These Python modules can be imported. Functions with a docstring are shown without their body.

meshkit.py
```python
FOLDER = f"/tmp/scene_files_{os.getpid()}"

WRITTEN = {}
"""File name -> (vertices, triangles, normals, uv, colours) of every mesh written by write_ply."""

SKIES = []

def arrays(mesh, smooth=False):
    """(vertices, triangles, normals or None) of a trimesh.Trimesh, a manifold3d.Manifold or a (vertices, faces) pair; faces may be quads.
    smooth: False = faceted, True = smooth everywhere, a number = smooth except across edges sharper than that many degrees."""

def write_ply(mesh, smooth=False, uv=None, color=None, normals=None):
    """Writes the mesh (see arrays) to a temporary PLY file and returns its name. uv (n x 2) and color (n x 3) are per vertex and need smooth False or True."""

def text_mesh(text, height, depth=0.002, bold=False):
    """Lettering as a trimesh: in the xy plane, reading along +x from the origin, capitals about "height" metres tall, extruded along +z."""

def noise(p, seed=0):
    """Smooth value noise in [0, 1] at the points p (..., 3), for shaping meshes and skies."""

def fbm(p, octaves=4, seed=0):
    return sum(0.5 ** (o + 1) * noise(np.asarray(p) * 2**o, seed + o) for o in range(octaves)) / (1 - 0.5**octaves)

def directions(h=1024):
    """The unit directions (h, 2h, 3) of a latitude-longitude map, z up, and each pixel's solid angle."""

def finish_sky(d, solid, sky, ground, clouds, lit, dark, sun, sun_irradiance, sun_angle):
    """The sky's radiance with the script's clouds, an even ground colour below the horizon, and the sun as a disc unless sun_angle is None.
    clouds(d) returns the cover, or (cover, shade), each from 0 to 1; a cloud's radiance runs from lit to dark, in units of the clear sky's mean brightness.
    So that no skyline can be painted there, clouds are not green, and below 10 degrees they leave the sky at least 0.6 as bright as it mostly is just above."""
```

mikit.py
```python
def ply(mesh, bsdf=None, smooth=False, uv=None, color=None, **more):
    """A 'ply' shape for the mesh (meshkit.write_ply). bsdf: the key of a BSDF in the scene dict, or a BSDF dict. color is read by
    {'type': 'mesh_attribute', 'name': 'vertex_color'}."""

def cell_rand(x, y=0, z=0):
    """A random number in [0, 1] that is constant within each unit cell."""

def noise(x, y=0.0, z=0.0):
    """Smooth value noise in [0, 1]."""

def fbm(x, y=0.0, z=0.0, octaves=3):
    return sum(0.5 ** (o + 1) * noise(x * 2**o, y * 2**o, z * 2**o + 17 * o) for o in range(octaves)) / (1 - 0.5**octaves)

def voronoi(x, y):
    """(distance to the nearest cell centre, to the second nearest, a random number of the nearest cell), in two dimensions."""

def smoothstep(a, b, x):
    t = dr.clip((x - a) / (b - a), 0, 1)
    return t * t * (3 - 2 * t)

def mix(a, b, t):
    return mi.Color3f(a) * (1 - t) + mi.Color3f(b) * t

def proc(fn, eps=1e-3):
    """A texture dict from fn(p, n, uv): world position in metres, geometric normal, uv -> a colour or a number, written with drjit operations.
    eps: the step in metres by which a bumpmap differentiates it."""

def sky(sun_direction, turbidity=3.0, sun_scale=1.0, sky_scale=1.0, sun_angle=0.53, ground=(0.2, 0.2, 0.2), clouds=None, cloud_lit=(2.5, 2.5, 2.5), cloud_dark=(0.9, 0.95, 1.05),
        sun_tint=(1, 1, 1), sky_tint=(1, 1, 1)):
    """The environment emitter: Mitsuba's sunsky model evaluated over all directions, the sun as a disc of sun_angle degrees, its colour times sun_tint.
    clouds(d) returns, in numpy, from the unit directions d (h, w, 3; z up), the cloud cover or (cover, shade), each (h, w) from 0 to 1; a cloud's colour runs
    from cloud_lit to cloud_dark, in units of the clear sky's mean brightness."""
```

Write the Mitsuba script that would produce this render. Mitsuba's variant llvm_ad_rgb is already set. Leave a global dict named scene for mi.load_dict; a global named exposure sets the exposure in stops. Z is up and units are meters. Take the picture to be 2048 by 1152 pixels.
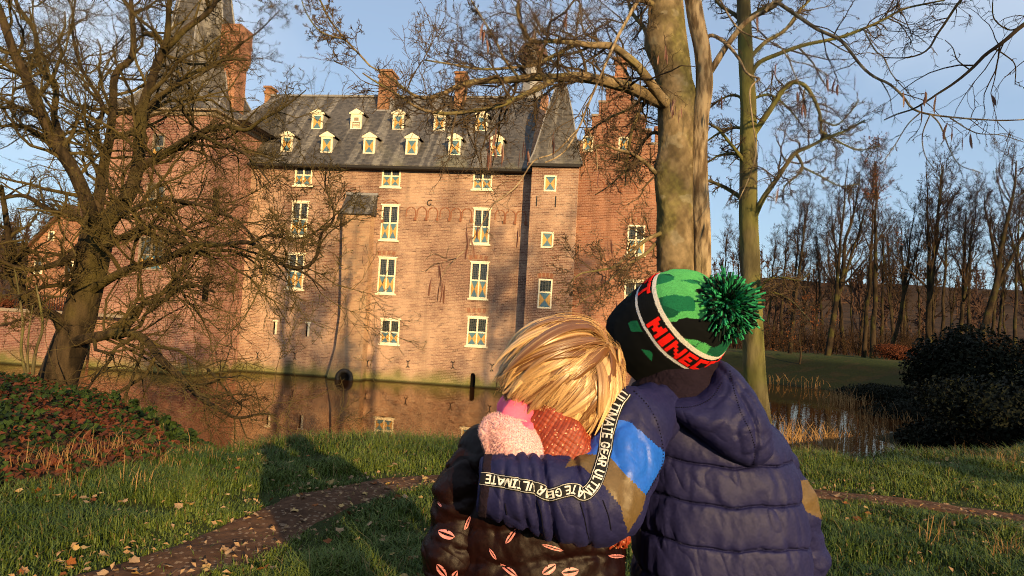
import math, random
import numpy as np
import trimesh, manifold3d, shapely
import shapely.geometry as sg
import drjit as dr
import mitsuba as mi
import mikit, meshkit
from mikit import proc, noise, fbm, cell_rand, smoothstep, mix
from scipy import ndimage
from scipy.spatial import cKDTree
T = mi.ScalarTransform4f

# ---------------------------------------------------------------- camera, sky, exposure
FPX, PITCH, ROLL = 1365.0, math.atan(72 / 1365), 0.055      # focal length in pixels of a 2048 px wide frame
CAM = np.array([0.0, 0.0, 1.1])
_f = np.array([0, math.cos(PITCH), math.sin(PITCH)])
_u0 = np.array([0, -math.sin(PITCH), math.cos(PITCH)])
_r0 = np.array([1.0, 0, 0])
CR = _r0 * math.cos(ROLL) + _u0 * math.sin(ROLL)
CU = _u0 * math.cos(ROLL) - _r0 * math.sin(ROLL)
SUN_AZ, SUN_EL = 24.0, 12.5
SUN = np.array([math.sin(math.radians(SUN_AZ)) * math.cos(math.radians(SUN_EL)),
                -math.cos(math.radians(SUN_AZ)) * math.cos(math.radians(SUN_EL)), math.sin(math.radians(SUN_EL))])
exposure = 2.5


def sky_clouds(d):
    q = d / np.maximum(d[..., 2:3] + 0.22, 0.08)
    a = meshkit.fbm(q * [0.9, 0.45, 0] + [3.1, 0, 0], 5, 4)
    b = meshkit.fbm(q * [2.6, 0.9, 0] + [0, 7.7, 1], 5, 9)
    c = np.clip((a * 0.7 + b * 0.3 - 0.44) * 3.0, 0, 1)
    return 0.28 + 0.60 * c


scene = {
    "camera": {"type": "perspective", "fov": 2 * math.degrees(math.atan(1024 / FPX)), "fov_axis": "x", "near_clip": 0.05, "far_clip": 4000.0,
               "to_world": T().look_at(origin=CAM.tolist(), target=(CAM + _f).tolist(), up=CU.tolist())},
    "sky_light": mikit.sky(SUN.tolist(), turbidity=3.0, sun_scale=1.38, sky_scale=0.95, sun_tint=(1.0, 1.03, 1.06), sky_tint=(0.76, 1.03, 1.38), ground=(0.08, 0.08, 0.05), clouds=sky_clouds,
                           cloud_lit=(2.95, 3.2, 3.5), cloud_dark=(1.3, 1.6, 2.0)),
}
labels = {}

# ---------------------------------------------------------------- helpers
rng = np.random.default_rng(11)


def ray(px, py):
    """Direction from the camera through a point of the 2048 x 1152 photograph."""
    v = _f + (px - 1024) / FPX * CR - (py - 576) / FPX * CU
    return v


def at(px, py, y):
    """The world point seen there at the forward distance y."""
    v = ray(px, py)
    return CAM + v * (y / v[1])


def on_z(px, py, z):
    v = ray(px, py)
    return CAM + v * ((z - CAM[2]) / v[2])


def project(p):
    q = np.asarray(p, float) - CAM
    w = q @ _f
    return np.stack([1024 + FPX * (q @ CR) / w, 576 - FPX * (q @ CU) / w], -1)


_count = {}


def numbered(key):
    k = _count.get(key, 0)
    _count[key] = k + 1
    return key if k == 0 else f"{key}_{k:03d}"


def tag(key, label=None, cat=None, group=None, kind=None):
    e = {}
    if label: e["label"] = label
    if cat: e["category"] = cat
    if group: e["group"] = group
    if kind: e["kind"] = kind
    labels.setdefault(key, {}).update(e)
    return key


def thing(name, label, cat, group=None):
    return tag(numbered(name), label, cat, group)


def obj(name, mesh, bsdf, parent=None, smooth=False, **more):
    key = numbered(f"{parent}__{name}" if parent else name)
    scene[key] = mikit.ply(mesh, bsdf, smooth=smooth, **more)
    return key


def quads(v, f):
    f = np.asarray(f)
    if f.shape[1] == 4:
        f = np.vstack([f[:, [0, 1, 2]], f[:, [0, 2, 3]]])
    return trimesh.Trimesh(np.asarray(v, float), f, process=False)


def box(lo, hi):
    lo, hi = np.asarray(lo, float), np.asarray(hi, float)
    m = trimesh.creation.box(extents=hi - lo)
    m.apply_translation((lo + hi) / 2)
    return m


def cat_(ms):
    return trimesh.util.concatenate(ms)


def man(m):
    return manifold3d.Manifold(manifold3d.Mesh(np.asarray(m.vertices, np.float32), np.asarray(m.faces, np.uint32)))


def unman(m):
    k = m.to_mesh()
    return trimesh.Trimesh(np.asarray(k.vert_properties[:, :3], float), np.asarray(k.tri_verts), process=False)


def tubes(P, R, sides=4, cap=True):
    """N polylines (N,n,3) with radii (N,n) as one mesh of tubes."""
    P = np.asarray(P, float); R = np.asarray(R, float)
    N, n, _ = P.shape
    t = np.gradient(P, axis=1)
    t /= np.linalg.norm(t, axis=2, keepdims=True) + 1e-9
    ref = np.where(np.abs(t[:, :1, 2:]) < 0.85, [[[0, 0, 1.0]]], [[[1.0, 0, 0]]])
    a = np.cross(t, np.broadcast_to(ref, t.shape))
    a /= np.linalg.norm(a, axis=2, keepdims=True) + 1e-9
    b = np.cross(t, a)
    ang = np.arange(sides) * 2 * np.pi / sides
    V = P[:, :, None] + R[:, :, None, None] * (np.cos(ang)[None, None, :, None] * a[:, :, None] + np.sin(ang)[None, None, :, None] * b[:, :, None])
    i, j = np.meshgrid(np.arange(n - 1), np.arange(sides), indexing="ij")
    q = np.stack([i * sides + j, i * sides + (j + 1) % sides, (i + 1) * sides + (j + 1) % sides, (i + 1) * sides + j], -1).reshape(-1, 4)
    q = q[:, ::-1]
    F = (q[None] + (np.arange(N) * n * sides)[:, None, None]).reshape(-1, 4)
    return V.reshape(-1, 3), np.vstack([F[:, [0, 1, 2]], F[:, [0, 2, 3]]])


def join(vfs):
    vs, fs, k = [], [], 0
    for v, f in vfs:
        vs.append(v); fs.append(f + k); k += len(v)
    return trimesh.Trimesh(np.vstack(vs), np.vstack(fs), process=False)


def resample(pts, n):
    """Catmull-Rom curve through the points (k, d), resampled to n."""
    pts = np.asarray(pts, float)
    p = np.vstack([2 * pts[0] - pts[1], pts, 2 * pts[-1] - pts[-2]])
    out = []
    seg = np.linalg.norm(np.diff(pts[:, :3], axis=0), axis=1)
    cum = np.concatenate([[0], np.cumsum(seg)])
    for u in np.linspace(0, cum[-1], n):
        i = min(np.searchsorted(cum, u, side="right") - 1, len(pts) - 2)
        t = (u - cum[i]) / max(seg[i], 1e-9)
        a, b, c, e = p[i:i + 4]
        out.append(0.5 * (2 * b + (c - a) * t + (2 * a - 5 * b + 4 * c - e) * t ** 2 + (3 * b - a - 3 * c + e) * t ** 3))
    return np.array(out)


def bsdf(key, **d):
    scene[key] = d
    return key


ALBEDO = 0.70       # one scale for every base colour below, so that they sit in their real-world range under this exposure


def scaled(fn, k):
    return lambda p, n, uv: mi.Color3f(fn(p, n, uv)) * k


def principled(key, col, rough=0.8, spec=0.3, bump=None, bump_eps=1e-3, two=True, k=ALBEDO, **more):
    if isinstance(col, dict):
        f0 = mikit._FUNCTIONS[col["fn"]]
        c = proc(scaled(f0, k))
    else:
        c = {"type": "rgb", "value": [x * k for x in col]}
    d = {"type": "principled", "base_color": c, "roughness": rough, "specular": spec, **more}
    if bump is not None:
        d = {"type": "bumpmap", "arbitrary": proc(bump, bump_eps), "scale": 1.0, "bsdf": d}
    if two:
        d = {"type": "twosided", "bsdf": d}
    scene[key] = d
    return key


def diffuse(key, col):
    c = col if isinstance(col, dict) else {"type": "rgb", "value": list(col)}
    scene[key] = {"type": "twosided", "bsdf": {"type": "diffuse", "reflectance": c}}
    return key


def unit(v):
    return v / (np.linalg.norm(v, axis=-1, keepdims=True) + 1e-12)
# ---------------------------------------------------------------- materials of the buildings
WATER_Z = -2.71
YAW = math.radians(8)
WD = np.array([math.cos(YAW), -math.sin(YAW), 0])      # along the castle wall, to the right
WI = np.array([math.sin(YAW), math.cos(YAW), 0])       # into the castle
WO = np.array([-0.3744, 40.0, 0.0])
CASTLE = np.eye(4)
CASTLE[:3, 0], CASTLE[:3, 1], CASTLE[:3, 3] = WD, WI, WO


def onq(px, py, q):
    v = ray(px, py)
    k = ((WO - CAM) @ WI + q) / (v @ WI)
    p = CAM + v * k - WO
    return np.array([p @ WD, p[2]])


def put(m, mat=CASTLE):
    m = m.copy()
    m.apply_transform(mat)
    return m


def brick_fn(dark, light, mortar, moss=True, course=0.094, patch=1.0, stain=True):
    def fn(p, n, uv):
        rx, ry = p.x - WO[0], p.y - WO[1]
        s = rx * WD[0] + ry * WD[1]
        q = rx * WI[0] + ry * WI[1]
        ns = n.x * WD[0] + n.y * WD[1]
        a = dr.select(dr.abs(ns) > 0.7, q, s)
        zz = (p.z + 20.0) / course + 0.25 * noise(a * 0.7, p.z * 0.3, 3)
        row = dr.floor(zz)
        u = a / 0.235 + 0.5 * (row - 2 * dr.floor(row * 0.5)) + 0.2 * cell_rand(row, 5, 2)
        c = cell_rand(dr.floor(u), row, 7)
        c2 = cell_rand(dr.floor(u), row, 11)
        fz, fu = zz - row, u - dr.floor(u)
        joint = dr.maximum(smoothstep(0.72, 0.86, fz), smoothstep(0.93, 0.97, fu))
        big = fbm(a * 0.35, p.z * 0.30, 1.0, 4)
        mid = fbm(a * 1.3, p.z * 1.1, 9.0, 3)
        t = dr.clip(0.10 + 0.40 * c + 0.28 * cell_rand(row, 3, 9) + patch * 2.0 * (big - 0.5) + 0.9 * (mid - 0.5), 0, 1)
        col = mix(dark, light, t)
        col = dr.select(c2 > 0.93, col * 0.68, col)
        col = mix(col, mortar, joint * (0.60 + 0.35 * mid))
        if stain:
            drip = fbm(a * 1.9, p.z * 0.22, 21.0, 4)
            col = col * (1 - 0.20 * smoothstep(0.55, 0.75, drip))
        if moss:
            m = smoothstep(0.95, 0.1, p.z - WATER_Z + 0.9 * (mid - 0.5))
            col = mix(col, mi.Color3f(0.17, 0.19, 0.05) * (0.6 + 0.8 * mid), 0.8 * m)
            wet = smoothstep(0.16, 0.04, p.z - WATER_Z)
            col = col * (1 - 0.75 * wet)
        return col
    return fn


def brick_bump(p, n, uv):
    zz = (p.z + 20.0) / 0.082
    f = zz - dr.floor(zz)
    return 0.008 * (1 - smoothstep(0.72, 0.86, f)) + 0.02 * fbm(p.x * 3, p.y * 3 + p.z, p.z * 4, 3)


principled("brick_main", proc(brick_fn((0.20, 0.098, 0.068), (0.55, 0.345, 0.232), (0.60, 0.47, 0.36))), 0.92, 0.15)
principled("brick_tower", proc(brick_fn((0.19, 0.078, 0.062), (0.41, 0.205, 0.150), (0.50, 0.36, 0.28))), 0.92, 0.15)
principled("brick_gable", proc(brick_fn((0.22, 0.085, 0.050), (0.44, 0.20, 0.115), (0.50, 0.34, 0.24))), 0.92, 0.15)
principled("brick_pale", proc(brick_fn((0.34, 0.18, 0.11), (0.54, 0.34, 0.20), (0.52, 0.40, 0.26), moss=True, patch=0.6)), 0.92, 0.15)
principled("brick_chimney", proc(brick_fn((0.24, 0.10, 0.05), (0.44, 0.22, 0.11), (0.40, 0.30, 0.22), moss=False, stain=False)), 0.92, 0.15)


def slate_fn(p, n, uv):
    rx, ry = p.x - WO[0], p.y - WO[1]
    s = rx * WD[0] + ry * WD[1]
    q = rx * WI[0] + ry * WI[1]
    ns = n.x * WD[0] + n.y * WD[1]
    a = dr.select(dr.abs(ns) > 0.6, q, s)
    zz = p.z / 0.13
    row = dr.floor(zz)
    u = a / 0.2 + 0.5 * (row - 2 * dr.floor(row * 0.5))
    c = cell_rand(dr.floor(u), row, 3)
    fz = zz - row
    streak = fbm(a * 2.2, p.z * 0.22 - a * 0.25, 4.0, 4)
    patch = fbm(a * 0.5, p.z * 0.5, 2.0, 4)
    col = mix(mi.Color3f(0.052, 0.048, 0.047), mi.Color3f(0.115, 0.105, 0.098), c)
    col = mix(col, mi.Color3f(0.27, 0.25, 0.22), 0.75 * smoothstep(0.53, 0.70, streak) * (0.35 + 0.65 * c))
    col = mix(col, mi.Color3f(0.17, 0.16, 0.09), 0.5 * smoothstep(0.55, 0.75, patch) * smoothstep(12.2, 10.4, p.z))
    col = col * (1 - 0.45 * smoothstep(0.8, 0.95, fz))
    return col * (0.75 + 0.5 * patch)


principled("slate", proc(slate_fn), 0.7, 0.35)


def lead_fn(p, n, uv):
    k = fbm(p.x * 4, p.y * 4, p.z * 1.2, 4)
    return mix(mi.Color3f(0.16, 0.16, 0.165), mi.Color3f(0.36, 0.35, 0.35), k)


principled("lead", proc(lead_fn), 0.55, 0.4)


def onion_fn(p, n, uv):
    k = fbm(p.x * 3.2, p.y * 3.2, p.z * 0.9, 4)
    k2 = fbm(p.x * 7, p.y * 7, p.z * 2 + 9, 3)
    base = mix(mi.Color3f(0.14, 0.055, 0.045), mi.Color3f(0.20, 0.19, 0.19), smoothstep(0.42, 0.6, k))
    return mix(base, mi.Color3f(0.5, 0.48, 0.46), 0.7 * smoothstep(0.6, 0.72, k2))


principled("onion_slate", proc(onion_fn), 0.6, 0.35)


def cream_fn(p, n, uv):
    k = fbm(p.x * 3, p.y * 3, p.z * 5, 3)
    return mix(mi.Color3f(0.80, 0.72, 0.52), mi.Color3f(0.66, 0.57, 0.40), smoothstep(0.45, 0.75, k))


principled("cream_paint", proc(cream_fn), 0.55, 0.4, k=0.9)


def shutter_fn(p, n, uv):
    x, y = dr.abs(uv.x - 0.5), dr.abs(uv.y - 0.5)
    wear = fbm(p.x * 6, p.y * 6, p.z * 9, 3)
    blue = mix(mi.Color3f(0.055, 0.14, 0.20), mi.Color3f(0.10, 0.20, 0.25), wear)
    yel = mix(mi.Color3f(0.50, 0.26, 0.055), mi.Color3f(0.62, 0.36, 0.10), wear)
    plank = uv.x * 5 - dr.floor(uv.x * 5)
    k = dr.select(dr.minimum(plank, 1 - plank) < 0.05, 0.6, 1.0)
    return mix(blue, yel, smoothstep(-0.01, 0.01, x - y)) * k


principled("shutter_paint", proc(shutter_fn), 0.5, 0.4, k=0.85)


def pane_fn(p, n, uv):
    gx, gy = uv.x * 4, uv.y * 8
    fx, fy = dr.abs(gx - dr.floor(gx + 0.5)), dr.abs(gy - dr.floor(gy + 0.5))
    lead = dr.maximum(smoothstep(0.10, 0.05, fx), smoothstep(0.10, 0.05, fy))
    c = cell_rand(dr.floor(gx) + dr.floor(p.z * 3) * 31, dr.floor(gy) + dr.floor((p.x - p.y) * 0.9) * 17, 1)
    g = mix(mi.Color3f(0.006, 0.010, 0.009), mi.Color3f(0.030, 0.040, 0.034), c * c)
    return mix(g, mi.Color3f(0.15, 0.15, 0.13), lead)


def pane_bump(p, n, uv):
    c = cell_rand(dr.floor(uv.x * 4), dr.floor(uv.y * 8), 3)
    return 0.004 * c * (uv.x * 4 - dr.floor(uv.x * 4)) + 0.003 * noise(p.x * 9, p.y * 9, p.z * 9)


principled("leaded_glass", proc(pane_fn), 0.12, 0.5, bump=pane_bump)
principled("iron", (0.018, 0.016, 0.015), 0.7, 0.4)
principled("dark_void", (0.006, 0.005, 0.005), 0.9, 0.1)
principled("gutter_wood", (0.022, 0.019, 0.017), 0.7, 0.3)
principled("mortar_white", (0.55, 0.52, 0.46), 0.9, 0.2)

# ---------------------------------------------------------------- the castle, in its own frame (s along the wall, q inwards, z up)
castle = thing("castle", "moated red brick castle with slate roofs, stepped gable and blue and yellow shutters", "castle")
EAVE, RIDGE_Z, RIDGE_Q = 10.4, 16.25, 5.0
TS0, TS1, TQ0, TQ1, TZ = -22.9, -16.45, -4.4, 2.2, 12.15
BQ, GQ = -0.95, -0.6
pockets = []       # boxes cut out of the walls


def roof_z(q):
    return 10.25 + (q + 0.42) * (RIDGE_Z - 10.25) / (RIDGE_Q + 0.42)


def quad_uv(x0, x1, z0, z1, q):
    v = np.array([[x0, q, z0], [x1, q, z0], [x1, q, z1], [x0, q, z1]], float)
    return v, np.array([[0, 1, 2], [0, 2, 3]]), np.array([[0, 0], [1, 0], [1, 1], [0, 1.0]])


def slab_uv(x0, x1, z0, z1, q, t):
    """A board, thickness t, front face at q with its own uv."""
    v, f, uv = quad_uv(x0, x1, z0, z1, q)
    b = np.array([[x0, q + t, z0], [x1, q + t, z0], [x1, q + t, z1], [x0, q + t, z1]], float)
    V = np.vstack([v, v, b]); UV = np.vstack([uv, uv * 0.02 + [0.02, 0.49], uv * 0.02 + [0.02, 0.49]])
    F = list(f)
    for i in range(4):
        j = (i + 1) % 4
        F += [[4 + j, 4 + i, 8 + i], [4 + j, 8 + i, 8 + j]]
    F += [[8, 10, 9], [8, 11, 10]]
    return V, np.array(F), UV


def uvobj(name, vfu, b, parent):
    v, f, uv = vfu
    v = v @ CASTLE[:3, :3].T + CASTLE[:3, 3]
    key = numbered(f"{parent}__{name}")
    scene[key] = mikit.ply((v, f), b, smooth=False, uv=uv)
    return key


def window(rect, q, split=0.5, lights=2, sill=True, style="glass_over_shutter", dark=False, label=None):
    """rect: the frame in the photograph (x0, y0, x1, y1) on the wall plane q; its place on the wall follows."""
    x0, y0, x1, y1 = rect
    a, b = onq((x0 + x1) / 2, y0, q), onq((x0 + x1) / 2, y1, q)
    w = (x1 - x0) * np.linalg.norm(np.append(WD * a[0] + WI * q + WO, 0)[:3] - CAM) / FPX
    c, z1, z0 = (a[0] + b[0]) / 2, a[1], b[1]
    window_at(c - w / 2, c + w / 2, z0, z1, q, split, lights, sill, style, dark, label)


def window_at(s0, s1, z0, z1, q, split=0.5, lights=2, sill=True, style="glass_over_shutter", dark=False, label=None):
    k = numbered(f"{castle}__window")
    if label: labels[k] = {"label": label}
    pockets.append((s0 + 0.01, s1 - 0.01, z0 + 0.01, z1 - 0.01, q))
    fr, fw = [], 0.085
    f0, f1 = q - 0.035, q + 0.10
    fr.append(box((s0, f0, z0), (s0 + fw, f1, z1)))
    fr.append(box((s1 - fw, f0, z0), (s1, f1, z1)))
    fr.append(box((s0 + fw, f0, z1 - fw), (s1 - fw, f1, z1)))
    fr.append(box((s0 + fw, f0, z0), (s1 - fw, f1, z0 + fw)))
    zm = z0 + (z1 - z0) * split
    if style != "shutter":
        fr.append(box((s0 + fw, f0 + 0.004, zm - fw / 2), (s1 - fw, f1, zm + fw / 2)))
    cols = [(s0 + fw, s1 - fw)]
    if lights == 2:
        m = (s0 + s1) / 2
        fr.append(box((m - 0.04, f0 + 0.008, z0 + fw), (m + 0.04, f1, z1 - fw)))
        cols = [(s0 + fw, m - 0.04), (m + 0.04, s1 - fw)]
    obj("frame", put(cat_(fr)), "stone_frame" if dark else "cream_paint", k)
    if sill:
        obj("sill", put(box((s0 - 0.10, q - 0.10, z0 - 0.10), (s1 + 0.10, q + 0.05, z0 - 0.003))), "stone_frame" if dark else "cream_paint", k)
    if sill == 2:
        obj("lintel", put(box((s0 - 0.07, q - 0.06, z1 + 0.003), (s1 + 0.07, q + 0.05, z1 + 0.08))), "cream_paint", k)
    for (a, b) in cols:
        if style == "shutter":
            uvobj("shutter", slab_uv(a + 0.008, b - 0.008, z0 + fw + 0.01, z1 - fw - 0.01, q + 0.015, 0.03), "shutter_paint", k)
        else:
            v, f, uv = quad_uv(a, b, zm + fw / 2, z1 - fw, q + 0.06)
            uvobj("pane", (v, f, uv), "leaded_glass", k)
            uvobj("shutter", slab_uv(a + 0.008, b - 0.008, z0 + fw + 0.01, zm - fw / 2 - 0.01, q - 0.045 if not dark else q - 0.02, 0.03), "shutter_paint", k)
    obj("recess", put(box((s0 + 0.012, q + 0.10, z0 + 0.012), (s1 - 0.012, q + 0.135, z1 - 0.012))), "dark_void", k)
    return k


principled("stone_frame", (0.30, 0.24, 0.18), 0.85, 0.2)
# main wall
for r, sp in (((590, 328, 625, 371), 0.48), ((764, 329, 802, 374), 0.48), ((946, 337, 985, 379), 0.48)):
    window(r, 0.0, sp, sill=1)
for r in ((583, 404, 616, 472), (762, 411, 797, 480), (946, 418, 980, 488)):
    window(r, 0.0, 0.49, sill=2)
for r in ((575, 508, 608, 578), (756, 516, 791, 587), (940, 525, 976, 597)):
    window(r, 0.0, 0.50, sill=2)
for r in ((761, 639, 799, 688), (934, 635, 974, 692)):
    window(r, 0.0, 0.48, sill=2)
window((1088, 351, 1113, 383), BQ, lights=1, style="shutter", sill=False)
window((1082, 464, 1107, 496), BQ, lights=1, style="shutter", sill=False)
window((1076, 558, 1104, 617), BQ, 0.55, lights=1, sill=False)
window((1255, 450, 1289, 510), GQ, 0.5, sill=1)
window((1249, 562, 1290, 622), GQ, 0.5, sill=2)
window((1166, 272, 1186, 303), GQ, lights=1, style="shutter", sill=False)
window((1237, 274, 1257, 305), GQ, lights=1, style="shutter", sill=False)
window((305, 268, 329, 318), TQ0, 0.5, lights=1, sill=False, dark=True)
window((293, 366, 329, 419), TQ0, 0.45, sill=False, dark=True)
window((278, 473, 326, 540), TQ0, 0.45, sill=False, dark=True)
# slits
for (x, y0, y1, q) in ((551, 643, 669, 0.0), (616, 647, 673, 0.0), (431, 378, 420, None), (411, 560, 600, None)):
    if q is None:
        continue
    a, b = onq(x, y0, q), onq(x, y1, q)
    k = numbered(f"{castle}__slit_window")
    pockets.append((a[0] - 0.14, a[0] + 0.14, b[1], a[1], q))
    obj("jamb", put(cat_([box((a[0] + 0.0, q - 0.006, b[1] + 0.01), (a[0] + 0.13, q + 0.12, a[1] - 0.01)), box((a[0] - 0.19, q - 0.015, a[1] + 0.003), (a[0] + 0.19, q + 0.05, a[1] + 0.09))])), "cream_paint", k)
    obj("opening", put(box((a[0] - 0.135, q + 0.10, b[1] + 0.005), (a[0] - 0.003, q + 0.135, a[1] - 0.005))), "dark_void", k)


def cut(m, q0, others=()):
    """The wall block with its window pockets cut out."""
    M = man(m)
    holes = [man(box((a, q0 - 0.3, c), (b, q0 + 0.14, d))) for (a, b, c, d, q) in pockets if q == q0]
    holes += list(others)
    if holes:
        M = M - manifold3d.Manifold.batch_boolean(holes, manifold3d.OpType.Add)
    return unman(M)


def cyl(c, axis, r, h, n=20):
    m = trimesh.creation.cylinder(radius=r, height=h, sections=n)
    if axis == "q":
        m.apply_transform(trimesh.transformations.rotation_matrix(math.pi / 2, [1, 0, 0]))
    m.apply_translation(c)
    return m


niche = onq(945, 752, 0.0)
arch_hole = man(box((niche[0] - 0.17, -0.3, WATER_Z - 0.5), (niche[0] + 0.17, 0.5, niche[1]))) + man(cyl((niche[0], 0, niche[1]), "q", 0.17, 1.0))
obj("wall", put(cut(box((TS1 - 0.2, 0, -5), (1.45, 10, EAVE)), 0.0, [arch_hole])), "brick_main", castle)
obj("bay_wall", put(cut(box((1.3, BQ, -5), (3.98, 6, 10.35)), BQ)), "brick_main", castle)
# stepped gable
gc, steps = 6.1, []
prof = [(3.88, -5)]
hw = np.linspace(2.62, 0.42, 7)
zs = np.linspace(10.9, 15.7, 7)
left = []
for i in range(7):
    left += [(gc - hw[i], zs[i - 1] if i else 10.35), (gc - hw[i], zs[i])]
right = [(2 * gc - x, z) for x, z in reversed(left)]
poly = sg.Polygon([(3.9, -5), (3.9, 10.35)] + left + right + [(8.75, 10.35), (8.75, -5)])
gm = trimesh.creation.extrude_polygon(poly, 0.55, engine="earcut")
gm.apply_transform(np.array([[1, 0, 0, 0], [0, 0, -1, 0.55 + GQ], [0, 1, 0, 0], [0, 0, 0, 1.0]]))
obj("gable_wall", put(cut(gm, GQ)), "brick_gable", castle)
obj("wing_wall", put(box((3.95, GQ + 0.55, -5), (8.7, 9, 10.3))), "brick_gable", castle)
for sx in (-1, 1):
    for i in range(7):
        w = hw[i] - (hw[i + 1] if i < 6 else 0.0)
        c0 = gc + sx * (hw[i] - w / 2)
        if i < 6:
            obj("coping_stone", put(box((c0 - w / 2 - 0.06, GQ - 0.06, zs[i] + 0.003), (c0 + w / 2 - 0.004, GQ + 0.61, zs[i] + 0.13))), "stone_frame", castle)
pin = cat_([box((gc - 0.34, GQ - 0.04, 15.70), (gc + 0.34, GQ + 0.58, 16.6)), box((gc - 0.44, GQ - 0.12, 16.603), (gc + 0.44, GQ + 0.66, 16.75))])
obj("pinnacle", put(pin), "brick_gable", castle)
obj("pinnacle", put(cat_([box((8.2, GQ - 0.05, 11.0), (8.7, GQ + 0.5, 12.6)), box((8.12, GQ - 0.1, 12.603), (8.78, GQ + 0.56, 12.75))])), "brick_gable", castle)
# arches on the gable and along the main wall
def arch(c, z, r, q, thick=0.036, legs=0.16):
    a = np.linspace(0, np.pi, 11)
    pts = [(c + r, q, z - legs)] + [(c + r * np.cos(t), q, z + r * np.sin(t)) for t in a] + [(c - r, q, z - legs)]
    v, f = tubes(np.array(pts)[None], np.full((1, len(pts)), thick), 6)
    return put(trimesh.Trimesh(v, f, process=False))


principled("brick_arch", (0.30, 0.125, 0.07), 0.9, 0.15)
for (x, y) in ((757, 428), (822, 424), (844, 424), (866, 425), (890, 425), (912, 426), (934, 427), (1000, 430), (1021, 431), (1042, 432)):
    a = onq(x, y, 0)
    obj("arch_moulding", arch(a[0], a[1], 0.29, 0.0, legs=0.32 if x > 790 else 0.1), "brick_arch", castle, smooth=40)
    obj("arch_corbel", put(box((a[0] + 0.22, -0.09, a[1] - 0.52), (a[0] + 0.36, 0.02, a[1] - 0.33))), "brick_arch", castle)
for (x, y, r) in ((781, 416, 0.52),):
    a = onq(x, y, 0)
    obj("arch_moulding", arch(a[0], a[1] - 0.06, 0.56, 0.0, legs=0.02), "brick_arch", castle, smooth=40)
for (x, y) in ((1196, 372), (1226, 373), (1256, 375), (1286, 377)):
    a = onq(x, y, GQ)
    obj("arch_moulding", arch(a[0], a[1], 0.38, GQ, legs=0.3), "brick_arch", castle, smooth=40)
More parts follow.
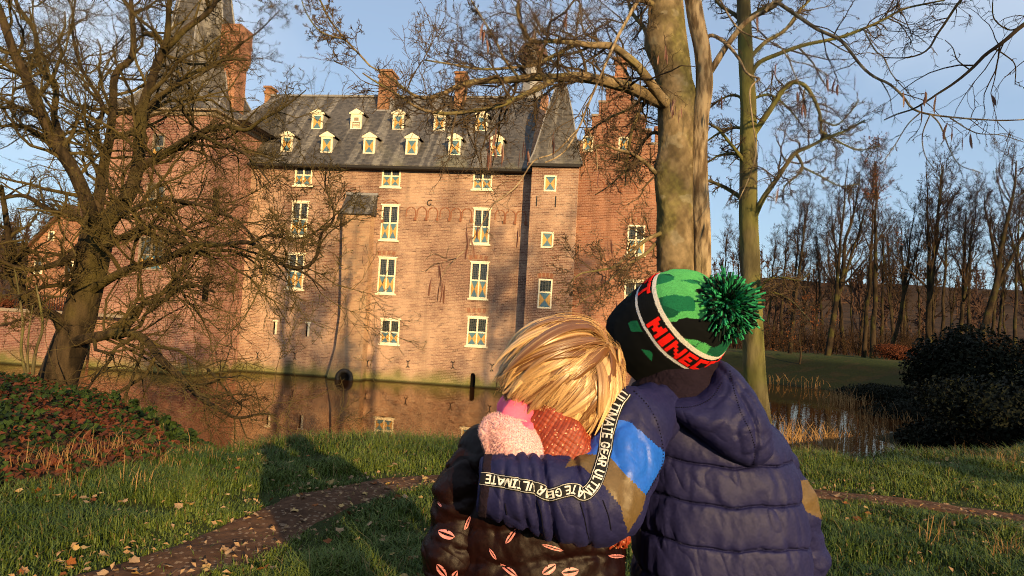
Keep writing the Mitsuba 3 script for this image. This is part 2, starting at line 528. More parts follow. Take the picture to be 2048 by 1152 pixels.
# flat soldier arches over windows
for (x, y, w, q) in ((773, 507, 0.6, 0.0), (957, 516, 0.6, 0.0), (953, 622, 0.62, 0.0), (1091, 552, 0.45, BQ), (1272, 441, 0.6, GQ)):
    a = onq(x, y, q)
    for i, o in enumerate(np.linspace(-w, w, 13)):
        b = box((-0.035, -0.012, -0.13), (0.035, 0.03, 0.13))
        b.apply_transform(trimesh.transformations.rotation_matrix(o * 0.45, [0, 1, 0]))
        b.apply_translation((a[0] + o, q, a[1] + 0.05 * (1 - (o / w) ** 2)))
        obj("soldier_brick", put(b), "brick_arch" if i % 3 else "brick_pale", castle)
# iron wall anchors
for (x, y) in ((515, 711), (590, 712), (735, 727), (816, 728), (906, 730), (984, 735)):
    a = onq(x, y, 0)
    P = []
    for (u0, w0, u1, w1) in ((0, -.10, 0, .10), (0, .10, .10, .22), (0, .10, -.10, .22), (0, -.10, .10, -.22), (0, -.10, -.10, -.22)):
        P.append([(a[0] + u0, -0.02, a[1] + w0), (a[0] + u1, -0.02, a[1] + w1)])
    v, f = tubes(np.array(P), np.full((5, 2), 0.026), 5)
    obj("wall_anchor", put(trimesh.Trimesh(v, f, process=False)), "iron", castle)
a = onq(860, 407, 0)
tt = np.linspace(0, 5.2, 26)
v, f = tubes(np.stack([a[0] + (0.22 - 0.03 * tt) * np.cos(tt + 1), np.full(26, -0.03), a[1] + (0.22 - 0.03 * tt) * np.sin(tt + 1)], 1)[None], np.full((1, 26), 0.03), 5)
obj("iron_scroll", put(trimesh.Trimesh(v, f, process=False)), "iron", castle, smooth=40)
for (x0, y0, x1, y1) in ((1074, 392, 1072, 412), (1112, 392, 1110, 414)):
    a, b = onq(x0, y0, BQ), onq(x1, y1, BQ)
    obj("wall_anchor", put(box((a[0] - 0.025, BQ - 0.04, b[1]), (a[0] + 0.025, BQ + 0.01, a[1]))), "iron", castle)

# main roof, eaves board, ridge
sec = np.array([(-0.42, 10.25), (RIDGE_Q, RIDGE_Z), (10.42, 10.25), (10.42, 10.12), (RIDGE_Q, RIDGE_Z - 0.25), (-0.42, 10.12)])


def prism(sec, s0, s1):
    """A section in (q, z) drawn along s."""
    m = trimesh.creation.extrude_polygon(sg.Polygon(sec), s1 - s0, engine="earcut")
    m.apply_transform(np.array([[0, 0, 1, s0], [1, 0, 0, 0], [0, 1, 0, 0], [0, 0, 0, 1.0]]))
    return m


m = prism(sec, -18.2, 1.0)
roof = obj("roof", put(m), "slate", castle)
obj("gutter", put(cat_([prism([(-0.52, 10.17), (-0.425, 10.17), (-0.425, 9.98), (-0.52, 10.02)], TS1 + 0.01, 1.28), box((TS1 + 0.01, -0.42, 9.99), (1.28, -0.004, 10.06))])), "gutter_wood", castle)
obj("roof_gable", put(cat_([prism([(0.0, EAVE + 0.003), (RIDGE_Q, RIDGE_Z - 0.3), (10, EAVE + 0.003)], 0.95, 1.0)])), "brick_main", castle)
obj("ridge_capping", put(cat_([box((-18.2, RIDGE_Q - 0.16, RIDGE_Z - 0.08), (1.0, RIDGE_Q + 0.16, RIDGE_Z + 0.06))])), "lead", castle)
obj("parapet", put(prism([(0.2, 10.9), (0.2, 11.4), (4.6, 16.35), (5.3, 16.35), (5.3, 10.9)], 1.03, 1.42)), "brick_chimney", castle)


def on_roof(px, py):
    v = ray(px, py)
    best = None
    for q in np.linspace(-0.42, 5.2, 400):
        s, z = onq(px, py, q)
        e = abs(z - roof_z(q))
        if best is None or e < best[0]: best = (e, s, q, z)
    return best[1:]


for i, (x, y) in enumerate(((633, 258), (711, 258), (795, 259), (878, 261), (962, 262), (572, 303), (652, 305), (737, 307), (822, 309), (908, 310), (992, 312))):
    s, q, z = on_roof(x, y)
    k = numbered(f"{castle}__dormer")
    w, h, g = 0.37, 0.98, 0.36
    dq = (h + 0.1) / ((RIDGE_Z - 10.25) / (RIDGE_Q + 0.42))
    dg = (h + g) / ((RIDGE_Z - 10.25) / (RIDGE_Q + 0.42))
    fr = [box((s - w, q, z - 0.12), (s - w + 0.11, q + 0.1, z + h)), box((s + w - 0.11, q, z - 0.12), (s + w, q + 0.1, z + h)),
          box((s - w + 0.11, q, z - 0.12), (s + w - 0.11, q + 0.1, z + 0.06)), box((s - w + 0.11, q, z + h - 0.12), (s + w - 0.11, q + 0.1, z + h))]
    tri = trimesh.creation.extrude_polygon(sg.Polygon([(s - w - 0.12, z + h + 0.003), (s + w + 0.12, z + h + 0.003), (s + w + 0.1, z + h + 0.09), (s, z + h + g), (s - w - 0.1, z + h + 0.09)]), 0.12, engine="earcut")
    tri.apply_transform(np.array([[1, 0, 0, 0], [0, 0, -1, q + 0.06], [0, 1, 0, 0], [0, 0, 0, 1.0]]))
    obj("frame", put(cat_(fr + [tri])), "cream_paint", k)
    if i == 1:
        labels[k] = {"label": "dormer with a white sash window instead of a shutter"}
        obj("louvre", put(cat_([box((s - 0.2, q + 0.03, z + 0.07 + 0.09 * j), (s + 0.2, q + 0.05, z + 0.12 + 0.09 * j)) for j in range(4)] + [box((s - 0.26, q + 0.02, z + 0.46), (s + 0.26, q + 0.05, z + 0.54)), box((s - 0.26, q + 0.02, z + 0.54), (s - 0.16, q + 0.05, z + 0.86)), box((s + 0.16, q + 0.02, z + 0.54), (s + 0.26, q + 0.05, z + 0.86)), box((s - 0.16, q + 0.02, z + 0.76), (s + 0.16, q + 0.05, z + 0.86))])), "cream_paint", k)
        obj("pane", put(box((s - 0.26, q + 0.06, z + 0.06), (s + 0.26, q + 0.08, z + h - 0.12))), "stone_frame", k)
    else:
        uvobj("shutter", slab_uv(s - w + 0.115, s + w - 0.115, z + 0.065, z + h - 0.125, q + 0.03, 0.03), "shutter_paint", k)
    side = sg.Polygon([(q + 0.1, z - 0.1), (q + 0.1, z + h), (q + dq, z + h), (q + dq, z + h - 0.05)])
    cheeks = []
    for sx in (s - w + 0.01, s + w - 0.05):
        m = prism(list(side.exterior.coords)[:-1], sx, sx + 0.04)
        cheeks.append(m)
    obj("cheek", put(cat_(cheeks)), "lead", k)
    rf = trimesh.creation.extrude_polygon(sg.Polygon([(s - w - 0.15, z + h + 0.06), (s, z + h + g + 0.02), (s + w + 0.15, z + h + 0.06), (s + w + 0.15, z + h + 0.12), (s, z + h + g + 0.09), (s - w - 0.15, z + h + 0.12)]), dg + 0.2, engine="earcut")
    rf.apply_transform(np.array([[1, 0, 0, 0], [0, 0, -1, q + 0.08 + dg + 0.1], [0, 1, 0, 0], [0, 0, 0, 1.0]]))
    obj("roof", put(rf), "slate", k)

# chimneys
def chimney(s0, s1, q0, q1, z0, z1, mat="brick_chimney", cap=True):
    s0, s1 = s0 + 0.05, s1 - 0.05
    ms = [box((s0, q0, z0), (s1, q1, z1))]
    if cap:
        ms += [box((s0 - 0.06, q0 - 0.06, z1 - 0.42), (s1 + 0.06, q1 + 0.06, z1 - 0.2)), box((s0 - 0.1, q0 - 0.1, z1 + 0.003), (s1 + 0.1, q1 + 0.1, z1 + 0.14))]
    k = obj("chimney", put(cat_(ms)), mat, castle)
    return k


s, q, z = on_roof(767, 221)
k = chimney(s - 0.5, s + 0.42, q, q + 1.4, z - 0.3, 17.55)
obj("flashing", put(cat_([box((s - 0.6, q - 0.05, z - 0.12), (s + 0.52, q - 0.003, z + 0.05)), box((s + 0.425, q - 0.05, z - 0.1), (s + 0.5, q + 1.2, z + 0.9))])), "lead", k)
s, q, z = on_roof(917, 218)
chimney(s - 0.38, s + 0.34, q, q + 1.0, z - 0.3, 17.5)
a = onq(540, 178, 5.5)
chimney(a[0] - 0.3, a[0] + 0.2, 5.3, 6.2, 15.0, a[1])

# tower
obj("tower_wall", put(cut(box((TS0, TQ0, -5), (TS1, TQ1, TZ)), TQ0)), "brick_tower", castle)
for (x, y0, y1) in ((431, 378, 420), (411, 560, 600)):
    v = ray(x, (y0 + y1) / 2)
    kk = ((WO - CAM) @ WD + TS1) / (v @ WD)
    p = CAM + v * kk - WO
    q, z = p @ WI, p[2]
    obj("slit_window", put(box((TS1 - 0.1, q - 0.28, z - 0.65), (TS1 + 0.012, q + 0.28, z + 0.65))), "dark_void", castle)
obj("tower_cornice", put(cat_([box((TS0 - 0.1, TQ0 - 0.1, TZ - 0.28), (TS1 + 0.1, TQ0 - 0.002, TZ - 0.04)), box((TS1 + 0.002, TQ0 - 0.1, TZ - 0.28), (TS1 + 0.1, TQ1, TZ - 0.04)),
                               box((TS0 - 0.32, TQ0 - 0.32, TZ - 0.037), (TS1 + 0.32, TQ1 + 0.32, TZ + 0.06))])), "stone_frame", castle)
tc = np.array([-19.75, (TQ0 + TQ1) / 2])


def ring8(a, z):
    """Octagon of apothem a."""
    r = a / math.cos(math.pi / 8)
    t = np.arange(8) * math.pi / 4 + math.pi / 8
    return np.stack([tc[0] + r * np.cos(t), tc[1] + r * np.sin(t), np.full(8, z)], 1)


def ring8sq(h, z):
    k = math.tan(math.pi / 8)
    pts = [(h, 0.985 * h), (0.985 * h, h), (-0.985 * h, h), (-h, 0.985 * h), (-h, -0.985 * h), (-0.985 * h, -h), (0.985 * h, -h), (h, -0.985 * h)]
    # ordered to match ring8: angles 22.5, 67.5, ...
    return np.array([(tc[0] + x, tc[1] + y, z) for x, y in pts])


rings = [ring8sq(3.62, TZ + 0.065), 0.55 * ring8sq(2.95, 13.2) + 0.45 * ring8(2.75, 13.2), ring8(2.55, 14.2), ring8(2.22, 15.7), ring8(1.52, 19.6), ring8(0.05, 28.0)]
V = np.vstack(rings)
F = []
for i in range(5):
    for j in range(8):
        F.append([i * 8 + j, i * 8 + (j + 1) % 8, (i + 1) * 8 + (j + 1) % 8, (i + 1) * 8 + j])
tr = quads(V, F)
obj("tower_roof", put(tr), "slate", castle)
for j in range(8):
    P = np.array([r[j] for r in rings])[None]
    v, f = tubes(P, np.full((1, 6), 0.055), 5)
    obj("hip_flashing", put(trimesh.Trimesh(v, f, process=False)), "lead", castle, smooth=40)
a = onq(452, 55, -1.5); b = onq(500, 60, -1.5)
c0 = (a[0] + b[0]) / 2
zt = a[1] - 0.1
ch = [box((c0 - 0.46, -2.1, 10.5), (c0 + 0.46, -0.95, zt - 2.4)), box((c0 - 0.51, -2.15, zt - 2.4), (c0 + 0.51, -0.90, zt - 2.2)), box((c0 - 0.56, -2.2, zt - 2.2), (c0 + 0.56, -0.85, zt - 2.0)),
      box((c0 - 0.61, -2.25, zt - 2.0), (c0 + 0.61, -0.8, zt))]
ch += [box((c0 - 0.64, -2.28, zt - 1.1), (c0 + 0.64, -0.77, zt - 0.95))]
obj("chimney", put(cat_(ch)), "brick_gable", castle)
labels["castle__chimney_003"] = {"label": "tall corbelled orange brick chimney beside the spire"}
obj("slate_lean_to", put(prism([(-2.6, 12.3), (2.2, 15.4), (2.2, 12.2), (-2.6, 12.2)], TS1 + 0.36, TS1 + 0.9)), "slate", castle)
# bay roof (concave tent roof) and wing roof behind the stepped gable
bc = np.array([2.64, 0.5])
rb = [(1.55, 10.37), (1.30, 11.1), (1.05, 12.2), (0.74, 13.7), (0.36, 15.1), (0.02, 16.0)]
V = np.vstack([[(bc[0] + x * h, bc[1] + y * h * 1.05, z) for x, y in ((-1, -1), (1, -1), (1, 1), (-1, 1))] for h, z in rb])
F = [[i * 4 + j, i * 4 + (j + 1) % 4, (i + 1) * 4 + (j + 1) % 4, (i + 1) * 4 + j] for i in range(5) for j in range(4)]
obj("bay_roof", put(quads(V, F)), "slate", castle)
obj("bay_gutter", put(box((bc[0] - 1.6, BQ - 0.22, 10.2), (bc[0] + 1.45, BQ - 0.003, 10.365))), "gutter_wood", castle)
for j in range(4):
    P = V.reshape(6, 4, 3)[:, j][None]
    v, f = tubes(P, np.full((1, 6), 0.05), 5)
    obj("hip_flashing", put(trimesh.Trimesh(v, f, process=False)), "lead", castle, smooth=40)
m = trimesh.creation.extrude_polygon(sg.Polygon([(3.9, 10.4), (gc, 15.2), (8.6, 10.4)]), 8.5, engine="earcut")
m.apply_transform(np.array([[1, 0, 0, 0], [0, 0, -1, 8.5 + GQ + 0.58], [0, 1, 0, 0], [0, 0, 0, 1.0]]))
obj("wing_roof", put(m), "slate", castle)
# onion turret
oc = onq(1066, 110, 7.0)
pr = [(1.35, 14.5), (1.0, 16.2), (0.74, 17.4), (0.6, 18.3), (0.52, 18.85), (0.56, 18.95), (0.50, 19.02)]
oz = oc[1]
pr = [(r, z - 19.62 + oz - 0.15) for r, z in pr]
onion = [(0.5, -0.78), (0.78, -0.66), (0.98, -0.38), (1.06, -0.05), (1.0, 0.3), (0.8, 0.62), (0.5, 0.88), (0.25, 1.1), (0.12, 1.4), (0.06, 2.0), (0.03, 3.2), (0.0, 3.25)]


def lathe(pr, c, n=24):
    m = trimesh.creation.revolve(np.array(pr), sections=n)
    m.apply_translation((c[0], c[1], 0))
    return m


obj("turret_base", put(lathe([(0, pr[0][1])] + pr + [(0, pr[-1][1])], (oc[0], 7.0), 8)), "lead", castle)
obj("onion_dome", put(lathe([(0, oz - 0.8)] + [(r, oz + z) for r, z in onion], (oc[0], 7.0))), "onion_slate", castle, smooth=50)
# garderobe shaft with its slate cap, and the drain hole
a, b = onq(686, 425, -0.75), onq(741, 425, -0.75)
c_, d_ = onq(655, 757, -0.81), onq(722, 760, -0.81)
sh = []
for (z, x0, x1, qq) in ((-5.0, c_[0] - 0.12, d_[0] + 0.1, -1.0), (WATER_Z, c_[0], d_[0], -0.95), (-0.9, c_[0] + 0.36, d_[0] - 0.02, -0.8), (1.2, c_[0] + 0.5, d_[0] - 0.02, -0.75), (8.2, a[0], b[0], -0.75)):
    sh += [(x0, qq, z), (x1, qq, z), (x1, 0.05, z), (x0, 0.05, z)]
F = [[i * 4 + j, i * 4 + (j + 1) % 4, (i + 1) * 4 + (j + 1) % 4, (i + 1) * 4 + j] for i in range(4) for j in range(4)] + [[16, 17, 18, 19]]
V = np.array(sh)
topz = a[1]
V[16:, 2] = topz
obj("privy_shaft", put(quads(V, F)), "brick_pale", castle)
cap = prism([(-0.95, topz - 0.08), (0.0, topz + 1.25), (0.02, topz - 0.08)], a[0] - 0.12, b[0] + 0.12)
obj("shaft_roof", put(cap), "slate", castle)
obj("flashing", put(box((a[0] - 0.15, -0.09, topz + 1.2), (b[0] + 0.15, -0.002, topz + 1.36))), "lead", castle)
p = on_z(690, 758, WATER_Z + 0.25) - WO
ds, dz = onq(689, 757, -0.96)
tor = trimesh.creation.torus(0.42, 0.13, 28, 10)
tor.apply_transform(trimesh.transformations.rotation_matrix(math.pi / 2, [1, 0, 0]))
tor.apply_translation((ds, -1.02, WATER_Z + 0.12))
obj("drain_ring", put(tor), "iron", castle, smooth=True)
obj("drain_mouth", put(cyl((ds, -0.93, WATER_Z + 0.12), "q", 0.36, 0.06)), "dark_void", castle)
obj("niche", put(box((niche[0] - 0.168, 0.3, WATER_Z - 0.5), (niche[0] + 0.168, 0.49, niche[1] + 0.17))), "dark_void", castle)
# ---------------------------------------------------------------- land, moat, path, hills
NEAR = [(-60, 34), (-25, 19), (-11, 12.2), (-7.4, 10.2), (-5.3, 8.9), (-4.0, 7.6), (-2.9, 6.0), (-2.35, 6.05), (-1.9, 6.75), (-0.5, 7.1), (2.0, 7.15), (3.6, 7.2), (6, 8.2), (9, 10.6), (13.5, 14), (21.5, 22)]
FAR = [(31.5, 32), (35, 45), (34, 57), (27, 66), (14, 74), (0, 80), (-25, 86), (-45, 62), (-70, 52)]
moat = sg.Polygon(NEAR + FAR)
IVY = sg.Polygon([(-12, 12.6), (-7.4, 10.3), (-5.3, 9.0), (-4.0, 7.7), (-2.85, 6.05), (-2.5, 5.8), (-2.45, 5.4), (-2.62, 4.8), (-2.85, 4.35), (-3.1, 3.95), (-3.9, 3.4), (-6, 2.6), (-14, 4)])
shapely.prepare(moat)
shapely.prepare(IVY)


def land_z(x, y):
    x, y = np.asarray(x, float), np.asarray(y, float)
    pt = shapely.points(x, y)
    ins = shapely.contains(moat, pt)
    dist = shapely.distance(moat.exterior, pt)
    far = np.clip((y - 14) / 14, 0, 1)
    p = np.stack([x, y, 0 * x], -1)
    base = -0.05 + 0.10 * (meshkit.fbm(p * 0.35, 3, 1) - 0.5) + 0.05 * (meshkit.fbm(p * 1.7, 3, 2) - 0.5) - 0.25 * far
    d_iv = np.where(shapely.contains(IVY, pt), shapely.distance(IVY.exterior, pt), 0.0)
    base = base + 0.16 * np.clip(d_iv / 1.3, 0, 1) * np.clip(1.3 - (y - 6) * 0.25, 0, 1)
    hill = np.clip((np.hypot(x, y) - 170) / 480, 0, 1)
    base = base + 46 * hill ** 1.3 * np.clip((y - 40) / 200, 0, 1) * (0.45 + 1.1 * meshkit.fbm(p * 0.0045, 3, 5))
    slope = 0.62 + (0.27 - 0.62) * far
    edge = np.clip(dist / 0.9, 0, 1)
    out = base - 0.10 * (1 - edge) * (1 - far)
    drop = np.minimum(dist * slope + 0.10 * (1 - far), 4.2)
    return np.where(ins, np.maximum(base - drop, -4.6), out)


def axis(lo, hi, c, fine, n):
    t = np.linspace(-1, 1, n)
    k = 7.2
    u = np.sinh(t * k) / np.sinh(k)
    return np.where(u < 0, c + u * (c - lo), c + u * (hi - c)) + np.linspace(-1, 1, n) * 0 + fine * (np.arange(n) - n // 2) * np.exp(-np.abs(np.arange(n) - n // 2) / n * 2) * 0.6


gx = np.unique(np.concatenate([np.arange(-8, 8, 0.16), np.arange(-45, -8, 0.9), np.arange(8, 45, 0.8), -45 - np.geomspace(1, 1500, 40), 45 + np.geomspace(1, 1500, 40)]))
gy = np.unique(np.concatenate([np.arange(1.5, 10.5, 0.16), np.arange(-40, 1.5, 1.0), np.arange(10.5, 95, 0.9), 95 + np.geomspace(1, 1600, 50), -40 - np.geomspace(1, 400, 20)]))
GX, GY = np.meshgrid(gx, gy, indexing="ij")
GZ = land_z(GX.ravel(), GY.ravel())
idx = np.arange(len(gx) * len(gy)).reshape(len(gx), len(gy))
F = np.stack([idx[:-1, :-1], idx[1:, :-1], idx[1:, 1:], idx[:-1, 1:]], -1).reshape(-1, 4)


def ground_fn(p, n, uv):
    k = fbm(p.x * 0.8, p.y * 0.8, 1.0, 4)
    f = fbm(p.x * 9, p.y * 9, 2.0, 4)
    grass = mix(mi.Color3f(0.018, 0.024, 0.008), mi.Color3f(0.040, 0.050, 0.014), f)
    soil = mix(mi.Color3f(0.045, 0.028, 0.016), mi.Color3f(0.11, 0.062, 0.035), f)
    r = dr.sqrt(p.x * p.x + p.y * p.y)
    wood = smoothstep(69, 74, p.y + 0.25 * p.x - 15 + 6 * (k - 0.5))
    under = smoothstep(-0.35, -0.9, p.z) * smoothstep(30.0, 20.0, p.y)
    ivy = smoothstep(-2.4, -2.9, p.x) * smoothstep(3.8, 4.6, p.y + 0.5 * (p.x + 3)) * smoothstep(30, 20, r)
    col = mix(grass, soil, 0.30 * smoothstep(0.5, 0.7, k))
    col = mix(col, soil * 0.7, dr.maximum(dr.maximum(wood, under), ivy))
    col = col * (1 - 0.55 * smoothstep(12, 26, r) * smoothstep(-0.5, -0.9, p.z))  # shade of the far bank slope put into the ground colour
    far = smoothstep(150, 260, r)
    return mix(col, mi.Color3f(0.042, 0.025, 0.014) * (0.4 + 1.2 * fbm(p.x * 0.05, p.y * 0.05, 3.0, 4)), far)


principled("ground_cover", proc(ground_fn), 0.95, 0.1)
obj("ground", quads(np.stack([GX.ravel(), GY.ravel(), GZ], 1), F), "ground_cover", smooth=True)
tag("ground", "grassy moat bank and park ground rising to far hills", kind="structure")


def water_bump(p, n, uv):
    calm = smoothstep(6.0, 12.0, p.x)
    a = fbm(p.x * 2.2, p.y * 1.1, 0.0, 3) * (0.0012 + 0.0012 * calm) + fbm(p.x * 7, p.y * 5, 4.0, 2) * (0.0004 + 0.0012 * calm)
    return a


def water_fn(p, n, uv):
    k = fbm(p.x * 0.35, p.y * 0.35, 3.0, 3)
    return mix(mi.Color3f(0.050, 0.018, 0.005), mi.Color3f(0.024, 0.010, 0.004), k)


scene["moat_water"] = {"type": "bumpmap", "arbitrary": proc(water_bump, 4e-3), "scale": 1.0, "bsdf": {"type": "plastic", "diffuse_reflectance": proc(water_fn), "int_ior": 1.36, "nonlinear": False, "specular_reflectance": {"type": "rgb", "value": [0.95, 0.83, 0.70]}}}
wx = np.linspace(-80, 60, 40); wy = np.linspace(3, 100, 40)
WX, WY = np.meshgrid(wx, wy, indexing="ij")
idx = np.arange(1600).reshape(40, 40)
F = np.stack([idx[:-1, :-1], idx[1:, :-1], idx[1:, 1:], idx[:-1, 1:]], -1).reshape(-1, 4)
wuv = np.stack([WX.ravel(), WY.ravel()], 1)
scene["water"] = mikit.ply(quads(np.stack([WX.ravel(), WY.ravel(), np.full(1600, WATER_Z)], 1), F), "moat_water", smooth=False, uv=wuv)
tag("water", "still brown moat water mirroring the castle wall", kind="structure")

# trodden path
pc = resample([(-3.2, 0.9), (-1.95, 2.25), (-1.45, 3.0), (-1.28, 3.55), (-1.1, 4.25), (-0.8, 4.75), (-0.35, 5.08), (0.7, 5.28), (2.2, 5.2), (2.9, 5.05), (3.7, 4.75), (5.5, 4.2), (9, 3.0)], 260)
pw = np.interp(np.linspace(0, 1, 260), [0, 0.12, 0.3, 0.42, 0.55, 1], [0.27, 0.22, 0.25, 0.21, 0.15, 0.12])
tn = np.gradient(pc, axis=0); tn /= np.linalg.norm(tn, axis=1, keepdims=True)
nn = np.stack([-tn[:, 1], tn[:, 0]], 1)
cols = np.linspace(-1, 1, 13)
jl = 1 + 0.5 * (meshkit.fbm(np.stack([np.arange(260) * 0.11, np.zeros(260), np.zeros(260)], -1), 4, 3) - 0.5)
jr = 1 + 0.5 * (meshkit.fbm(np.stack([np.arange(260) * 0.11, np.ones(260) * 9, np.zeros(260)], -1), 4, 8) - 0.5)
PP = pc[:, None] + nn[:, None] * (cols[None, :, None] * pw[:, None, None] * np.where(cols[None, :] < 0, jl[:, None], jr[:, None])[..., None])
pz = land_z(PP[..., 0].ravel(), PP[..., 1].ravel()).reshape(PP.shape[:2])
wob = meshkit.fbm(np.concatenate([PP * 6, np.zeros(PP.shape[:2] + (1,))], -1), 3, 6)
pz = pz + 0.012 + 0.03 * (wob - 0.4) * (1 - np.abs(cols[None]) ** 3) - 0.02 * np.abs(cols[None]) ** 6
idx = np.arange(260 * 13).reshape(260, 13)
F = np.stack([idx[:-1, :-1], idx[:-1, 1:], idx[1:, 1:], idx[1:, :-1]], -1).reshape(-1, 4)[:, ::-1]


def path_fn(p, n, uv):
    k = fbm(p.x * 3, p.y * 3, 0.0, 4)
    g = cell_rand(dr.floor(p.x * 70), dr.floor(p.y * 70), 2)
    f = fbm(p.x * 22, p.y * 22, 5.0, 3)
    c = mix(mi.Color3f(0.036, 0.019, 0.012), mi.Color3f(0.125, 0.066, 0.038), f)
    c = mix(c, mi.Color3f(0.22, 0.15, 0.10), dr.select(g > 0.93, 0.8, 0.0))
    return c * (0.6 + 0.8 * k)


def path_bump(p, n, uv):
    return 0.012 * fbm(p.x * 18, p.y * 18, 0.0, 4)


principled("trodden_soil", proc(path_fn), 0.95, 0.1, bump=path_bump)
obj("path", quads(np.concatenate([PP, pz[..., None]], -1).reshape(-1, 3), F), "trodden_soil", smooth=True, uv=PP.reshape(-1, 2))
tag("path", "narrow trodden dirt path curving through the grass", kind="structure")
path_line = shapely.linestrings(pc)
path_tree = cKDTree(pc)

# ---------------------------------------------------------------- left of the tower: retaining wall, hedge, gatehouse
p = on_z(0, 727, WATER_Z) - WO
gs, gq = p @ WD, p @ WI
k = thing("garden_wall", "long low brick retaining wall with stone coping standing in the moat left of the tower", "wall")
gz = onq(40, 624, gq)[1]
obj("wall", put(box((gs - 40, gq, -5), (TS0 - 0.01, gq + 0.5, gz))), "brick_tower", k)
for i in range(26):
    obj("coping_stone", put(box((gs - 24 + i * 1.21, gq - 0.08, gz + 0.003), (gs - 24 + i * 1.21 + 1.195, gq + 0.58, gz + 0.17))), "stone_frame", k)
k = thing("iron_railing", "dark iron railing behind the coping beside the tower", "railing")
rs = np.arange(TS0 - 5.5, TS0 - 0.2, 0.16)
for s in rs:
    obj("baluster", put(box((s - 0.014, gq + 1.2, gz - 0.2), (s + 0.014, gq + 1.228, gz + 1.05))), "iron", k)
for z in (gz + 0.15, gz + 0.95):
    obj("rail", put(box((rs[0] - 0.1, gq + 1.17, z), (rs[-1] + 0.1, gq + 1.197, z + 0.04))), "iron", k)
k = thing("gatehouse", "small orange brick gatehouse with a dark tiled roof behind the retaining wall", "house")


def tile_fn(p, n, uv):
    k = fbm(p.x * 0.8, p.y * 0.8, p.z * 1.2, 4)
    f = p.z / 0.22 - dr.floor(p.z / 0.22)
    return mix(mi.Color3f(0.09, 0.045, 0.025), mi.Color3f(0.17, 0.085, 0.045), k) * (1 - 0.4 * smoothstep(0.75, 0.95, f))


principled("roof_tile", proc(tile_fn), 0.85, 0.2)
q0 = gq + 14
a, b = onq(52, 560, q0), onq(172, 560, q0)
zt, zr = onq(90, 500, q0)[1], onq(128, 425, q0 + 3)[1]
m = trimesh.creation.extrude_polygon(sg.Polygon([(a[0], -3), (a[0], zt), ((a[0] + b[0]) / 2 + 0.6, zr - 0.1), (b[0] + 1.6, zt), (b[0] + 1.6, -3)]), 7, engine="earcut")
m.apply_transform(np.array([[1, 0, 0, 0], [0, 0, -1, 7 + q0], [0, 1, 0, 0], [0, 0, 0, 1.0]]))
obj("wall", put(m), "brick_gable", k)
c = (a[0] + b[0]) / 2 + 0.6
m = trimesh.creation.extrude_polygon(sg.Polygon([(a[0] - 0.35, zt - 0.3), (c, zr), (b[0] + 1.95, zt - 0.3), (b[0] + 1.95, zt - 0.05), (c, zr + 0.25), (a[0] - 0.35, zt - 0.05)]), 7.5, engine="earcut")
m.apply_transform(np.array([[1, 0, 0, 0], [0, 0, -1, 7.2 + q0], [0, 1, 0, 0], [0, 0, 0, 1.0]]))
obj("roof", put(m), "roof_tile", k)
for (x0, y0, x1, y1) in ((70, 520, 84, 548), (132, 520, 146, 548), (98, 462, 108, 482)):
    u, w = onq(x0, y0, q0), onq(x1, y1, q0)
    wk = numbered(f"{k}__window")
    obj("frame", put(cat_([box((u[0], q0 - 0.05, w[1]), (u[0] + 0.1, q0 + 0.02, u[1])), box((w[0] - 0.1, q0 - 0.05, w[1]), (w[0], q0 + 0.02, u[1])), box((u[0] + 0.1, q0 - 0.05, u[1] - 0.1), (w[0] - 0.1, q0 + 0.02, u[1])), box((u[0] + 0.1, q0 - 0.05, w[1]), (w[0] - 0.1, q0 + 0.02, w[1] + 0.1))])), "cream_paint", wk)
    v, f, uv = quad_uv(u[0] + 0.1, w[0] - 0.1, w[1] + 0.1, u[1] - 0.1, q0 - 0.012)
    uvobj("pane", (v, f, uv), "leaded_glass", wk)
# ---------------------------------------------------------------- trees
def unit(v):
    return v / (np.linalg.norm(v, axis=-1, keepdims=True) + 1e-12)


def perp(t, g):
    """A random unit vector square to each t."""
    r = g.normal(size=t.shape)
    r -= (r * t).sum(-1, keepdims=True) * t
    return unit(r)


def sprout(g, P, R, per, ratio, angle, n=6, wander=0.35, up=0.1, t0=0.2, t1=1.0, rmax=None, rrat=0.6, rend=0.3, zig=0.0, len_abs=None, droop=0.0, rmin=0.0022):
    """Children of the branches P (N, n, 3) with radii R."""
    N, m, _ = P.shape
    L = np.linalg.norm(np.diff(P, axis=1), axis=2).sum(1)
    cnt = np.maximum(1, np.round(per(L) if callable(per) else np.full(N, per)).astype(int))
    par = np.repeat(np.arange(N), cnt)
    k = len(par)
    t = t0 + (t1 - t0) * g.random(k)
    x = t * (m - 1)
    i = np.minimum(x.astype(int), m - 2)
    f = (x - i)[:, None]
    p0 = P[par, i] * (1 - f) + P[par, i + 1] * f
    r0 = R[par, i] * (1 - f[:, 0]) + R[par, i + 1] * f[:, 0]
    tan = unit(P[par, i + 1] - P[par, i])
    ang = np.radians(np.clip(g.normal(angle, 14, k), 12, 110))
    d = tan * np.cos(ang)[:, None] + perp(tan, g) * np.sin(ang)[:, None]
    ln = (L[par] * ratio if len_abs is None else np.full(k, len_abs)) * (1 - 0.45 * t) * g.uniform(0.55, 1.25, k)
    step = ln / (n - 1)
    out = [p0]
    sgn = 1
    zax = perp(d, g)
    for s in range(n - 1):
        d = unit(d + wander * g.normal(size=(k, 3)) + np.array([0, 0, up - droop * s / n]) + zig * sgn * zax)
        sgn = -sgn
        out.append(out[-1] + d * step[:, None])
    Q = np.stack(out, 1)
    rs = np.minimum(r0 * rrat, 1e9 if rmax is None else rmax * g.uniform(0.7, 1.2, k))
    rs = np.maximum(rs, rmin * 1.3)
    S = np.maximum(rs[:, None] * np.linspace(1, rend, n)[None], rmin)
    return Q, S


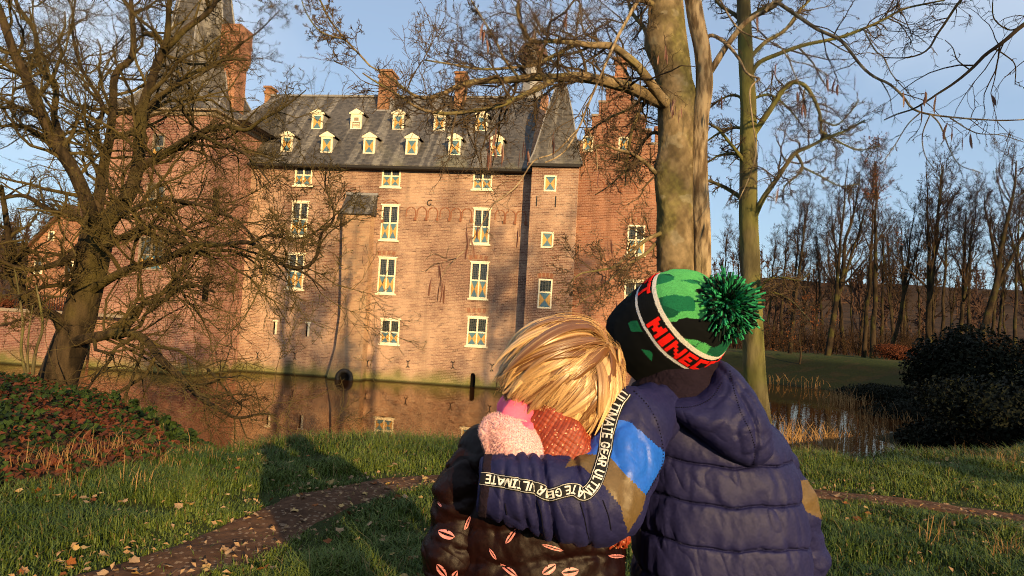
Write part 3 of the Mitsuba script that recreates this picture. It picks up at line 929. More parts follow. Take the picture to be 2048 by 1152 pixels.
def limb_px(pts, w0, w1, y0, y1, n=26, y_mid=None):
    """A limb traced along photograph points at forward distances y0..y1: places in the world, widths in photo pixels."""
    pts = np.array(pts, float)
    c = np.concatenate([[0], np.cumsum(np.linalg.norm(np.diff(pts, axis=0), axis=1))]); c /= c[-1]
    ys = y0 + (y1 - y0) * c if y_mid is None else np.interp(c, [0, 0.5, 1], [y0, y_mid, y1])
    W = np.array([at(a, b, y) for (a, b), y in zip(pts, ys)])
    P = resample(W, n)
    yy = P[:, 1]
    r = np.linspace(w0, w1, n) / 2 * yy / FPX
    return P, r


def bark_fn(dark, light, moss, k_moss, furrow=14.0):
    def fn(p, n, uv):
        a = fbm(p.x * furrow, p.y * furrow, p.z * furrow * 0.22, 4)
        b = fbm(p.x * 1.7, p.y * 1.7, p.z * 1.1, 4)
        c = mix(dark, light, smoothstep(0.3, 0.7, a))
        m = smoothstep(0.62 - k_moss * 0.4, 0.85 - k_moss * 0.4, b + 0.16 * n.z)
        return mix(c, mi.Color3f(moss) * (0.5 + a), m * 0.85)
    return fn


def bark_bump(f, d):
    def fn(p, n, uv):
        return d * fbm(p.x * f, p.y * f, p.z * f * 0.2, 4) + d * 0.25 * fbm(p.x * f * 4, p.y * f * 4, p.z * f * 1.5, 2)
    return fn


principled("bark_left", proc(bark_fn((0.020, 0.014, 0.008), (0.070, 0.048, 0.027), (0.075, 0.060, 0.017), 0.45)), 0.9, 0.15, bump=bark_bump(11, 0.03), bump_eps=4e-3)


def smooth_bark(p, n, uv):
    a = fbm(p.x * 9, p.y * 9, p.z * 5, 4)
    b = fbm(p.x * 3.1, p.y * 3.1, p.z * 1.5 + 4, 4)
    f = fbm(p.x * 30, p.y * 30, p.z * 22, 3)
    c = mix(mi.Color3f(0.135, 0.098, 0.052), mi.Color3f(0.27, 0.20, 0.115), smoothstep(0.32, 0.68, a))
    c = mix(c, mi.Color3f(0.135, 0.130, 0.034) * (0.5 + 1.1 * f), 0.55 * smoothstep(0.44, 0.66, b + 0.10 * (f - 0.5)))
    c = mix(c, mi.Color3f(0.33, 0.29, 0.20), 0.5 * smoothstep(0.62, 0.72, fbm(p.x * 6 + 9, p.y * 6, p.z * 6, 3)))
    return c * (0.62 + 0.75 * f)


principled("bark_smooth", proc(smooth_bark), 0.88, 0.15, bump=lambda p, n, uv: 0.02 * fbm(p.x * 9, p.y * 9, p.z * 4, 4) + 0.007 * fbm(p.x * 45, p.y * 45, p.z * 30, 2), bump_eps=3e-3)
principled("bark_furrowed", proc(bark_fn((0.12, 0.08, 0.045), (0.42, 0.32, 0.20), (0.2, 0.16, 0.07), 0.15, 24.0)), 0.9, 0.15, bump=bark_bump(26, 0.02), bump_eps=2e-3)
principled("bark_young", proc(bark_fn((0.085, 0.072, 0.035), (0.17, 0.145, 0.075), (0.15, 0.15, 0.04), 0.5, 12.0)), 0.88, 0.15, bump=bark_bump(14, 0.012), bump_eps=4e-3)
principled("bark_wood", proc(bark_fn((0.018, 0.013, 0.009), (0.055, 0.038, 0.023), (0.06, 0.056, 0.017), 0.30, 5.0)), 0.9, 0.1)
principled("twig_olive", proc(lambda p, n, uv: mix(mi.Color3f(0.028, 0.019, 0.010), mi.Color3f(0.12, 0.090, 0.030), noise(p.x * 2, p.y * 2, p.z * 2))), 0.85, 0.15)
principled("twig_brown", proc(lambda p, n, uv: mix(mi.Color3f(0.045, 0.030, 0.018), mi.Color3f(0.13, 0.090, 0.05), noise(p.x * 2, p.y * 2, p.z * 2))), 0.85, 0.15)
principled("twig_wood", proc(lambda p, n, uv: mix(mi.Color3f(0.022, 0.015, 0.011), mi.Color3f(0.068, 0.043, 0.027), noise(p.x * 0.6, p.y * 0.6, p.z * 0.6))), 0.9, 0.1)


def trunk_mesh(P, r, sides=20, rough=0.12, burls=(), flare=0.0, seed=1, sub=3):
    """A tapered trunk along P with an uneven surface; burls: (point index fraction, angle, size)."""
    n = len(P) * sub
    Q = resample(np.column_stack([P, r]), n)
    P, r = Q[:, :3], Q[:, 3]
    v, f = tubes(P[None], r[None], sides)
    v = v.reshape(n, sides, 3)
    c = P[:, None]
    ang = np.arange(sides) * 2 * np.pi / sides
    rad = v - c
    q = np.concatenate([np.cos(ang)[None, :, None] * np.ones((n, 1, 1)) * 0.9, np.sin(ang)[None, :, None] * np.ones((n, 1, 1)) * 0.9, P[:, None, 2:] * np.ones((1, sides, 1)) * 1.3], -1)
    k = 1 + rough * 2 * (meshkit.fbm(q + seed * 3.1, 3, seed) - 0.5)
    tt = np.linspace(0, 1, n)[:, None]
    k = k + flare * np.exp(-tt * n / 6.0) * (1 + 0.5 * np.cos(ang * 5 + seed)[None])
    v = c + rad * k[..., None]
    for (z, pt, s) in burls:
        pt = np.array(pt)
        d = np.linalg.norm(v - pt, axis=-1)
        v = v + unit(rad) * (s * np.exp(-(d / (s * 1.9)) ** 2))[..., None]
    return trimesh.Trimesh(v.reshape(-1, 3), f, process=False)


def build_tree(key, trunk, limbs, bark, twig, g, levels, sides=(8, 5, 3, 3), limb_sides=9, trunk_kw={}, extra_limbs=None, height=None):
    """trunk (P, r) list; limbs list of (P, r); levels: keyword sets for sprout. Limbs are parts; all finer twigs are the crown."""
    P0_, r0_ = trunk[0]
    zb = float(land_z(P0_[0, 0], P0_[0, 1])) - 0.15
    if P0_[0, 2] > zb:
        k_ = max(2, int((P0_[0, 2] - zb) / 0.35))
        ext = np.array([[P0_[0, 0], P0_[0, 1], z] for z in np.linspace(zb, P0_[0, 2], k_, endpoint=False)])
        trunk[0] = (np.vstack([ext, P0_]), np.concatenate([np.full(k_, r0_[0]), r0_]))
    upper = []
    if height:      # the tree goes on above the picture: trunk and upper boughs
        P0_, r0_ = trunk[0]
        z1 = P0_[-1, 2]
        zz = np.arange(z1 + 0.5, height, 0.5)
        sway = np.cumsum(g.normal(0, 0.05, (len(zz), 2)), 0)
        up_ = np.column_stack([P0_[-1, 0] + sway[:, 0], P0_[-1, 1] + sway[:, 1], zz])
        ru_ = r0_[-1] * (1 - 0.8 * (zz - z1) / (height - z1))
        trunk[0] = (np.vstack([P0_, up_]), np.concatenate([r0_, ru_]))
        UP, UR = resample(up_, 16)[None], np.linspace(ru_[0], ru_[-1], 16)[None]
        q1 = sprout(g, UP, UR, 15, 0.42, 52, n=10, wander=0.16, up=0.06, t0=0.02, rrat=0.5, rend=0.2, rmin=0.008)
        q2 = sprout(g, *q1, 9, 0.42, 48, n=7, wander=0.22, up=0.04, t0=0.15, rrat=0.5, rmin=0.005)
        q3 = sprout(g, *q2, 6, 0.5, 45, n=5, wander=0.25, up=0.03, t0=0.15, rrat=0.6, rmin=0.004)
        q4 = sprout(g, *q3, 3, 0.55, 45, n=3, wander=0.25, t0=0.2, rrat=0.7, rmin=0.0035)
        upper = [tubes(*q1, 6), tubes(*q2, 4), tubes(*q3, 3), tubes(*q4, 3)]
    for i, (P, r) in enumerate(trunk):
        obj("trunk", trunk_mesh(P, r, **(trunk_kw if i == 0 else {k: v for k, v in trunk_kw.items() if k not in ("flare", "burls")})), bark, key, smooth=True)
    for (P, r) in limbs:
        q = trunk_mesh(P, r, sides=limb_sides, rough=0.16, seed=int(abs(P[-1][0]) * 97) % 50, sub=2)
        obj("limb", q, bark, key, smooth=True)
    PL = np.stack([resample(P, 16) for P, r in limbs]); RL = np.stack([np.interp(np.linspace(0, 1, 16), np.linspace(0, 1, len(r)), r) for P, r in limbs])
    crown = []
    cur = [(PL, RL)] if extra_limbs is None else [(PL, RL), extra_limbs]
    for li, kw in enumerate(levels):
        nxt = []
        for (P, R) in cur:
            nxt.append(sprout(g, P, R, **kw))
        for Q, S in nxt:
            crown.append(tubes(Q, S, sides[li]))
        cur = nxt
    m = join(crown + upper)
    obj("crown", m, twig, key, smooth=False)
    labels[f"{key}__crown"] = {"label": "dense bare twigs of the crown", "kind": "stuff"}
    return len(m.faces)


# --- the large gnarled tree on the left
g = np.random.default_rng(5)
kl = thing("gnarled_tree", "large gnarled bare tree with mossy leaning trunk on the ivy bank at the left", "tree")
Y = 10.0
trunk = limb_px([(96, 815), (112, 770), (132, 715), (150, 665), (164, 615), (178, 560), (188, 510), (194, 470)], 66, 56, Y, Y, 20)
LL = [
    ([(180, 520), (212, 455), (240, 415), (257, 392), (276, 330), (280, 260), (287, 208), (302, 167), (319, 115), (347, 83), (375, 55), (410, 31), (430, 7), (445, -40)], 34, 6, Y, Y - 0.3),
    ([(319, 115), (333, 80), (337, 42), (338, 0), (345, -60)], 15, 6, Y - 0.2, Y - 0.6),
    ([(272, 345), (288, 330), (333, 305), (375, 278), (417, 259), (451, 252), (493, 260), (521, 240), (556, 222), (590, 198), (612, 180)], 19, 2, Y, Y - 1.2),
    ([(400, 268), (434, 286), (486, 305), (514, 333), (542, 368)], 8, 3, Y - 0.6, Y - 1.4),
    ([(283, 232), (333, 184), (375, 153), (403, 139), (448, 121), (490, 118)], 14, 4, Y, Y + 1.0),
    ([(185, 520), (193, 450), (198, 400), (208, 330), (219, 278), (226, 208), (229, 156), (243, 132), (264, 115), (267, 69), (262, 0), (258, -50)], 24, 7, Y, Y + 0.9),
    ([(208, 320), (193, 262), (206, 215), (180, 165), (160, 130), (145, 60), (150, 0)], 11, 4, Y + 0.2, Y + 1.2),
    ([(184, 520), (182, 455), (178, 418), (150, 347), (122, 302), (94, 250), (69, 194), (52, 153), (28, 104), (10, 52), (-5, 10)], 32, 14, Y, Y - 0.8),
    ([(160, 370), (140, 320), (120, 270), (108, 230), (111, 174), (80, 132), (69, 62), (35, 10), (20, -50)], 16, 6, Y - 0.1, Y + 1.0),
    ([(180, 585), (150, 568), (115, 570), (70, 578), (20, 600)], 12, 4, Y, Y - 1.2),
    ([(186, 500), (165, 488), (139, 515), (87, 535), (35, 535), (-10, 515)], 18, 6, Y, Y - 1.0),
    ([(140, 700), (125, 660), (112, 634), (76, 622), (56, 601), (35, 567), (21, 504), (12, 435), (2, 370)], 24, 8, Y - 0.1, Y - 0.8),
    ([(190, 470), (150, 430), (100, 420), (50, 392), (0, 398), (-40, 410)], 14, 5, Y, Y - 1.4),
    ([(110, 285), (70, 262), (40, 250), (0, 252), (-40, 245)], 9, 4, Y, Y - 0.7),
    ([(90, 240), (50, 218), (0, 215), (-40, 220)], 8, 4, Y - 0.3, Y - 1.4),
    ([(56, 640), (38, 640), (15, 648), (-15, 655)], 6, 4, Y - 0.8, Y - 1.2),
    ([(188, 578), (222, 556), (257, 539), (295, 528), (330, 520), (360, 503), (392, 490), (444, 490), (497, 485), (538, 508), (573, 532), (608, 546), (650, 580)], 20, 3, Y - 0.1, Y - 2.0),
    ([(195, 505), (246, 473), (286, 456), (320, 456), (360, 473), (390, 500), (430, 520)], 15, 4, Y, Y - 1.2),
    ([(210, 460), (235, 435), (266, 419), (295, 408), (326, 399), (360, 402), (412, 413), (444, 428), (472, 439), (501, 468), (530, 500)], 12, 3, Y - 0.1, Y - 1.5),
    ([(138, 690), (163, 680), (194, 674), (226, 667), (264, 667), (292, 681), (312, 706), (333, 730), (368, 761), (400, 795), (440, 819), (475, 836), (520, 828), (552, 830)], 24, 3, Y - 0.1, Y - 2.2),
    ([(226, 668), (240, 657), (271, 633), (288, 608), (333, 598), (347, 580), (389, 570), (430, 585)], 15, 4, Y - 0.3, Y - 1.4),
    ([(573, 532), (610, 535), (634, 510), (643, 468), (663, 446), (668, 431), (666, 410), (656, 389), (650, 369), (652, 340)], 8, 3, Y - 1.8, Y - 1.7),
    ([(500, 485), (540, 470), (580, 478), (620, 470), (660, 440), (700, 400)], 6, 2, Y - 1.5, Y - 2.0),
    ([(300, 330), (340, 380), (360, 440), (400, 470)], 5, 2, Y - 0.2, Y - 0.9),
    ([(440, 122), (480, 90), (520, 60), (560, 20)], 5, 2, Y + 0.8, Y + 1.2),
]
limbs = [limb_px(p, a, b, y0, y1) for p, a, b, y0, y1 in LL]
lv = [dict(per=lambda L: 7 + 3.4 * L, ratio=0.50, angle=55, n=8, wander=0.30, up=0.05, t0=0.12, rrat=0.5, rmax=0.028, zig=0.16, droop=0.15),
      dict(per=7, ratio=0.56, angle=50, n=5, wander=0.30, up=0.05, t0=0.12, rrat=0.55, zig=0.2, droop=0.1, rmin=0.0030),
      dict(per=5, ratio=0.58, angle=48, n=4, wander=0.28, up=0.05, t0=0.12, rrat=0.6, zig=0.25, rmin=0.0026),
      dict(per=1.6, ratio=0.60, angle=46, n=3, wander=0.25, up=0.02, t0=0.2, rrat=0.7, zig=0.25, rmin=0.0022)]
nl = build_tree(kl, [trunk], limbs, "bark_left", "twig_olive", g, lv, trunk_kw=dict(rough=0.16, flare=0.5, seed=4))
# saplings beside it
ks = thing("thin_sapling", "thin bare sapling stems left of the gnarled trunk", "tree")
sl = [limb_px(p, a, b, 9.2, 9.0, 14) for p, a, b in (([(58, 772), (50, 740), (42, 700), (46, 650), (40, 600), (30, 540)], 7, 3), ([(62, 772), (72, 700), (85, 660), (82, 620), (72, 570)], 8, 3), ([(60, 775), (55, 720), (58, 660), (66, 610)], 6, 2))]
for P, r in sl:
    obj("stem", trunk_mesh(P, r, sides=7, rough=0.1, sub=1), "bark_young", ks, smooth=True)
PL = np.stack([resample(P, 14) for P, r in sl]); RL = np.stack([r for P, r in sl])
a1 = sprout(g, PL, RL, 9, 0.3, 45, wander=0.25, rmax=0.006); a2 = sprout(g, *a1, 4, 0.5, 45, n=5)
obj("crown", join([tubes(*a1, 4), tubes(*a2, 3)]), "twig_brown", ks)

# --- the trees in the middle
g = np.random.default_rng(8)
ka = thing("smooth_barked_tree", "tall bare tree with thick smooth mossy trunk and burls behind the boy's hat", "tree")
Y = 8.0
trunk = limb_px([(1365, 900), (1358, 760), (1353, 640), (1352, 560), (1350, 460), (1352, 400), (1353, 300), (1351, 200), (1345, 130), (1335, 60), (1330, 0), (1323, -80), (1319, -200)], 76, 69, Y, Y, 24)
bur = [(0, at(1296, 85, Y - 0.1), 0.125), (0, at(1310, 335, Y - 0.12), 0.09), (0, at(1304, 380, Y - 0.15), 0.085), (0, at(1392, 190, Y), 0.06), (0, at(1330, 420, Y - .2), 0.05)]
A = [
    ([(1345, 222), (1327, 207), (1299, 194), (1265, 177), (1230, 168), (1199, 160), (1150, 153), (1108, 156), (1067, 153), (1039, 158), (980, 161), (935, 165), (900, 180), (860, 196), (830, 192), (800, 170), (772, 150), (740, 132)], 30, 3, Y, Y - 1.6),
    ([(1112, 156), (1080, 174), (1039, 194), (997, 212), (950, 221), (900, 227), (862, 224), (832, 214), (815, 202), (790, 186), (752, 164), (725, 146)], 14, 3, Y - 0.9, Y - 1.9),
    ([(1342, 215), (1322, 194), (1299, 163), (1275, 132), (1247, 108), (1223, 92), (1178, 90), (1143, 84), (1108, 82), (1063, 82), (1050, 62), (1035, 30), (1040, -20)], 22, 4, Y - 0.1, Y - 1.2),
    ([(1165, 87), (1143, 92), (1122, 104), (1094, 118), (1067, 130), (1015, 136), (960, 138), (900, 128), (850, 120)], 9, 3, Y - 0.5, Y - 1.5),
    ([(1328, 200), (1290, 205), (1265, 257), (1258, 295), (1252, 340), (1251, 372)], 11, 3, Y, Y + 0.3),
    ([(1340, 355), (1313, 347), (1292, 326), (1261, 307), (1233, 299), (1205, 290), (1175, 300)], 12, 3, Y, Y - 0.6),
    ([(1345, 460), (1318, 468), (1297, 477), (1275, 493), (1256, 511), (1240, 525), (1222, 536), (1190, 542), (1160, 548), (1140, 566)], 10, 2, Y, Y - 0.9),
    ([(1340, 470), (1317, 482), (1293, 506), (1256, 529), (1236, 545), (1198, 577), (1164, 601), (1150, 615)], 9, 2, Y + 0.1, Y - 0.6),
    ([(1345, 535), (1318, 545), (1304, 557), (1280, 580)], 7, 3, Y, Y - 0.2),
    ([(1340, 290), (1312, 265), (1290, 280), (1260, 330), (1220, 370), (1190, 390)], 8, 2, Y + 0.2, Y + 0.8),
    ([(1335, 140), (1300, 110), (1290, 60), (1262, 20), (1250, -40)], 12, 5, Y + 0.2, Y + 0.8),
    ([(1340, 30), (1290, 0), (1230, -30), (1150, -50)], 14, 6, Y, Y - 0.5),
    ([(1322, 150), (1270, 210), (1220, 235), (1180, 262), (1150, 300)], 8, 2, Y + 0.3, Y + 0.9),
    ([(1040, 158), (1010, 120), (985, 70), (960, 30), (930, -20)], 6, 2, Y - 1.1, Y - 1.3),
    ([(740, 132), (720, 110), (690, 78), (660, 40), (640, 0), (620, -30)], 4, 3, Y - 1.6, Y - 1.7),
    ([(690, 80), (640, 62), (610, 20), (600, -20)], 3.5, 2, Y - 1.7, Y - 1.8),
]
limbs = [limb_px(p, a, b, y0, y1) for p, a, b, y0, y1 in A]
lvA = [dict(per=lambda L: 9 + 5.0 * L, ratio=0.38, angle=55, n=8, wander=0.26, up=0.04, t0=0.14, rrat=0.45, rmax=0.016, zig=0.16),
       dict(per=7, ratio=0.58, angle=50, n=6, wander=0.28, up=0.03, t0=0.12, rrat=0.55, zig=0.2, rmin=0.0026),
       dict(per=5, ratio=0.55, angle=48, n=4, wander=0.25, up=0.02, t0=0.15, rrat=0.6, zig=0.25, rmin=0.0021),
       dict(per=1.5, ratio=0.65, angle=46, n=3, wander=0.25, t0=0.2, rrat=0.7, zig=0.25, rmin=0.0018)]
na = build_tree(ka, [trunk], limbs, "bark_smooth", "twig_brown", g, lvA, height=15.5, trunk_kw=dict(rough=0.07, flare=0.35, seed=2, sides=32, burls=bur, sub=4))

kb = thing("pod_tree", "slender tree with pale furrowed bark and hanging brown seed pods beside the smooth trunk", "tree")
Y = 7.92
trunk = limb_px([(1420, 900), (1412, 760), (1408, 640), (1405, 560), (1403, 450), (1398, 340), (1400, 240), (1408, 180), (1406, 110), (1394, 50), (1386, 0), (1378, -90)], 38, 32, Y, Y, 22)
B = [
    ([(1404, 160), (1421, 142), (1452, 94), (1487, 49), (1514, 31), (1549, 12), (1575, -15)], 15, 7, Y, Y - 0.3),
    ([(1530, 22), (1549, 4), (1594, 31), (1636, 59), (1678, 78), (1699, 101), (1723, 132), (1747, 153), (1782, 170), (1810, 198), (1827, 219), (1862, 229), (1921, 236), (2004, 241), (2060, 238)], 8, 2.5, Y - 0.3, Y - 1.6),
    ([(1408, 80), (1424, 71), (1452, 87), (1476, 115), (1494, 146), (1520, 158)], 8, 4, Y, Y - 0.4),
    ([(1390, -20), (1330, -40), (1285, -10), (1247, 52), (1226, 94), (1199, 156), (1178, 205), (1157, 257), (1126, 306), (1090, 325)], 9, 3, Y, Y - 1.2),
    ([(1157, 257), (1110, 305), (1068, 322), (1033, 372), (988, 407), (970, 438), (950, 470), (932, 497), (894, 535), (880, 560)], 3.6, 1.6, Y - 1.0, Y - 1.6),
    ([(1520, 157), (1500, 180), (1505, 240), (1512, 300), (1500, 350), (1478, 400)], 3.5, 1.6, Y - 0.4, Y - 0.7),
    ([(1440, 0), (1480, 60), (1555, 90), (1580, 120), (1620, 130), (1655, 150)], 4, 1.8, Y - 0.2, Y - 1.0),
    ([(1575, 110), (1590, 150), (1610, 185), (1655, 198)], 3, 1.5, Y - 0.6, Y - 0.9),
    ([(1862, 229), (1880, 250), (1900, 300), (1920, 330), (1960, 345)], 3, 1.5, Y - 1.2, Y - 1.3),
    ([(1860, 229), (1845, 270), (1850, 310), (1870, 340)], 2.6, 1.4, Y - 1.2, Y - 1.0),
    ([(1840, 226), (1815, 250), (1790, 290), (1765, 325)], 2.8, 1.4, Y - 1.2, Y - 1.4),
    ([(1900, 236), (1950, 265), (2000, 270), (2050, 285)], 2.8, 1.4, Y - 1.3, Y - 1.6),
    ([(1180, 200), (1165, 230), (1190, 290), (1195, 340)], 2.6, 1.4, Y - 0.7, Y - 0.8),
    ([(1726, 56), (1750, 100), (1768, 115), (1785, 150), (1830, 200)], 3, 1.5, Y - 0.7, Y - 0.7),
]
limbs = [limb_px(p, a, b, y0, y1) for p, a, b, y0, y1 in B]
lvB = [dict(per=lambda L: 3 + 2.2 * L, ratio=0.30, angle=50, n=8, wander=0.22, up=-0.02, t0=0.2, rrat=0.55, rmax=0.007, droop=0.25, zig=0.1, rmin=0.0026),
       dict(per=3, ratio=0.5, angle=45, n=6, wander=0.24, up=-0.02, t0=0.25, rrat=0.6, droop=0.2, zig=0.15, rmin=0.0022)]
nb = build_tree(kb, [trunk], limbs, "bark_furrowed", "twig_brown", g, lvB, height=12.0, trunk_kw=dict(rough=0.10, flare=0.3, seed=7, sides=24, sub=4))
# its pods: long flat brown legumes, each hanging on its own
principled("pod_skin", proc(lambda p, n, uv: mix(mi.Color3f(0.085, 0.030, 0.018), mi.Color3f(0.20, 0.075, 0.038), noise(p.x * 30, p.y * 30, p.z * 18))), 0.5, 0.4)


def pod(p, L, yaw, lean, curl):
    n = 10
    t = np.linspace(0, 1, n)
    w = 0.011 * np.sin(np.pi * np.clip(t * 0.96 + 0.03, 0, 1)) ** 0.5
    c, s = math.cos(yaw), math.sin(yaw)
    cx = lean * t * L + curl * L * np.sin(t * 2.6)
    C = np.stack([p[0] + cx * c, p[1] + cx * s, p[2] - 0.02 - t * L], 1)
    side = np.array([c, s, 0]); nrm = np.array([-s, c, 0])
    ring = [(1, 0), (0.5, 0.28), (-0.5, 0.28), (-1, 0), (-0.5, -0.28), (0.5, -0.28)]
    bump = 1 + 0.25 * np.abs(np.sin(t * 24))
    V = np.stack([C + (a * w)[:, None] * side + (b * w * bump)[:, None] * nrm for a, b in ring], 1)
    i, j = np.meshgrid(np.arange(n - 1), np.arange(6), indexing="ij")
    q = np.stack([i * 6 + j, i * 6 + (j + 1) % 6, (i + 1) * 6 + (j + 1) % 6, (i + 1) * 6 + j], -1).reshape(-1, 4)
    st, sf = tubes(np.array([[p, [p[0], p[1], p[2] - 0.03]]]), np.full((1, 2), 0.0015), 3)
    return join([(V.reshape(-1, 3), np.vstack([q[:, [0, 1, 2]], q[:, [0, 2, 3]]])), (st, sf)])


pods = [(985, 262, 6.2, 3), (978, 300, 6.2, 4), (1003, 290, 6.2, 4), (1045, 300, 6.4, 3), (1050, 285, 6.4, 2), (962, 55, 6.6, 4), (982, 70, 6.6, 2), (1140, 30, 6.9, 3), (935, 458, 6.0, 2), (940, 480, 6.0, 3), (950, 452, 6.0, 2),
        (880, 535, 5.9, 2), (887, 555, 5.9, 3), (868, 550, 5.9, 1), (1022, 455, 6.2, 1), (1038, 445, 6.2, 1), (1110, 270, 6.5, 3), (1326, 90, 7.1, 2), (1345, 195, 7.05, 4), (1358, 215, 7.05, 3), (1322, 110, 7.1, 1), (1603, 185, 6.7, 3), (1600, 210, 6.7, 3),
        (1608, 205, 6.7, 2), (1657, 145, 6.6, 2), (1670, 150, 6.6, 2), (1706, 148, 6.5, 1), (1852, 190, 6.2, 2), (1857, 195, 6.2, 2), (1810, 170, 6.2, 1), (1912, 243, 6.1, 2), (1930, 268, 6.1, 1), (1941, 258, 6.1, 1), (1512, 30, 7.0, 2),
        (1540, 135, 6.9, 1), (1440, 185, 7.2, 1), (1560, 372, 6.8, 1), (1545, 280, 6.9, 1), (1212, 480, 6.8, 2), (1205, 545, 6.8, 2), (1215, 535, 6.8, 2), (1200, 335, 6.7, 1), (1230, 585, 6.8, 1), (1985, 190, 6.0, 1), (1560, 128, 6.8, 1)]
for (px, py, yy, n) in pods:
    c = at(px, py, yy)
    for _ in range(n):
        o = c + g.normal(0, 0.028, 3)
        obj("pod", pod(o, g.uniform(0.10, 0.19), g.uniform(0, 6.28), g.uniform(-0.2, 0.2), g.uniform(-0.12, 0.12)), "pod_skin", kb, smooth=40)

kc = thing("straight_tree", "straight bare tree with olive bark standing at the pond to the right of the hat", "tree")
Y = 11.0
trunk = limb_px([(1522, 875), (1513, 790), (1507, 700), (1502, 560), (1498, 470), (1496, 400), (1497, 300), (1496, 200), (1491, 100), (1487, 0), (1483, -120)], 46, 24, Y, Y, 22)
C = [
    ([(1500, 280), (1515, 257), (1539, 222), (1563, 184), (1584, 165), (1608, 170), (1626, 194), (1640, 229), (1643, 264), (1660, 280)], 13, 4, Y, Y - 0.6),
    ([(1502, 450), (1525, 399), (1556, 354), (1588, 309), (1615, 295), (1657, 274), (1690, 262), (1730, 240)], 13, 3, Y, Y - 1.0),
    ([(1592, 306), (1605, 333), (1594, 351), (1570, 372), (1565, 400)], 6, 2.5, Y - 0.5, Y - 0.6),
    ([(1606, 335), (1640, 352), (1680, 372), (1720, 368)], 4, 2, Y - 0.5, Y - 0.9),
    ([(1498, 345), (1483, 316), (1459, 285), (1435, 257), (1410, 245)], 10, 4, Y, Y - 0.2),
    ([(1497, 165), (1515, 128), (1556, 108), (1608, 90), (1678, 75), (1730, 56), (1775, 35), (1810, 17), (1890, 0)], 10, 3, Y, Y - 1.2),
    ([(1500, 420), (1480, 395), (1450, 375), (1417, 361)], 11, 6, Y + 0.1, Y + 0.5),
    ([(1495, 60), (1470, 30), (1440, 10), (1420, -20)], 9, 5, Y, Y + 0.4),
    ([(1496, 120), (1530, 85), (1570, 60), (1600, 20), (1640, -20)], 9, 4, Y + 0.1, Y + 0.8),
    ([(1498, 260), (1470, 255), (1440, 265), (1410, 285)], 7, 3, Y + 0.1, Y + 0.6),
    ([(1497, 320), (1470, 308), (1440, 310), (1415, 325)], 7, 3, Y - 0.1, Y + 0.3),
    ([(1498, 210), (1470, 190), (1440, 200), (1415, 220)], 6, 3, Y, Y + 0.5),
    ([(1497, 200), (1540, 190), (1580, 220), (1610, 260)], 6, 2, Y + 0.2, Y + 1.0),
    ([(1506, 620), (1530, 565), (1560, 555), (1600, 560), (1620, 545)], 7, 2, Y, Y - 0.7),
    ([(1505, 600), (1540, 585), (1580, 600), (1620, 640)], 5, 2, Y, Y - 0.8),
    ([(1490, 40), (1540, 10), (1580, -10), (1640, -30)], 9, 4, Y, Y - 0.7),
    ([(1640, 240), (1672, 250), (1700, 225), (1718, 200)], 4, 2, Y - 0.6, Y - 0.8),
    ([(1645, 264), (1690, 290), (1720, 300), (1760, 292)], 4, 2, Y - 0.7, Y - 1.0),
]
limbs = [limb_px(p, a, b, y0, y1) for p, a, b, y0, y1 in C]
lvC = [dict(per=lambda L: 9 + 4.5 * L, ratio=0.40, angle=52, n=8, wander=0.26, up=0.0, t0=0.14, rrat=0.5, rmax=0.014, zig=0.16, rmin=0.0035),
       dict(per=6, ratio=0.55, angle=50, n=6, wander=0.28, up=0.0, t0=0.12, rrat=0.55, zig=0.2, rmin=0.0030),
       dict(per=5, ratio=0.52, angle=48, n=5, wander=0.25, up=0.0, t0=0.15, rrat=0.6, zig=0.25, rmin=0.0026)]
nc = build_tree(kc, [trunk], limbs, "bark_young", "twig_brown", g, lvC, height=15.0, trunk_kw=dict(rough=0.06, flare=0.3, seed=5, sides=20, sub=3))

# --- tree standing just outside the frame on the right, its boughs reach in
kd = thing("overhanging_tree", "dark drooping boughs of a tree reaching in from the upper right corner", "tree")
Y = 7.0
base = np.array([7.4, 6.6, land_z(7.4, 6.6).item() - 0.1])
tp = np.array([base, base + [0.05, 0, 2], base + [0.0, 0.1, 4], base + [-0.1, 0.1, 6.2], base + [0, 0, 8.5]])
tP = resample(tp, 18)
D = [
    ([(2420, -120), (2250, -60), (2120, 10), (2048, 49), (2008, 83), (1969, 111), (1942, 139), (1903, 170), (1865, 194), (1834, 215), (1792, 229), (1768, 240)], 16, 2.5, 6.6, Y - 0.4),
    ([(2300, -200), (2100, -140), (1990, -70), (1922, 0), (1893, 42), (1865, 83), (1855, 101), (1817, 115), (1768, 115)], 12, 2, 6.6, Y),
    ([(2050, 48), (2020, 60), (1990, 40), (1985, 10), (1990, -20)], 3.5, 1.5, 6.8, 6.9),
    ([(1990, 98), (2010, 110), (2030, 130), (2030, 170)], 3, 1.4, 6.8, 6.9),
    ([(1940, 140), (1915, 120), (1905, 95), (1890, 80)], 2.6, 1.4, 6.8, 6.9),
]
limbs = [limb_px(p, a, b, y0, y1) for p, a, b, y0, y1 in D]
limbs += [(resample(np.array([tP[12], tP[12] + [1.5, -0.5, 1.2], tP[12] + [3, -0.8, 2.6]]), 26), np.linspace(0.05, 0.01, 26)), (resample(np.array([tP[15], tP[15] + [-0.3, 1.5, 1.2], tP[15] + [-0.2, 3, 2.4]]), 26), np.linspace(0.05, 0.01, 26))]
nd = build_tree(kd, [(tP, np.linspace(0.2, 0.10, 18))], limbs, "bark_wood", "twig_wood", g, lvB, trunk_kw=dict(rough=0.08, flare=0.3, seed=3))
principled("dry_leaf", proc(lambda p, n, uv: mix(mi.Color3f(0.20, 0.09, 0.03), mi.Color3f(0.42, 0.26, 0.10), noise(p.x * 25, p.y * 25, p.z * 25))), 0.8, 0.2)
open("/workdir/tris.txt","w").write(repr((nl,na,nb,nc,nd))) if 0 else print("tris", nl, na, nb, nc, nd)
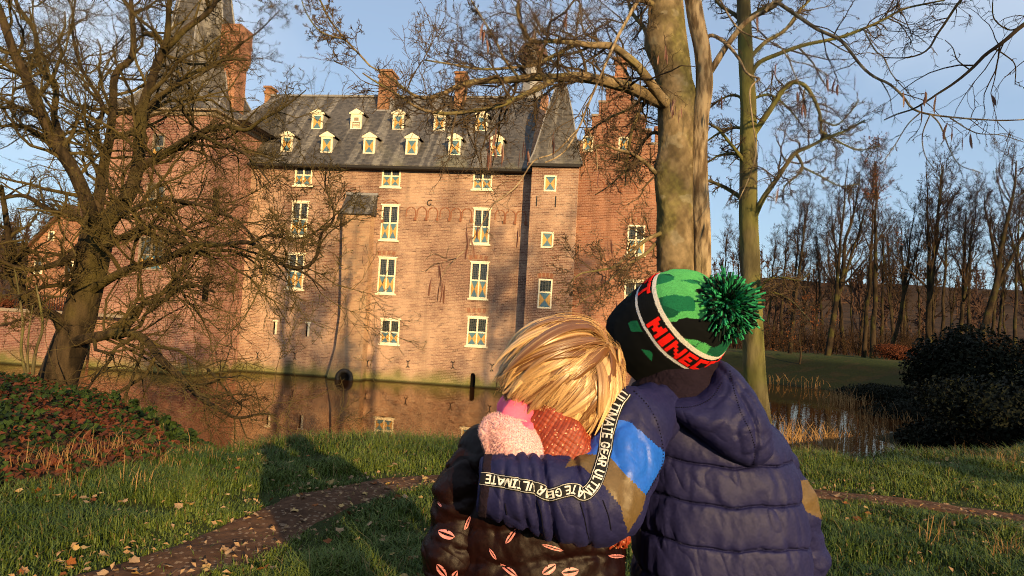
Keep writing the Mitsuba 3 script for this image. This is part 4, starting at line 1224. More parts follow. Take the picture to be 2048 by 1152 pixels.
# ---------------------------------------------------------------- the wood beyond the pond, bushes, reeds, ivy, grass, leaves
def leaf_cloud(g, C, size, normal=None, spread=0.6, up=0.2, aspect=0.6):
    """Small folded leaves (two triangles each side of the rib) at the points C."""
    n = len(C)
    d = unit(g.normal(size=(n, 3)) if normal is None else normal + spread * g.normal(size=(n, 3)))
    a = unit(np.cross(d, g.normal(size=(n, 3))))
    b = np.cross(d, a)
    s = size * g.uniform(0.6, 1.3, n)
    s = s[:, None]
    tip, base = C + a * s * 0.5, C - a * s * 0.5
    l, r = C + b * s * aspect * 0.5 + d * s * up * 0.5, C - b * s * aspect * 0.5 + d * s * up * 0.5
    V = np.stack([base, r, tip, l], 1).reshape(-1, 3)
    k = np.arange(n)[:, None] * 4
    return V, np.vstack([k + [0, 1, 2], k + [0, 2, 3]])


def wood_proto(seed, h, r, lo=0.32, ang=34, nl=15, fork=None, spread=0.36):
    g = np.random.default_rng(seed)
    P = np.stack([np.cumsum(g.normal(0, 0.10, 12)), np.cumsum(g.normal(0, 0.10, 12)), np.linspace(0, h * 0.92, 12)], 1)
    P[:2, :2] *= 0.2
    R = r * (1 - np.linspace(0, 1, 12) * 0.86)
    trunks = [(P, R)]
    src, srcr = [P], [R]
    for (t, dx, dy, k) in (fork or []):
        i = int(t * 11)
        e = np.linspace(0, 1, 12)[:, None]
        Q = P[i] + e * np.array([dx, dy, (h - P[i, 2]) * k]) + np.array([0, 0, 0.5]) * 0 + 0.25 * np.cumsum(g.normal(0, 0.2, (12, 3)), 0) * e
        q = R[i] * 0.75 * (1 - 0.85 * e[:, 0])
        trunks.append((Q, q)); src.append(Q); srcr.append(q)
    S, SR = np.stack(src), np.stack(srcr)
    l1 = sprout(g, S, SR, nl, spread, ang, n=9, wander=0.13, up=0.14, t0=lo, rrat=0.55, rmax=0.09, rend=0.2, rmin=0.016)
    l2 = sprout(g, *l1, 8, 0.50, 42, n=6, wander=0.16, up=0.10, t0=0.15, rrat=0.55, rmin=0.012)
    l3 = sprout(g, *l2, 5, 0.50, 40, n=5, wander=0.18, up=0.06, t0=0.15, rrat=0.6, rmin=0.010)
    l4 = sprout(g, *l3, 3, 0.55, 40, n=3, wander=0.2, up=0.05, t0=0.15, rrat=0.7, rmin=0.0085)
    tm = join([tubes(resample(np.column_stack([p, q]), 24)[None, :, :3], resample(np.column_stack([p, q]), 24)[None, :, 3], 10) for p, q in trunks])
    cm = join([tubes(*l1, 5), tubes(*l2, 3), tubes(*l3, 3), tubes(*l4, 3)])
    return mikit.ply(tm, "bark_wood", smooth=True), mikit.ply(cm, "twig_wood"), l4[0][:, -1]


PROTO = [wood_proto(31, 17.5, 0.24), wood_proto(32, 16.5, 0.26, 0.30, 30, 12, [(0.28, 1.6, 0.3, 0.95), (0.33, -1.5, 0.5, 0.9)]), wood_proto(33, 19, 0.22, 0.42, 30, 14),
         wood_proto(34, 15, 0.2, 0.28, 38, 13, [(0.4, 1.2, -0.4, 0.9)]), wood_proto(35, 20, 0.38, 0.36, 42, 12, [(0.42, 2.6, 0.5, 0.8), (0.5, -2.2, 0.3, 0.6)], 0.42)]


def place_tree(name, label, proto, x, y, s=1.0, rot=0.0, lean=(0, 0), group=None, sz=None):
    key = thing(name, label, "tree", group)
    z = float(land_z(x, y)) - 0.1
    m = T().translate([x, y, z]) @ T().rotate([0, 1, 0], lean[0]) @ T().rotate([1, 0, 0], lean[1]) @ T().rotate([0, 0, 1], rot) @ T().scale([s, s, s if sz is None else sz])
    scene[f"{key}__trunk"] = {**PROTO[proto][0], "to_world": m}
    scene[f"{key}__crown"] = {**PROTO[proto][1], "to_world": m}
    labels[f"{key}__crown"] = {"kind": "stuff"}
    return key


def gx_at(px, y):
    return at(px, 700, y)[0]


GW = "bare trees of the wood beyond the pond"
W = [  # photograph x of the foot, distance, prototype, scale, turn, lean
    (1580, 68, 0, 0.80, 20, 3, "slim bare tree nearest the straight trunk at the far lawn edge"),
    (1655, 68, 1, 1.02, 200, 8, "leaning forked bare tree on the far lawn"),
    (1728, 70, 2, 0.92, 90, 2, "left one of a close pair of tall straight bare trunks"),
    (1745, 67, 0, 1.03, 150, 1, "sunlit right one of a close pair of tall straight bare trunks"),
    (1781, 73, 3, 1.0, 10, 6, "thin pale double-stemmed tree behind the russet shrub"),
    (1857, 70, 1, 1.12, 75, 3, "broad many-branched bare tree rising behind the dark bush"),
    (1882, 78, 2, 0.90, 250, 2, "straight bare tree just behind the broad many-branched one"),
    (1912, 70, 3, 1.05, 120, 7, "slanting bare tree above the dark bush"),
    (1953, 64, 4, 0.90, 330, 10, "big reddish-brown leaning tree with zigzag boughs"),
    (2029, 60, 2, 0.72, 40, 0, "thin upright tree near the right edge of the picture"),
    (2075, 66, 1, 1.0, 140, -4, "bare tree cut by the right edge of the picture")]
for (px, y, pr, s, rot, lean, lab) in W:
    place_tree("woodland_tree", lab, pr, gx_at(px, y), y, s * 1.2, rot, (lean, 0), GW)
g = np.random.default_rng(77)
for i, px in enumerate((1545, 1610, 1632, 1690, 1705, 1765, 1800, 1822, 1840, 1900, 1935, 1980, 1998, 2050, 1560, 1470, 1440, 1580, 1600, 1645, 1672, 1718, 1738, 1790, 1812, 1865, 1922, 2012, 1530)):
    y = g.uniform(82, 118)
    place_tree("woodland_tree", "bare tree standing deeper in the wood beyond the pond", int(g.integers(0, 4)), gx_at(px, y), y, g.uniform(0.75, 1.3), g.uniform(0, 360), (g.normal(0, 3), g.normal(0, 3)), "bare trees deeper in the wood")
for i, (px, y, pr, s) in enumerate(((8, 88, 1, 0.85), (60, 98, 3, 0.9), (118, 92, 0, 0.85), (165, 105, 1, 0.8), (-40, 80, 3, 0.9), (90, 120, 2, 0.85))):
    place_tree("backdrop_tree", "bare tree behind the gatehouse left of the tower", pr, gx_at(px, y), y, s, 50 * i, (0, 0), "bare trees behind the gatehouse")
# clinging russet leaves in two of the crowns and a low beech
principled("russet_leaf", proc(lambda p, n, uv: mix(mi.Color3f(0.10, 0.028, 0.010), mi.Color3f(0.30, 0.105, 0.030), noise(p.x * 5, p.y * 5, p.z * 5))), 0.8, 0.15)
tw = PROTO[0][2]
sel = tw[g.choice(len(tw), 1500)]
sel = sel[(sel[:, 2] > 9)][:700] + g.normal(0, 0.12, (len(sel[(sel[:, 2] > 9)][:700]), 3))
lf = mikit.ply(leaf_cloud(g, sel, 0.16), "russet_leaf")
k = "woodland_tree_003"
scene[f"{k}__withered_leaves"] = {**lf, "to_world": scene[f"{k}__crown"]["to_world"]}
labels[f"{k}__withered_leaves"] = {"kind": "stuff"}
gb = np.random.default_rng(3)
x0, y0 = gx_at(1600, 62), 62
P = np.array([[x0 + 0.1 * np.sin(i), y0, float(land_z(x0, y0)) + 0.55 * i] for i in range(12)])
kb_ = thing("young_beech", "low beech holding withered red leaves in front of the wood", "tree")
obj("trunk", trunk_mesh(P, np.linspace(0.10, 0.03, 12), sides=8, rough=0.05, sub=1), "bark_wood", kb_, smooth=True)
b1 = sprout(gb, resample(P, 12)[None], np.linspace(0.10, 0.03, 12)[None], 26, 0.5, 68, n=8, wander=0.12, up=0.0, rmax=0.03, rmin=0.012)
b2 = sprout(gb, *b1, 7, 0.5, 45, n=5, rmin=0.010); b3 = sprout(gb, *b2, 4, 0.5, 45, n=4, rmin=0.008)
obj("crown", join([tubes(*b1, 4), tubes(*b2, 3), tubes(*b3, 3)]), "twig_wood", kb_)
labels[f"{kb_}__crown"] = {"kind": "stuff"}
lp = b3[0][:, -1]
lp = lp[gb.choice(len(lp), min(500, len(lp)), replace=False)]
obj("withered_leaves", leaf_cloud(gb, lp, 0.15), "russet_leaf", kb_)
labels[f"{kb_}__withered_leaves"] = {"kind": "stuff"}

# russet shrub, dark evergreen bush
def shrub(name, label, c, rad, n, size, mat, stems=18, seed=1, cat="bush", lumps=7):
    g = np.random.default_rng(seed)
    key = thing(name, label, cat)
    c = np.array(c); rad = np.array(rad)
    cs = [(c + rad * [0, 0, 0.9], rad)]
    for _ in range(lumps):
        d = unit(g.normal(size=3)) * [1, 1, 0.6] + [0, 0, 0.25]
        cs.append((c + rad * [0, 0, 0.9] + d * rad * 0.75, rad * g.uniform(0.4, 0.62)))
    C = []
    w = np.array([np.prod(r) ** 0.67 for _, r in cs]); w /= w.sum()
    for (cc, rr), k in zip(cs, np.maximum(1, (w * n).astype(int))):
        d = unit(g.normal(size=(k, 3)))
        C.append(cc + d * rr * (g.uniform(0.55, 1.06, (k, 1))))
    C = np.vstack(C)
    zb = land_z(C[:, 0], C[:, 1])
    C[:, 2] = np.maximum(C[:, 2], zb + 0.05)
    b = c + np.stack([g.normal(0, 0.12, stems) * rad[0], g.normal(0, 0.12, stems) * rad[1], np.zeros(stems)], 1)
    tip = C[g.choice(len(C), stems)]
    mid = (b + tip) / 2 + g.normal(0, 0.1, (stems, 3)) * rad
    t = np.linspace(0, 1, 8)[None, :, None]
    Q = b[:, None] * (1 - t) ** 2 + 2 * mid[:, None] * t * (1 - t) + tip[:, None] * t * t
    obj("stem", join([tubes(Q, np.tile(np.linspace(0.035, 0.012, 8), (stems, 1)) * rad.mean() / 1.6, 5)]), "bark_wood", key)
    labels[f"{key}__stem"] = {"kind": "stuff"}
    obj("foliage", leaf_cloud(g, C, size, normal=unit(C - c - rad * [0, 0, 0.6]), spread=0.8), mat, key)
    labels[f"{key}__foliage"] = {"kind": "stuff"}
    return key


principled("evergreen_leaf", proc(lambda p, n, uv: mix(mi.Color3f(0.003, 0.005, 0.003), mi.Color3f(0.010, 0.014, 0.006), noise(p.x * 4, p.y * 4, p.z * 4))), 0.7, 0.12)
principled("russet_twig", proc(lambda p, n, uv: mix(mi.Color3f(0.06, 0.018, 0.009), mi.Color3f(0.17, 0.052, 0.022), noise(p.x * 6, p.y * 6, p.z * 6))), 0.85, 0.15)
bx_, by_ = gx_at(1945, 27), 27
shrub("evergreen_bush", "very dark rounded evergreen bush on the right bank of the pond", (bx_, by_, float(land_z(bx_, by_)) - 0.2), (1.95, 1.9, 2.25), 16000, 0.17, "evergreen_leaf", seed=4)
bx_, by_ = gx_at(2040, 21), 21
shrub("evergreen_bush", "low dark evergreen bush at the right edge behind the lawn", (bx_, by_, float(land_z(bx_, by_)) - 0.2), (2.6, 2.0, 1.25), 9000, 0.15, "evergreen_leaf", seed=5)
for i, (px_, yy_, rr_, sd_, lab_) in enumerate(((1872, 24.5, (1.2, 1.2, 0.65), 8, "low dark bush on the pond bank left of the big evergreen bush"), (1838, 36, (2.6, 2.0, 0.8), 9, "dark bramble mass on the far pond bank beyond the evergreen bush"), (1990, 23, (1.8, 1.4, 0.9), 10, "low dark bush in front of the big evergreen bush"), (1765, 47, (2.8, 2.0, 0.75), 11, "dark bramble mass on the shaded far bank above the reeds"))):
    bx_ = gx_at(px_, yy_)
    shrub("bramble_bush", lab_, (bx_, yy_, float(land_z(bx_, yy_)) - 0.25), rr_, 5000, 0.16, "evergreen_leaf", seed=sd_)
bx_, by_ = gx_at(1795, 66), 66
shrub("russet_shrub", "russet twiggy shrub at the foot of the wood", (bx_, by_, float(land_z(bx_, by_)) - 0.1), (2.2, 1.5, 0.85), 5000, 0.16, "russet_twig", seed=6)
hx = on_z(25, 600, 2.0)
hq = WO + WD * (gs - 1.0) + WI * (gq + 4.5)
shrub("red_hedge", "reddish beech hedge above the retaining wall at the left edge", (hq[0], hq[1], gz - 1.2), (4.2, 1.0, 1.15), 7000, 0.17, "russet_twig", seed=7, cat="hedge", lumps=12)
# unseen evergreens, added to shade the right bank and the mound's left edge
for i, (x, y, a, b) in enumerate(((25, 6.5, 3.4, 4.4), (31, 8, 3.6, 5.0), (37, 9, 3.6, 5.4), (43.5, 8, 3.6, 5.2))):
    shrub("added_yew", "tall dark yew added unseen beyond the right edge to shade the bank", (x, y, float(land_z(x, y)) - 0.4), (a, a, b), 7000, 0.45, "evergreen_leaf", seed=20 + i, cat="tree")
    labels[f"added_yew" if i == 0 else f"added_yew_{i:03d}"]["group"] = "added yews beyond the right edge"
shrub("added_holly", "dense holly bush added unseen behind the viewer to shade the left bank", (-1.1, -5.4, -0.4), (2.0, 1.4, 2.0), 12000, 0.16, "evergreen_leaf", seed=31)
shrub("added_holly", "wide holly bush added unseen further left behind the viewer for its shade", (-4.6, -4.6, -0.4), (2.4, 1.4, 2.1), 12000, 0.16, "evergreen_leaf", seed=32)
for i, (x, y, pr, s) in enumerate(((18.8, -5, 0, 1.0), (22.5, -8.5, 1, 1.0), (12.6, -13, 2, 0.9), (16.5, -20, 3, 1.1), (27, -12, 2, 1.0))):
    place_tree("park_tree", "bare park tree behind the viewer that throws its shade over the lawn", pr, x, y, s, 70 * i, (0, 0), "park trees behind the viewer")

# far wooded slope and undergrowth
g = np.random.default_rng(90)
far = []
_st = (np.array([[[0, 0, 0], [0.1, 0, 3], [0, 0.1, 6], [0, 0, 9.0]]]), np.array([[0.2, 0.15, 0.1, 0.03]]))
_l1 = sprout(g, *_st, 16, 0.45, 40, n=4, wander=0.15, up=0.12, t0=0.25, rmax=0.12, rmin=0.09)
_l2 = sprout(g, *_l1, 6, 0.55, 40, n=3, wander=0.2, up=0.1, rmin=0.085)
small = join([tubes(*_st, 4), tubes(*_l1, 3), tubes(*_l2, 3)])
for i in range(900):
    px = g.uniform(-60, 2120)
    if 240 < px < 1280:
        continue
    y = g.uniform(130, 420) if i % 2 else g.uniform(500, 680)
    x = gx_at(px, y)
    s = g.uniform(0.9, 1.5) * (1 + y / 700)
    a = g.uniform(0, 6.28)
    c_, s_ = math.cos(a), math.sin(a)
    v = small.vertices * s
    v = np.stack([v[:, 0] * c_ - v[:, 1] * s_ + x, v[:, 0] * s_ + v[:, 1] * c_ + y, v[:, 2] + float(land_z(x, y)) - 1], 1)
    far.append((v, small.faces))
far = [far[i] for i in range(0, len(far))][:170]
principled("far_twig", (0.085, 0.050, 0.038), 0.95, 0.05)
obj("distant_wood", join(far), "far_twig")
tag("distant_wood", "hazy brown leafless wood on the far slope", "wood", kind="stuff")
under = []
n = 1700
px = np.concatenate([g.uniform(1430, 2110, n - 300), g.uniform(-40, 230, 300)])
y = g.uniform(73, 100, n)
x = np.array([gx_at(a, b) for a, b in zip(px, y)])
b = np.stack([x, y, land_z(x, y)], 1)
hgt = g.uniform(0.8, 3.4, n)
lean = g.normal(0, 0.35, (n, 2))
Q = np.stack([b, b + np.column_stack([lean * 0.4 * hgt[:, None], 0.5 * hgt]), b + np.column_stack([lean * hgt[:, None], hgt])], 1)
R0 = np.tile([0.028, 0.02, 0.012], (n, 1))
u2 = sprout(g, resample(Q[0], 5)[None] if False else np.stack([resample(q, 5) for q in Q]), np.tile(np.linspace(0.028, 0.012, 5), (n, 1)), 4, 0.5, 45, n=4, rmin=0.012)
principled("brush_twig", proc(lambda p, n, uv: mix(mi.Color3f(0.012, 0.008, 0.006), mi.Color3f(0.060, 0.034, 0.020), noise(p.x * 0.5, p.y * 0.5, p.z * 0.9))), 0.95, 0.05)
obj("undergrowth", join([tubes(Q, R0 * 1.5, 3), tubes(u2[0], u2[1] * 1.5, 3)]), "brush_twig")
tag("undergrowth", "tangled brown undergrowth at the foot of the wood", "undergrowth", kind="stuff")

# reeds in the shallow end of the pond, dry tussocks on the near bank
g = np.random.default_rng(14)
RC = [(1668, 800, 26, 3, 60), (1695, 812, 30, 4, 60), (1726, 836, 26, 10, 50), (1712, 862, 22, 10, 45), (1668, 884, 20, 10, 60), (1662, 896, 14, 6, 70), (1612, 885, 26, 8, 70), (1575, 882, 18, 8, 50), (1620, 905, 30, 4, 60), (1742, 885, 30, 12, 40), (1790, 850, 22, 14, 25), (1825, 880, 22, 18, 60), (1860, 900, 20, 14, 50), (1570, 768, 36, 2, 40), (1620, 777, 20, 2, 30), (1560, 905, 12, 4, 40), (1700, 905, 40, 4, 60)]
Q, tone = [], []
for (px, py, sx, sy, n) in RC:
    for _ in range(n):
        p = on_z(px + g.normal(0, sx), min(py + g.normal(0, sy), 925), WATER_Z)
        h = g.uniform(0.35, 1.0) * (1.0 if p[1] > 24 else 0.9)
        l = g.normal(0, 0.22, 2) * h
        Q.append([p - [0, 0, 0.3], p + [l[0] * 0.25, l[1] * 0.25, 0.55 * h], p + [l[0] * 1.1, l[1] * 1.1, h]])
Q = np.array(Q)
principled("reed_straw", proc(lambda p, n, uv: mix(mi.Color3f(0.16, 0.075, 0.028), mi.Color3f(0.46, 0.28, 0.12), noise(p.x * 3.1, p.y * 3.1, p.z * 1.5))), 0.85, 0.15)
obj("reeds", join([tubes(Q, np.tile([0.010, 0.011, 0.004], (len(Q), 1)), 3)]), "reed_straw")
tag("reeds", "dry tan reeds standing in the shallow right end of the pond", "reeds", kind="stuff")


# ---- lawn
def blades(g, B, h, w, lean=0.5, curve=0.5):
    """Bent tapering blades from the foot points B: three triangles each."""
    n = len(B)
    a = g.uniform(0, 2 * np.pi, n)
    d = np.stack([np.cos(a), np.sin(a), 0 * a], 1)
    s = np.stack([-np.sin(a), np.cos(a), 0 * a], 1) * w[:, None] * 0.5
    l = np.abs(g.normal(lean, 0.3, n))[:, None] * h[:, None]
    m = B + d * l * 0.35 + np.array([0, 0, 1]) * (h * 0.6)[:, None]
    t = B + d * l * (0.9 + curve * g.random((n, 1))) + np.array([0, 0, 1]) * (h * g.uniform(0.75, 1.0, n))[:, None]
    V = np.stack([B - s, B + s, m + s * 0.8, m - s * 0.8, t], 1).reshape(-1, 3)
    k = np.arange(n)[:, None] * 5
    return V, np.vstack([k + [0, 1, 2], k + [0, 2, 3], k + [3, 2, 4]])


g = np.random.default_rng(2)
n = 800000
y = 1.9 + 8.6 * g.random(n) ** 1.45
half = 0.90 * y + 0.3
x = g.uniform(-1, 1, n) * half
keep = g.random(n) < np.clip(1.25 / (0.35 * y), 0.25, 1) * half / half.max() * 1.9
x, y = x[keep], y[keep]
pt = shapely.points(x, y)
ins = shapely.contains(moat, pt)
de = shapely.distance(moat.exterior, pt)
iv = shapely.contains(IVY, pt)
dp, ip = path_tree.query(np.stack([x, y], 1))
onp = dp < pw[ip] * (0.78 + 0.5 * (meshkit.noise(np.stack([x * 5, y * 5, 0 * x], -1), 3) - 0.3))
ok = (~ins | (de < 0.35)) & ~iv & (~onp | (g.random(len(x)) < 0.035))
tuft = meshkit.fbm(np.stack([x * 2.6, y * 2.6, 0 * x], -1), 3, 12)
ok &= g.random(len(x)) < np.clip(0.35 + 2.2 * (tuft - 0.32), 0.12, 1)
x, y, de, dp, ip, tuft, ins = (a[ok] for a in (x, y, de, dp, ip, tuft, ins))
B = np.stack([x, y, land_z(x, y) - 0.005], 1)
near_edge = np.clip(1 - de / 0.9, 0, 1)
near_path = np.clip((dp - pw[ip]) / 0.3, 0.5, 1)
h = (0.030 + 0.075 * np.clip(tuft * 1.6 - 0.3, 0, 1) + 0.05 * near_edge) * g.uniform(0.6, 1.5, len(x)) * near_path
w = g.uniform(0.0038, 0.0072, len(x)) * (0.75 + 0.06 * y)
V, Fc = blades(g, B, h, w, 0.55, 0.5)
mo = meshkit.fbm(np.stack([x * 0.9, y * 0.9, 0 * x + 4], -1), 3, 6)
t1 = np.clip(0.5 + 1.5 * (mo - 0.5) + g.normal(0, 0.22, len(x)), 0, 1)[:, None]
col = (1 - t1) * np.array([0.020, 0.060, 0.009]) + t1 * np.array([0.125, 0.18, 0.026])
dry = (g.random(len(x)) < 0.05 + 0.13 * near_edge)[:, None]
col = np.where(dry, np.array([0.24, 0.18, 0.07]) * g.uniform(0.6, 1.2, (len(x), 1)), col)
scene["grass_blade"] = {"type": "twosided", "bsdf": {"type": "principled", "base_color": {"type": "mesh_attribute", "name": "vertex_color"}, "roughness": 0.6, "specular": 0.3}}
scene["grass"] = mikit.ply((V, Fc), "grass_blade", smooth=False, color=np.repeat(col * np.array([0.66, 0.62, 0.52]), 5, axis=0))
tag("grass", "short green lawn grass with drier blades near the bank", "grass", kind="stuff")
nblades = len(x)
# long dry tussocks along the water's edge
spots = [((110, 938), 40), ((165, 930), 46), ((225, 915), 60), ((290, 912), 46), ((380, 905), 36), ((60, 950), 40), ((130, 985), 26), ((330, 925), 30), ((600, 868), 20), ((790, 852), 46), ((935, 850), 30), ((1555, 905), 34), ((1640, 912), 24), ((1980, 925), 60), ((2030, 918), 70), ((2015, 940), 40), ((1900, 915), 26), ((2010, 1120), 40), ((1870, 1095), 18), ((260, 985), 20)]
Bs = []
for (px, py), k in spots:
    for _ in range(k):
        p = on_z(px + g.normal(0, 26), py + g.normal(0, 5), -0.05)
        Bs.append([p[0], p[1], float(land_z(p[0], p[1]))])
Bs = np.array(Bs)
V, Fc = blades(g, Bs, g.uniform(0.07, 0.20, len(Bs)) * np.where(g.random(len(Bs)) < 0.12, 1.6, 1.0), g.uniform(0.003, 0.0055, len(Bs)), 0.6, 0.9)
obj("dry_grass", (V, Fc), "reed_straw")
tag("dry_grass", "long straw-coloured grass along the water's edge", "grass", kind="stuff")

# ---- ivy and dead leaves on the bank at the left
g = np.random.default_rng(6)
n = 95000
x = g.uniform(-12, -2.3, n); y = g.uniform(3.0, 12.6, n)
pt = shapely.points(x, y)
k = shapely.contains(IVY, pt) | (shapely.contains(moat, pt) & (shapely.distance(moat.exterior, pt) < 0.7) & (x < -2.6) & (y > 5.2))
k &= g.random(n) < np.clip(7.0 / np.hypot(x, y), 0.3, 1)
x, y = x[k], y[k]
lump = meshkit.fbm(np.stack([x * 3.6, y * 3.6, 0 * x], -1), 3, 31)
green = (lump + g.normal(0, 0.20, len(x))) > 0.50
C = np.stack([x, y, land_z(x, y) + 0.015 + 0.30 * np.clip(lump - 0.3, 0, 1) * g.random(len(x)) + 0.02 * g.random(len(x))], 1)


def ivy_fn(p, n, uv):
    k = noise(p.x * 9, p.y * 9, p.z * 9)
    return mix(mi.Color3f(0.006, 0.016, 0.004), mi.Color3f(0.045, 0.078, 0.015), k)


principled("ivy_leaf", proc(ivy_fn), 0.65, 0.1)
principled("dead_leaf", proc(lambda p, n, uv: mix(mi.Color3f(0.030, 0.009, 0.006), mi.Color3f(0.17, 0.048, 0.020), noise(p.x * 11, p.y * 11, p.z * 11))), 0.75, 0.2)
obj("ivy", leaf_cloud(g, C[green], 0.052, normal=np.tile([0.1, -0.3, 1.0], (green.sum(), 1)), spread=0.55, aspect=0.8), "ivy_leaf")
tag("ivy", "glossy green ivy covering the left bank", "ivy", kind="stuff")
obj("leaf_litter", leaf_cloud(g, C[~green], 0.060, normal=np.tile([0.1, -0.3, 1.0], ((~green).sum(), 1)), spread=0.6, aspect=0.6, up=0.35), "dead_leaf")
tag("leaf_litter", "red brown dead leaves lying among the ivy", "leaves", kind="stuff")
# trailing sprays of ivy at the edge of the bank
sp = np.array([[px + g.normal(0, 5), py + g.normal(0, 5)] for px, py in ((330, 838), (345, 850), (355, 862), (372, 872), (385, 868), (388, 880), (380, 890), (300, 822), (270, 806), (230, 790), (360, 884), (340, 872)) for _ in range(45)])
C = np.array([at(a, b, 6.2 + g.normal(0, 0.12)) for a, b in sp])
obj("ivy_spray", leaf_cloud(g, C, 0.05, spread=0.6), "ivy_leaf")
tag("ivy_spray", "loose ivy sprays hanging over the water", "ivy", kind="stuff")

# ---- fallen leaves on the lawn
g = np.random.default_rng(44)
out = []
for a_, r_ in ((90, 1), (70, .66), (58, .70), (40, .86), (22, .62), (2, .66), (-20, .74), (-48, .50), (-84, .46), (-96, .46), (-130, .50), (-160, .70), (178, .6), (158, .66), (140, .88), (118, .62)):
    out.append((r_ * math.cos(math.radians(a_)), r_ * math.sin(math.radians(a_))))
protos = []
for i in range(6):
    tri = trimesh.creation.extrude_polygon(sg.Polygon(out), 0.02, engine="earcut")
    f = tri.faces[(tri.vertices[tri.faces][:, :, 2] > 0.01).all(1)]
    v, f = trimesh.remesh.subdivide_to_size(tri.vertices, f, 0.5)
    u, inv = np.unique(f, return_inverse=True)
    v, f = v[u].copy(), inv.reshape(-1, 3)
    a, b, c = g.normal(0, 1.0, 3)
    v[:, 2] = 0.28 * (a * v[:, 0] ** 2 + b * v[:, 1] ** 2 + c * v[:, 0] * v[:, 1]) + 0.1 * np.sin(v[:, 0] * 4 + i) + 0.18 * np.hypot(v[:, 0], v[:, 1])
    protos.append((v * 0.029, f))
principled("yellow_leaf", proc(lambda p, n, uv: mix(mi.Color3f(0.34, 0.20, 0.06), mi.Color3f(0.55, 0.38, 0.16), noise(p.x * 40, p.y * 40, p.z * 40))), 0.7, 0.25)
principled("tan_leaf", proc(lambda p, n, uv: mix(mi.Color3f(0.24, 0.13, 0.06), mi.Color3f(0.42, 0.28, 0.16), noise(p.x * 40, p.y * 40, p.z * 40))), 0.7, 0.25)
plys = [[mikit.ply(p, b) for p in protos] for b in ("yellow_leaf", "tan_leaf", "russet_leaf")]
cnt, extra = 0, []
LAB = [("yellowish lobed leaf lying on the lawn", "yellow fallen leaves"), ("dull tan lobed leaf lying on the lawn", "tan fallen leaves"), ("russet lobed leaf lying on the lawn", "russet fallen leaves")]
while cnt < 230:
    yy = 2.2 + 4.6 * g.random() ** 1.3
    xx = g.uniform(-0.8, 0.8) * yy
    if shapely.contains(moat, shapely.Point(xx, yy)) or shapely.contains(IVY, shapely.Point(xx, yy)):
        continue
    if meshkit.fbm(np.array([xx * 1.1, yy * 1.1, 0.0]), 2, 9) < g.uniform(0.25, 0.62):
        continue
    px = project([xx, yy, 0])
    if 870 < px[0] < 1660 and px[1] > 800 or px[1] > 1160 or not 0 < px[0] < 2048:
        continue
    b = int(g.choice(3, p=[0.34, 0.44, 0.22]))
    k = thing("fallen_leaf", LAB[b][0], "leaf", LAB[b][1])
    dpth, _ = path_tree.query([xx, yy])
    z = float(land_z(xx, yy)) + (0.03 + 0.025 * g.random() if dpth > 0.4 else 0.02)
    s = g.uniform(0.6, 1.25)
    scene[k] = {**plys[b][int(g.integers(0, 6))], "to_world": T().translate([xx, yy, z]) @ T().rotate([0, 0, 1], g.uniform(0, 360)) @ T().rotate([1, 0, 0], g.normal(0, 26)) @ T().scale(s)}
    cnt += 1
n = 3600
yy = 2.2 + 5.0 * g.random(n); xx = g.uniform(-0.8, 0.8, n) * yy
dp, ip = path_tree.query(np.stack([xx, yy], 1))
pt = shapely.points(xx, yy)
k = ~shapely.contains(moat, pt) & ~shapely.contains(IVY, pt) & ((dp < pw[ip] * 1.5) | (g.random(n) < 0.22))
C = np.stack([xx[k], yy[k], land_z(xx[k], yy[k]) + 0.022 + 0.02 * g.random(k.sum())], 1)
obj("leaf_crumbs", leaf_cloud(g, C, 0.030, normal=np.tile([0, 0, 1.0], (len(C), 1)), spread=0.5, up=0.4), "tan_leaf")
tag("leaf_crumbs", "small scraps of dry leaves along the path and lawn", "leaves", kind="stuff")
# ---------------------------------------------------------------- the two children: distance fields turned into smooth meshes
def smin(a, b, k):
    h = np.clip(0.5 + 0.5 * (b - a) / k, 0, 1)
    return b + (a - b) * h - k * h * (1 - h)


def smax(a, b, k):
    return -smin(-a, -b, k)


def cone(p, a, b, ra, rb):
    """Rounded cone from a to b."""
    a, b = np.asarray(a), np.asarray(b)
    ab = b - a
    t = np.clip(((p - a) @ ab) / (ab @ ab), 0, 1)
    return np.linalg.norm(p - a - t[..., None] * ab, axis=-1) - (ra + (rb - ra) * t)


def ell(p, c, r, M=None):
    q = p - np.asarray(c)
    if M is not None:
        q = q @ M
    r = np.asarray(r)
    k0 = np.linalg.norm(q / r, axis=-1)
    k1 = np.linalg.norm(q / (r * r), axis=-1)
    return k0 * (k0 - 1) / np.maximum(k1, 1e-6)


def chain(p, pts, rad, k=0.02):
    d = None
    for i in range(len(pts) - 1):
        e = cone(p, pts[i], pts[i + 1], rad[i], rad[i + 1])
        d = e if d is None else smin(d, e, k)
    return d


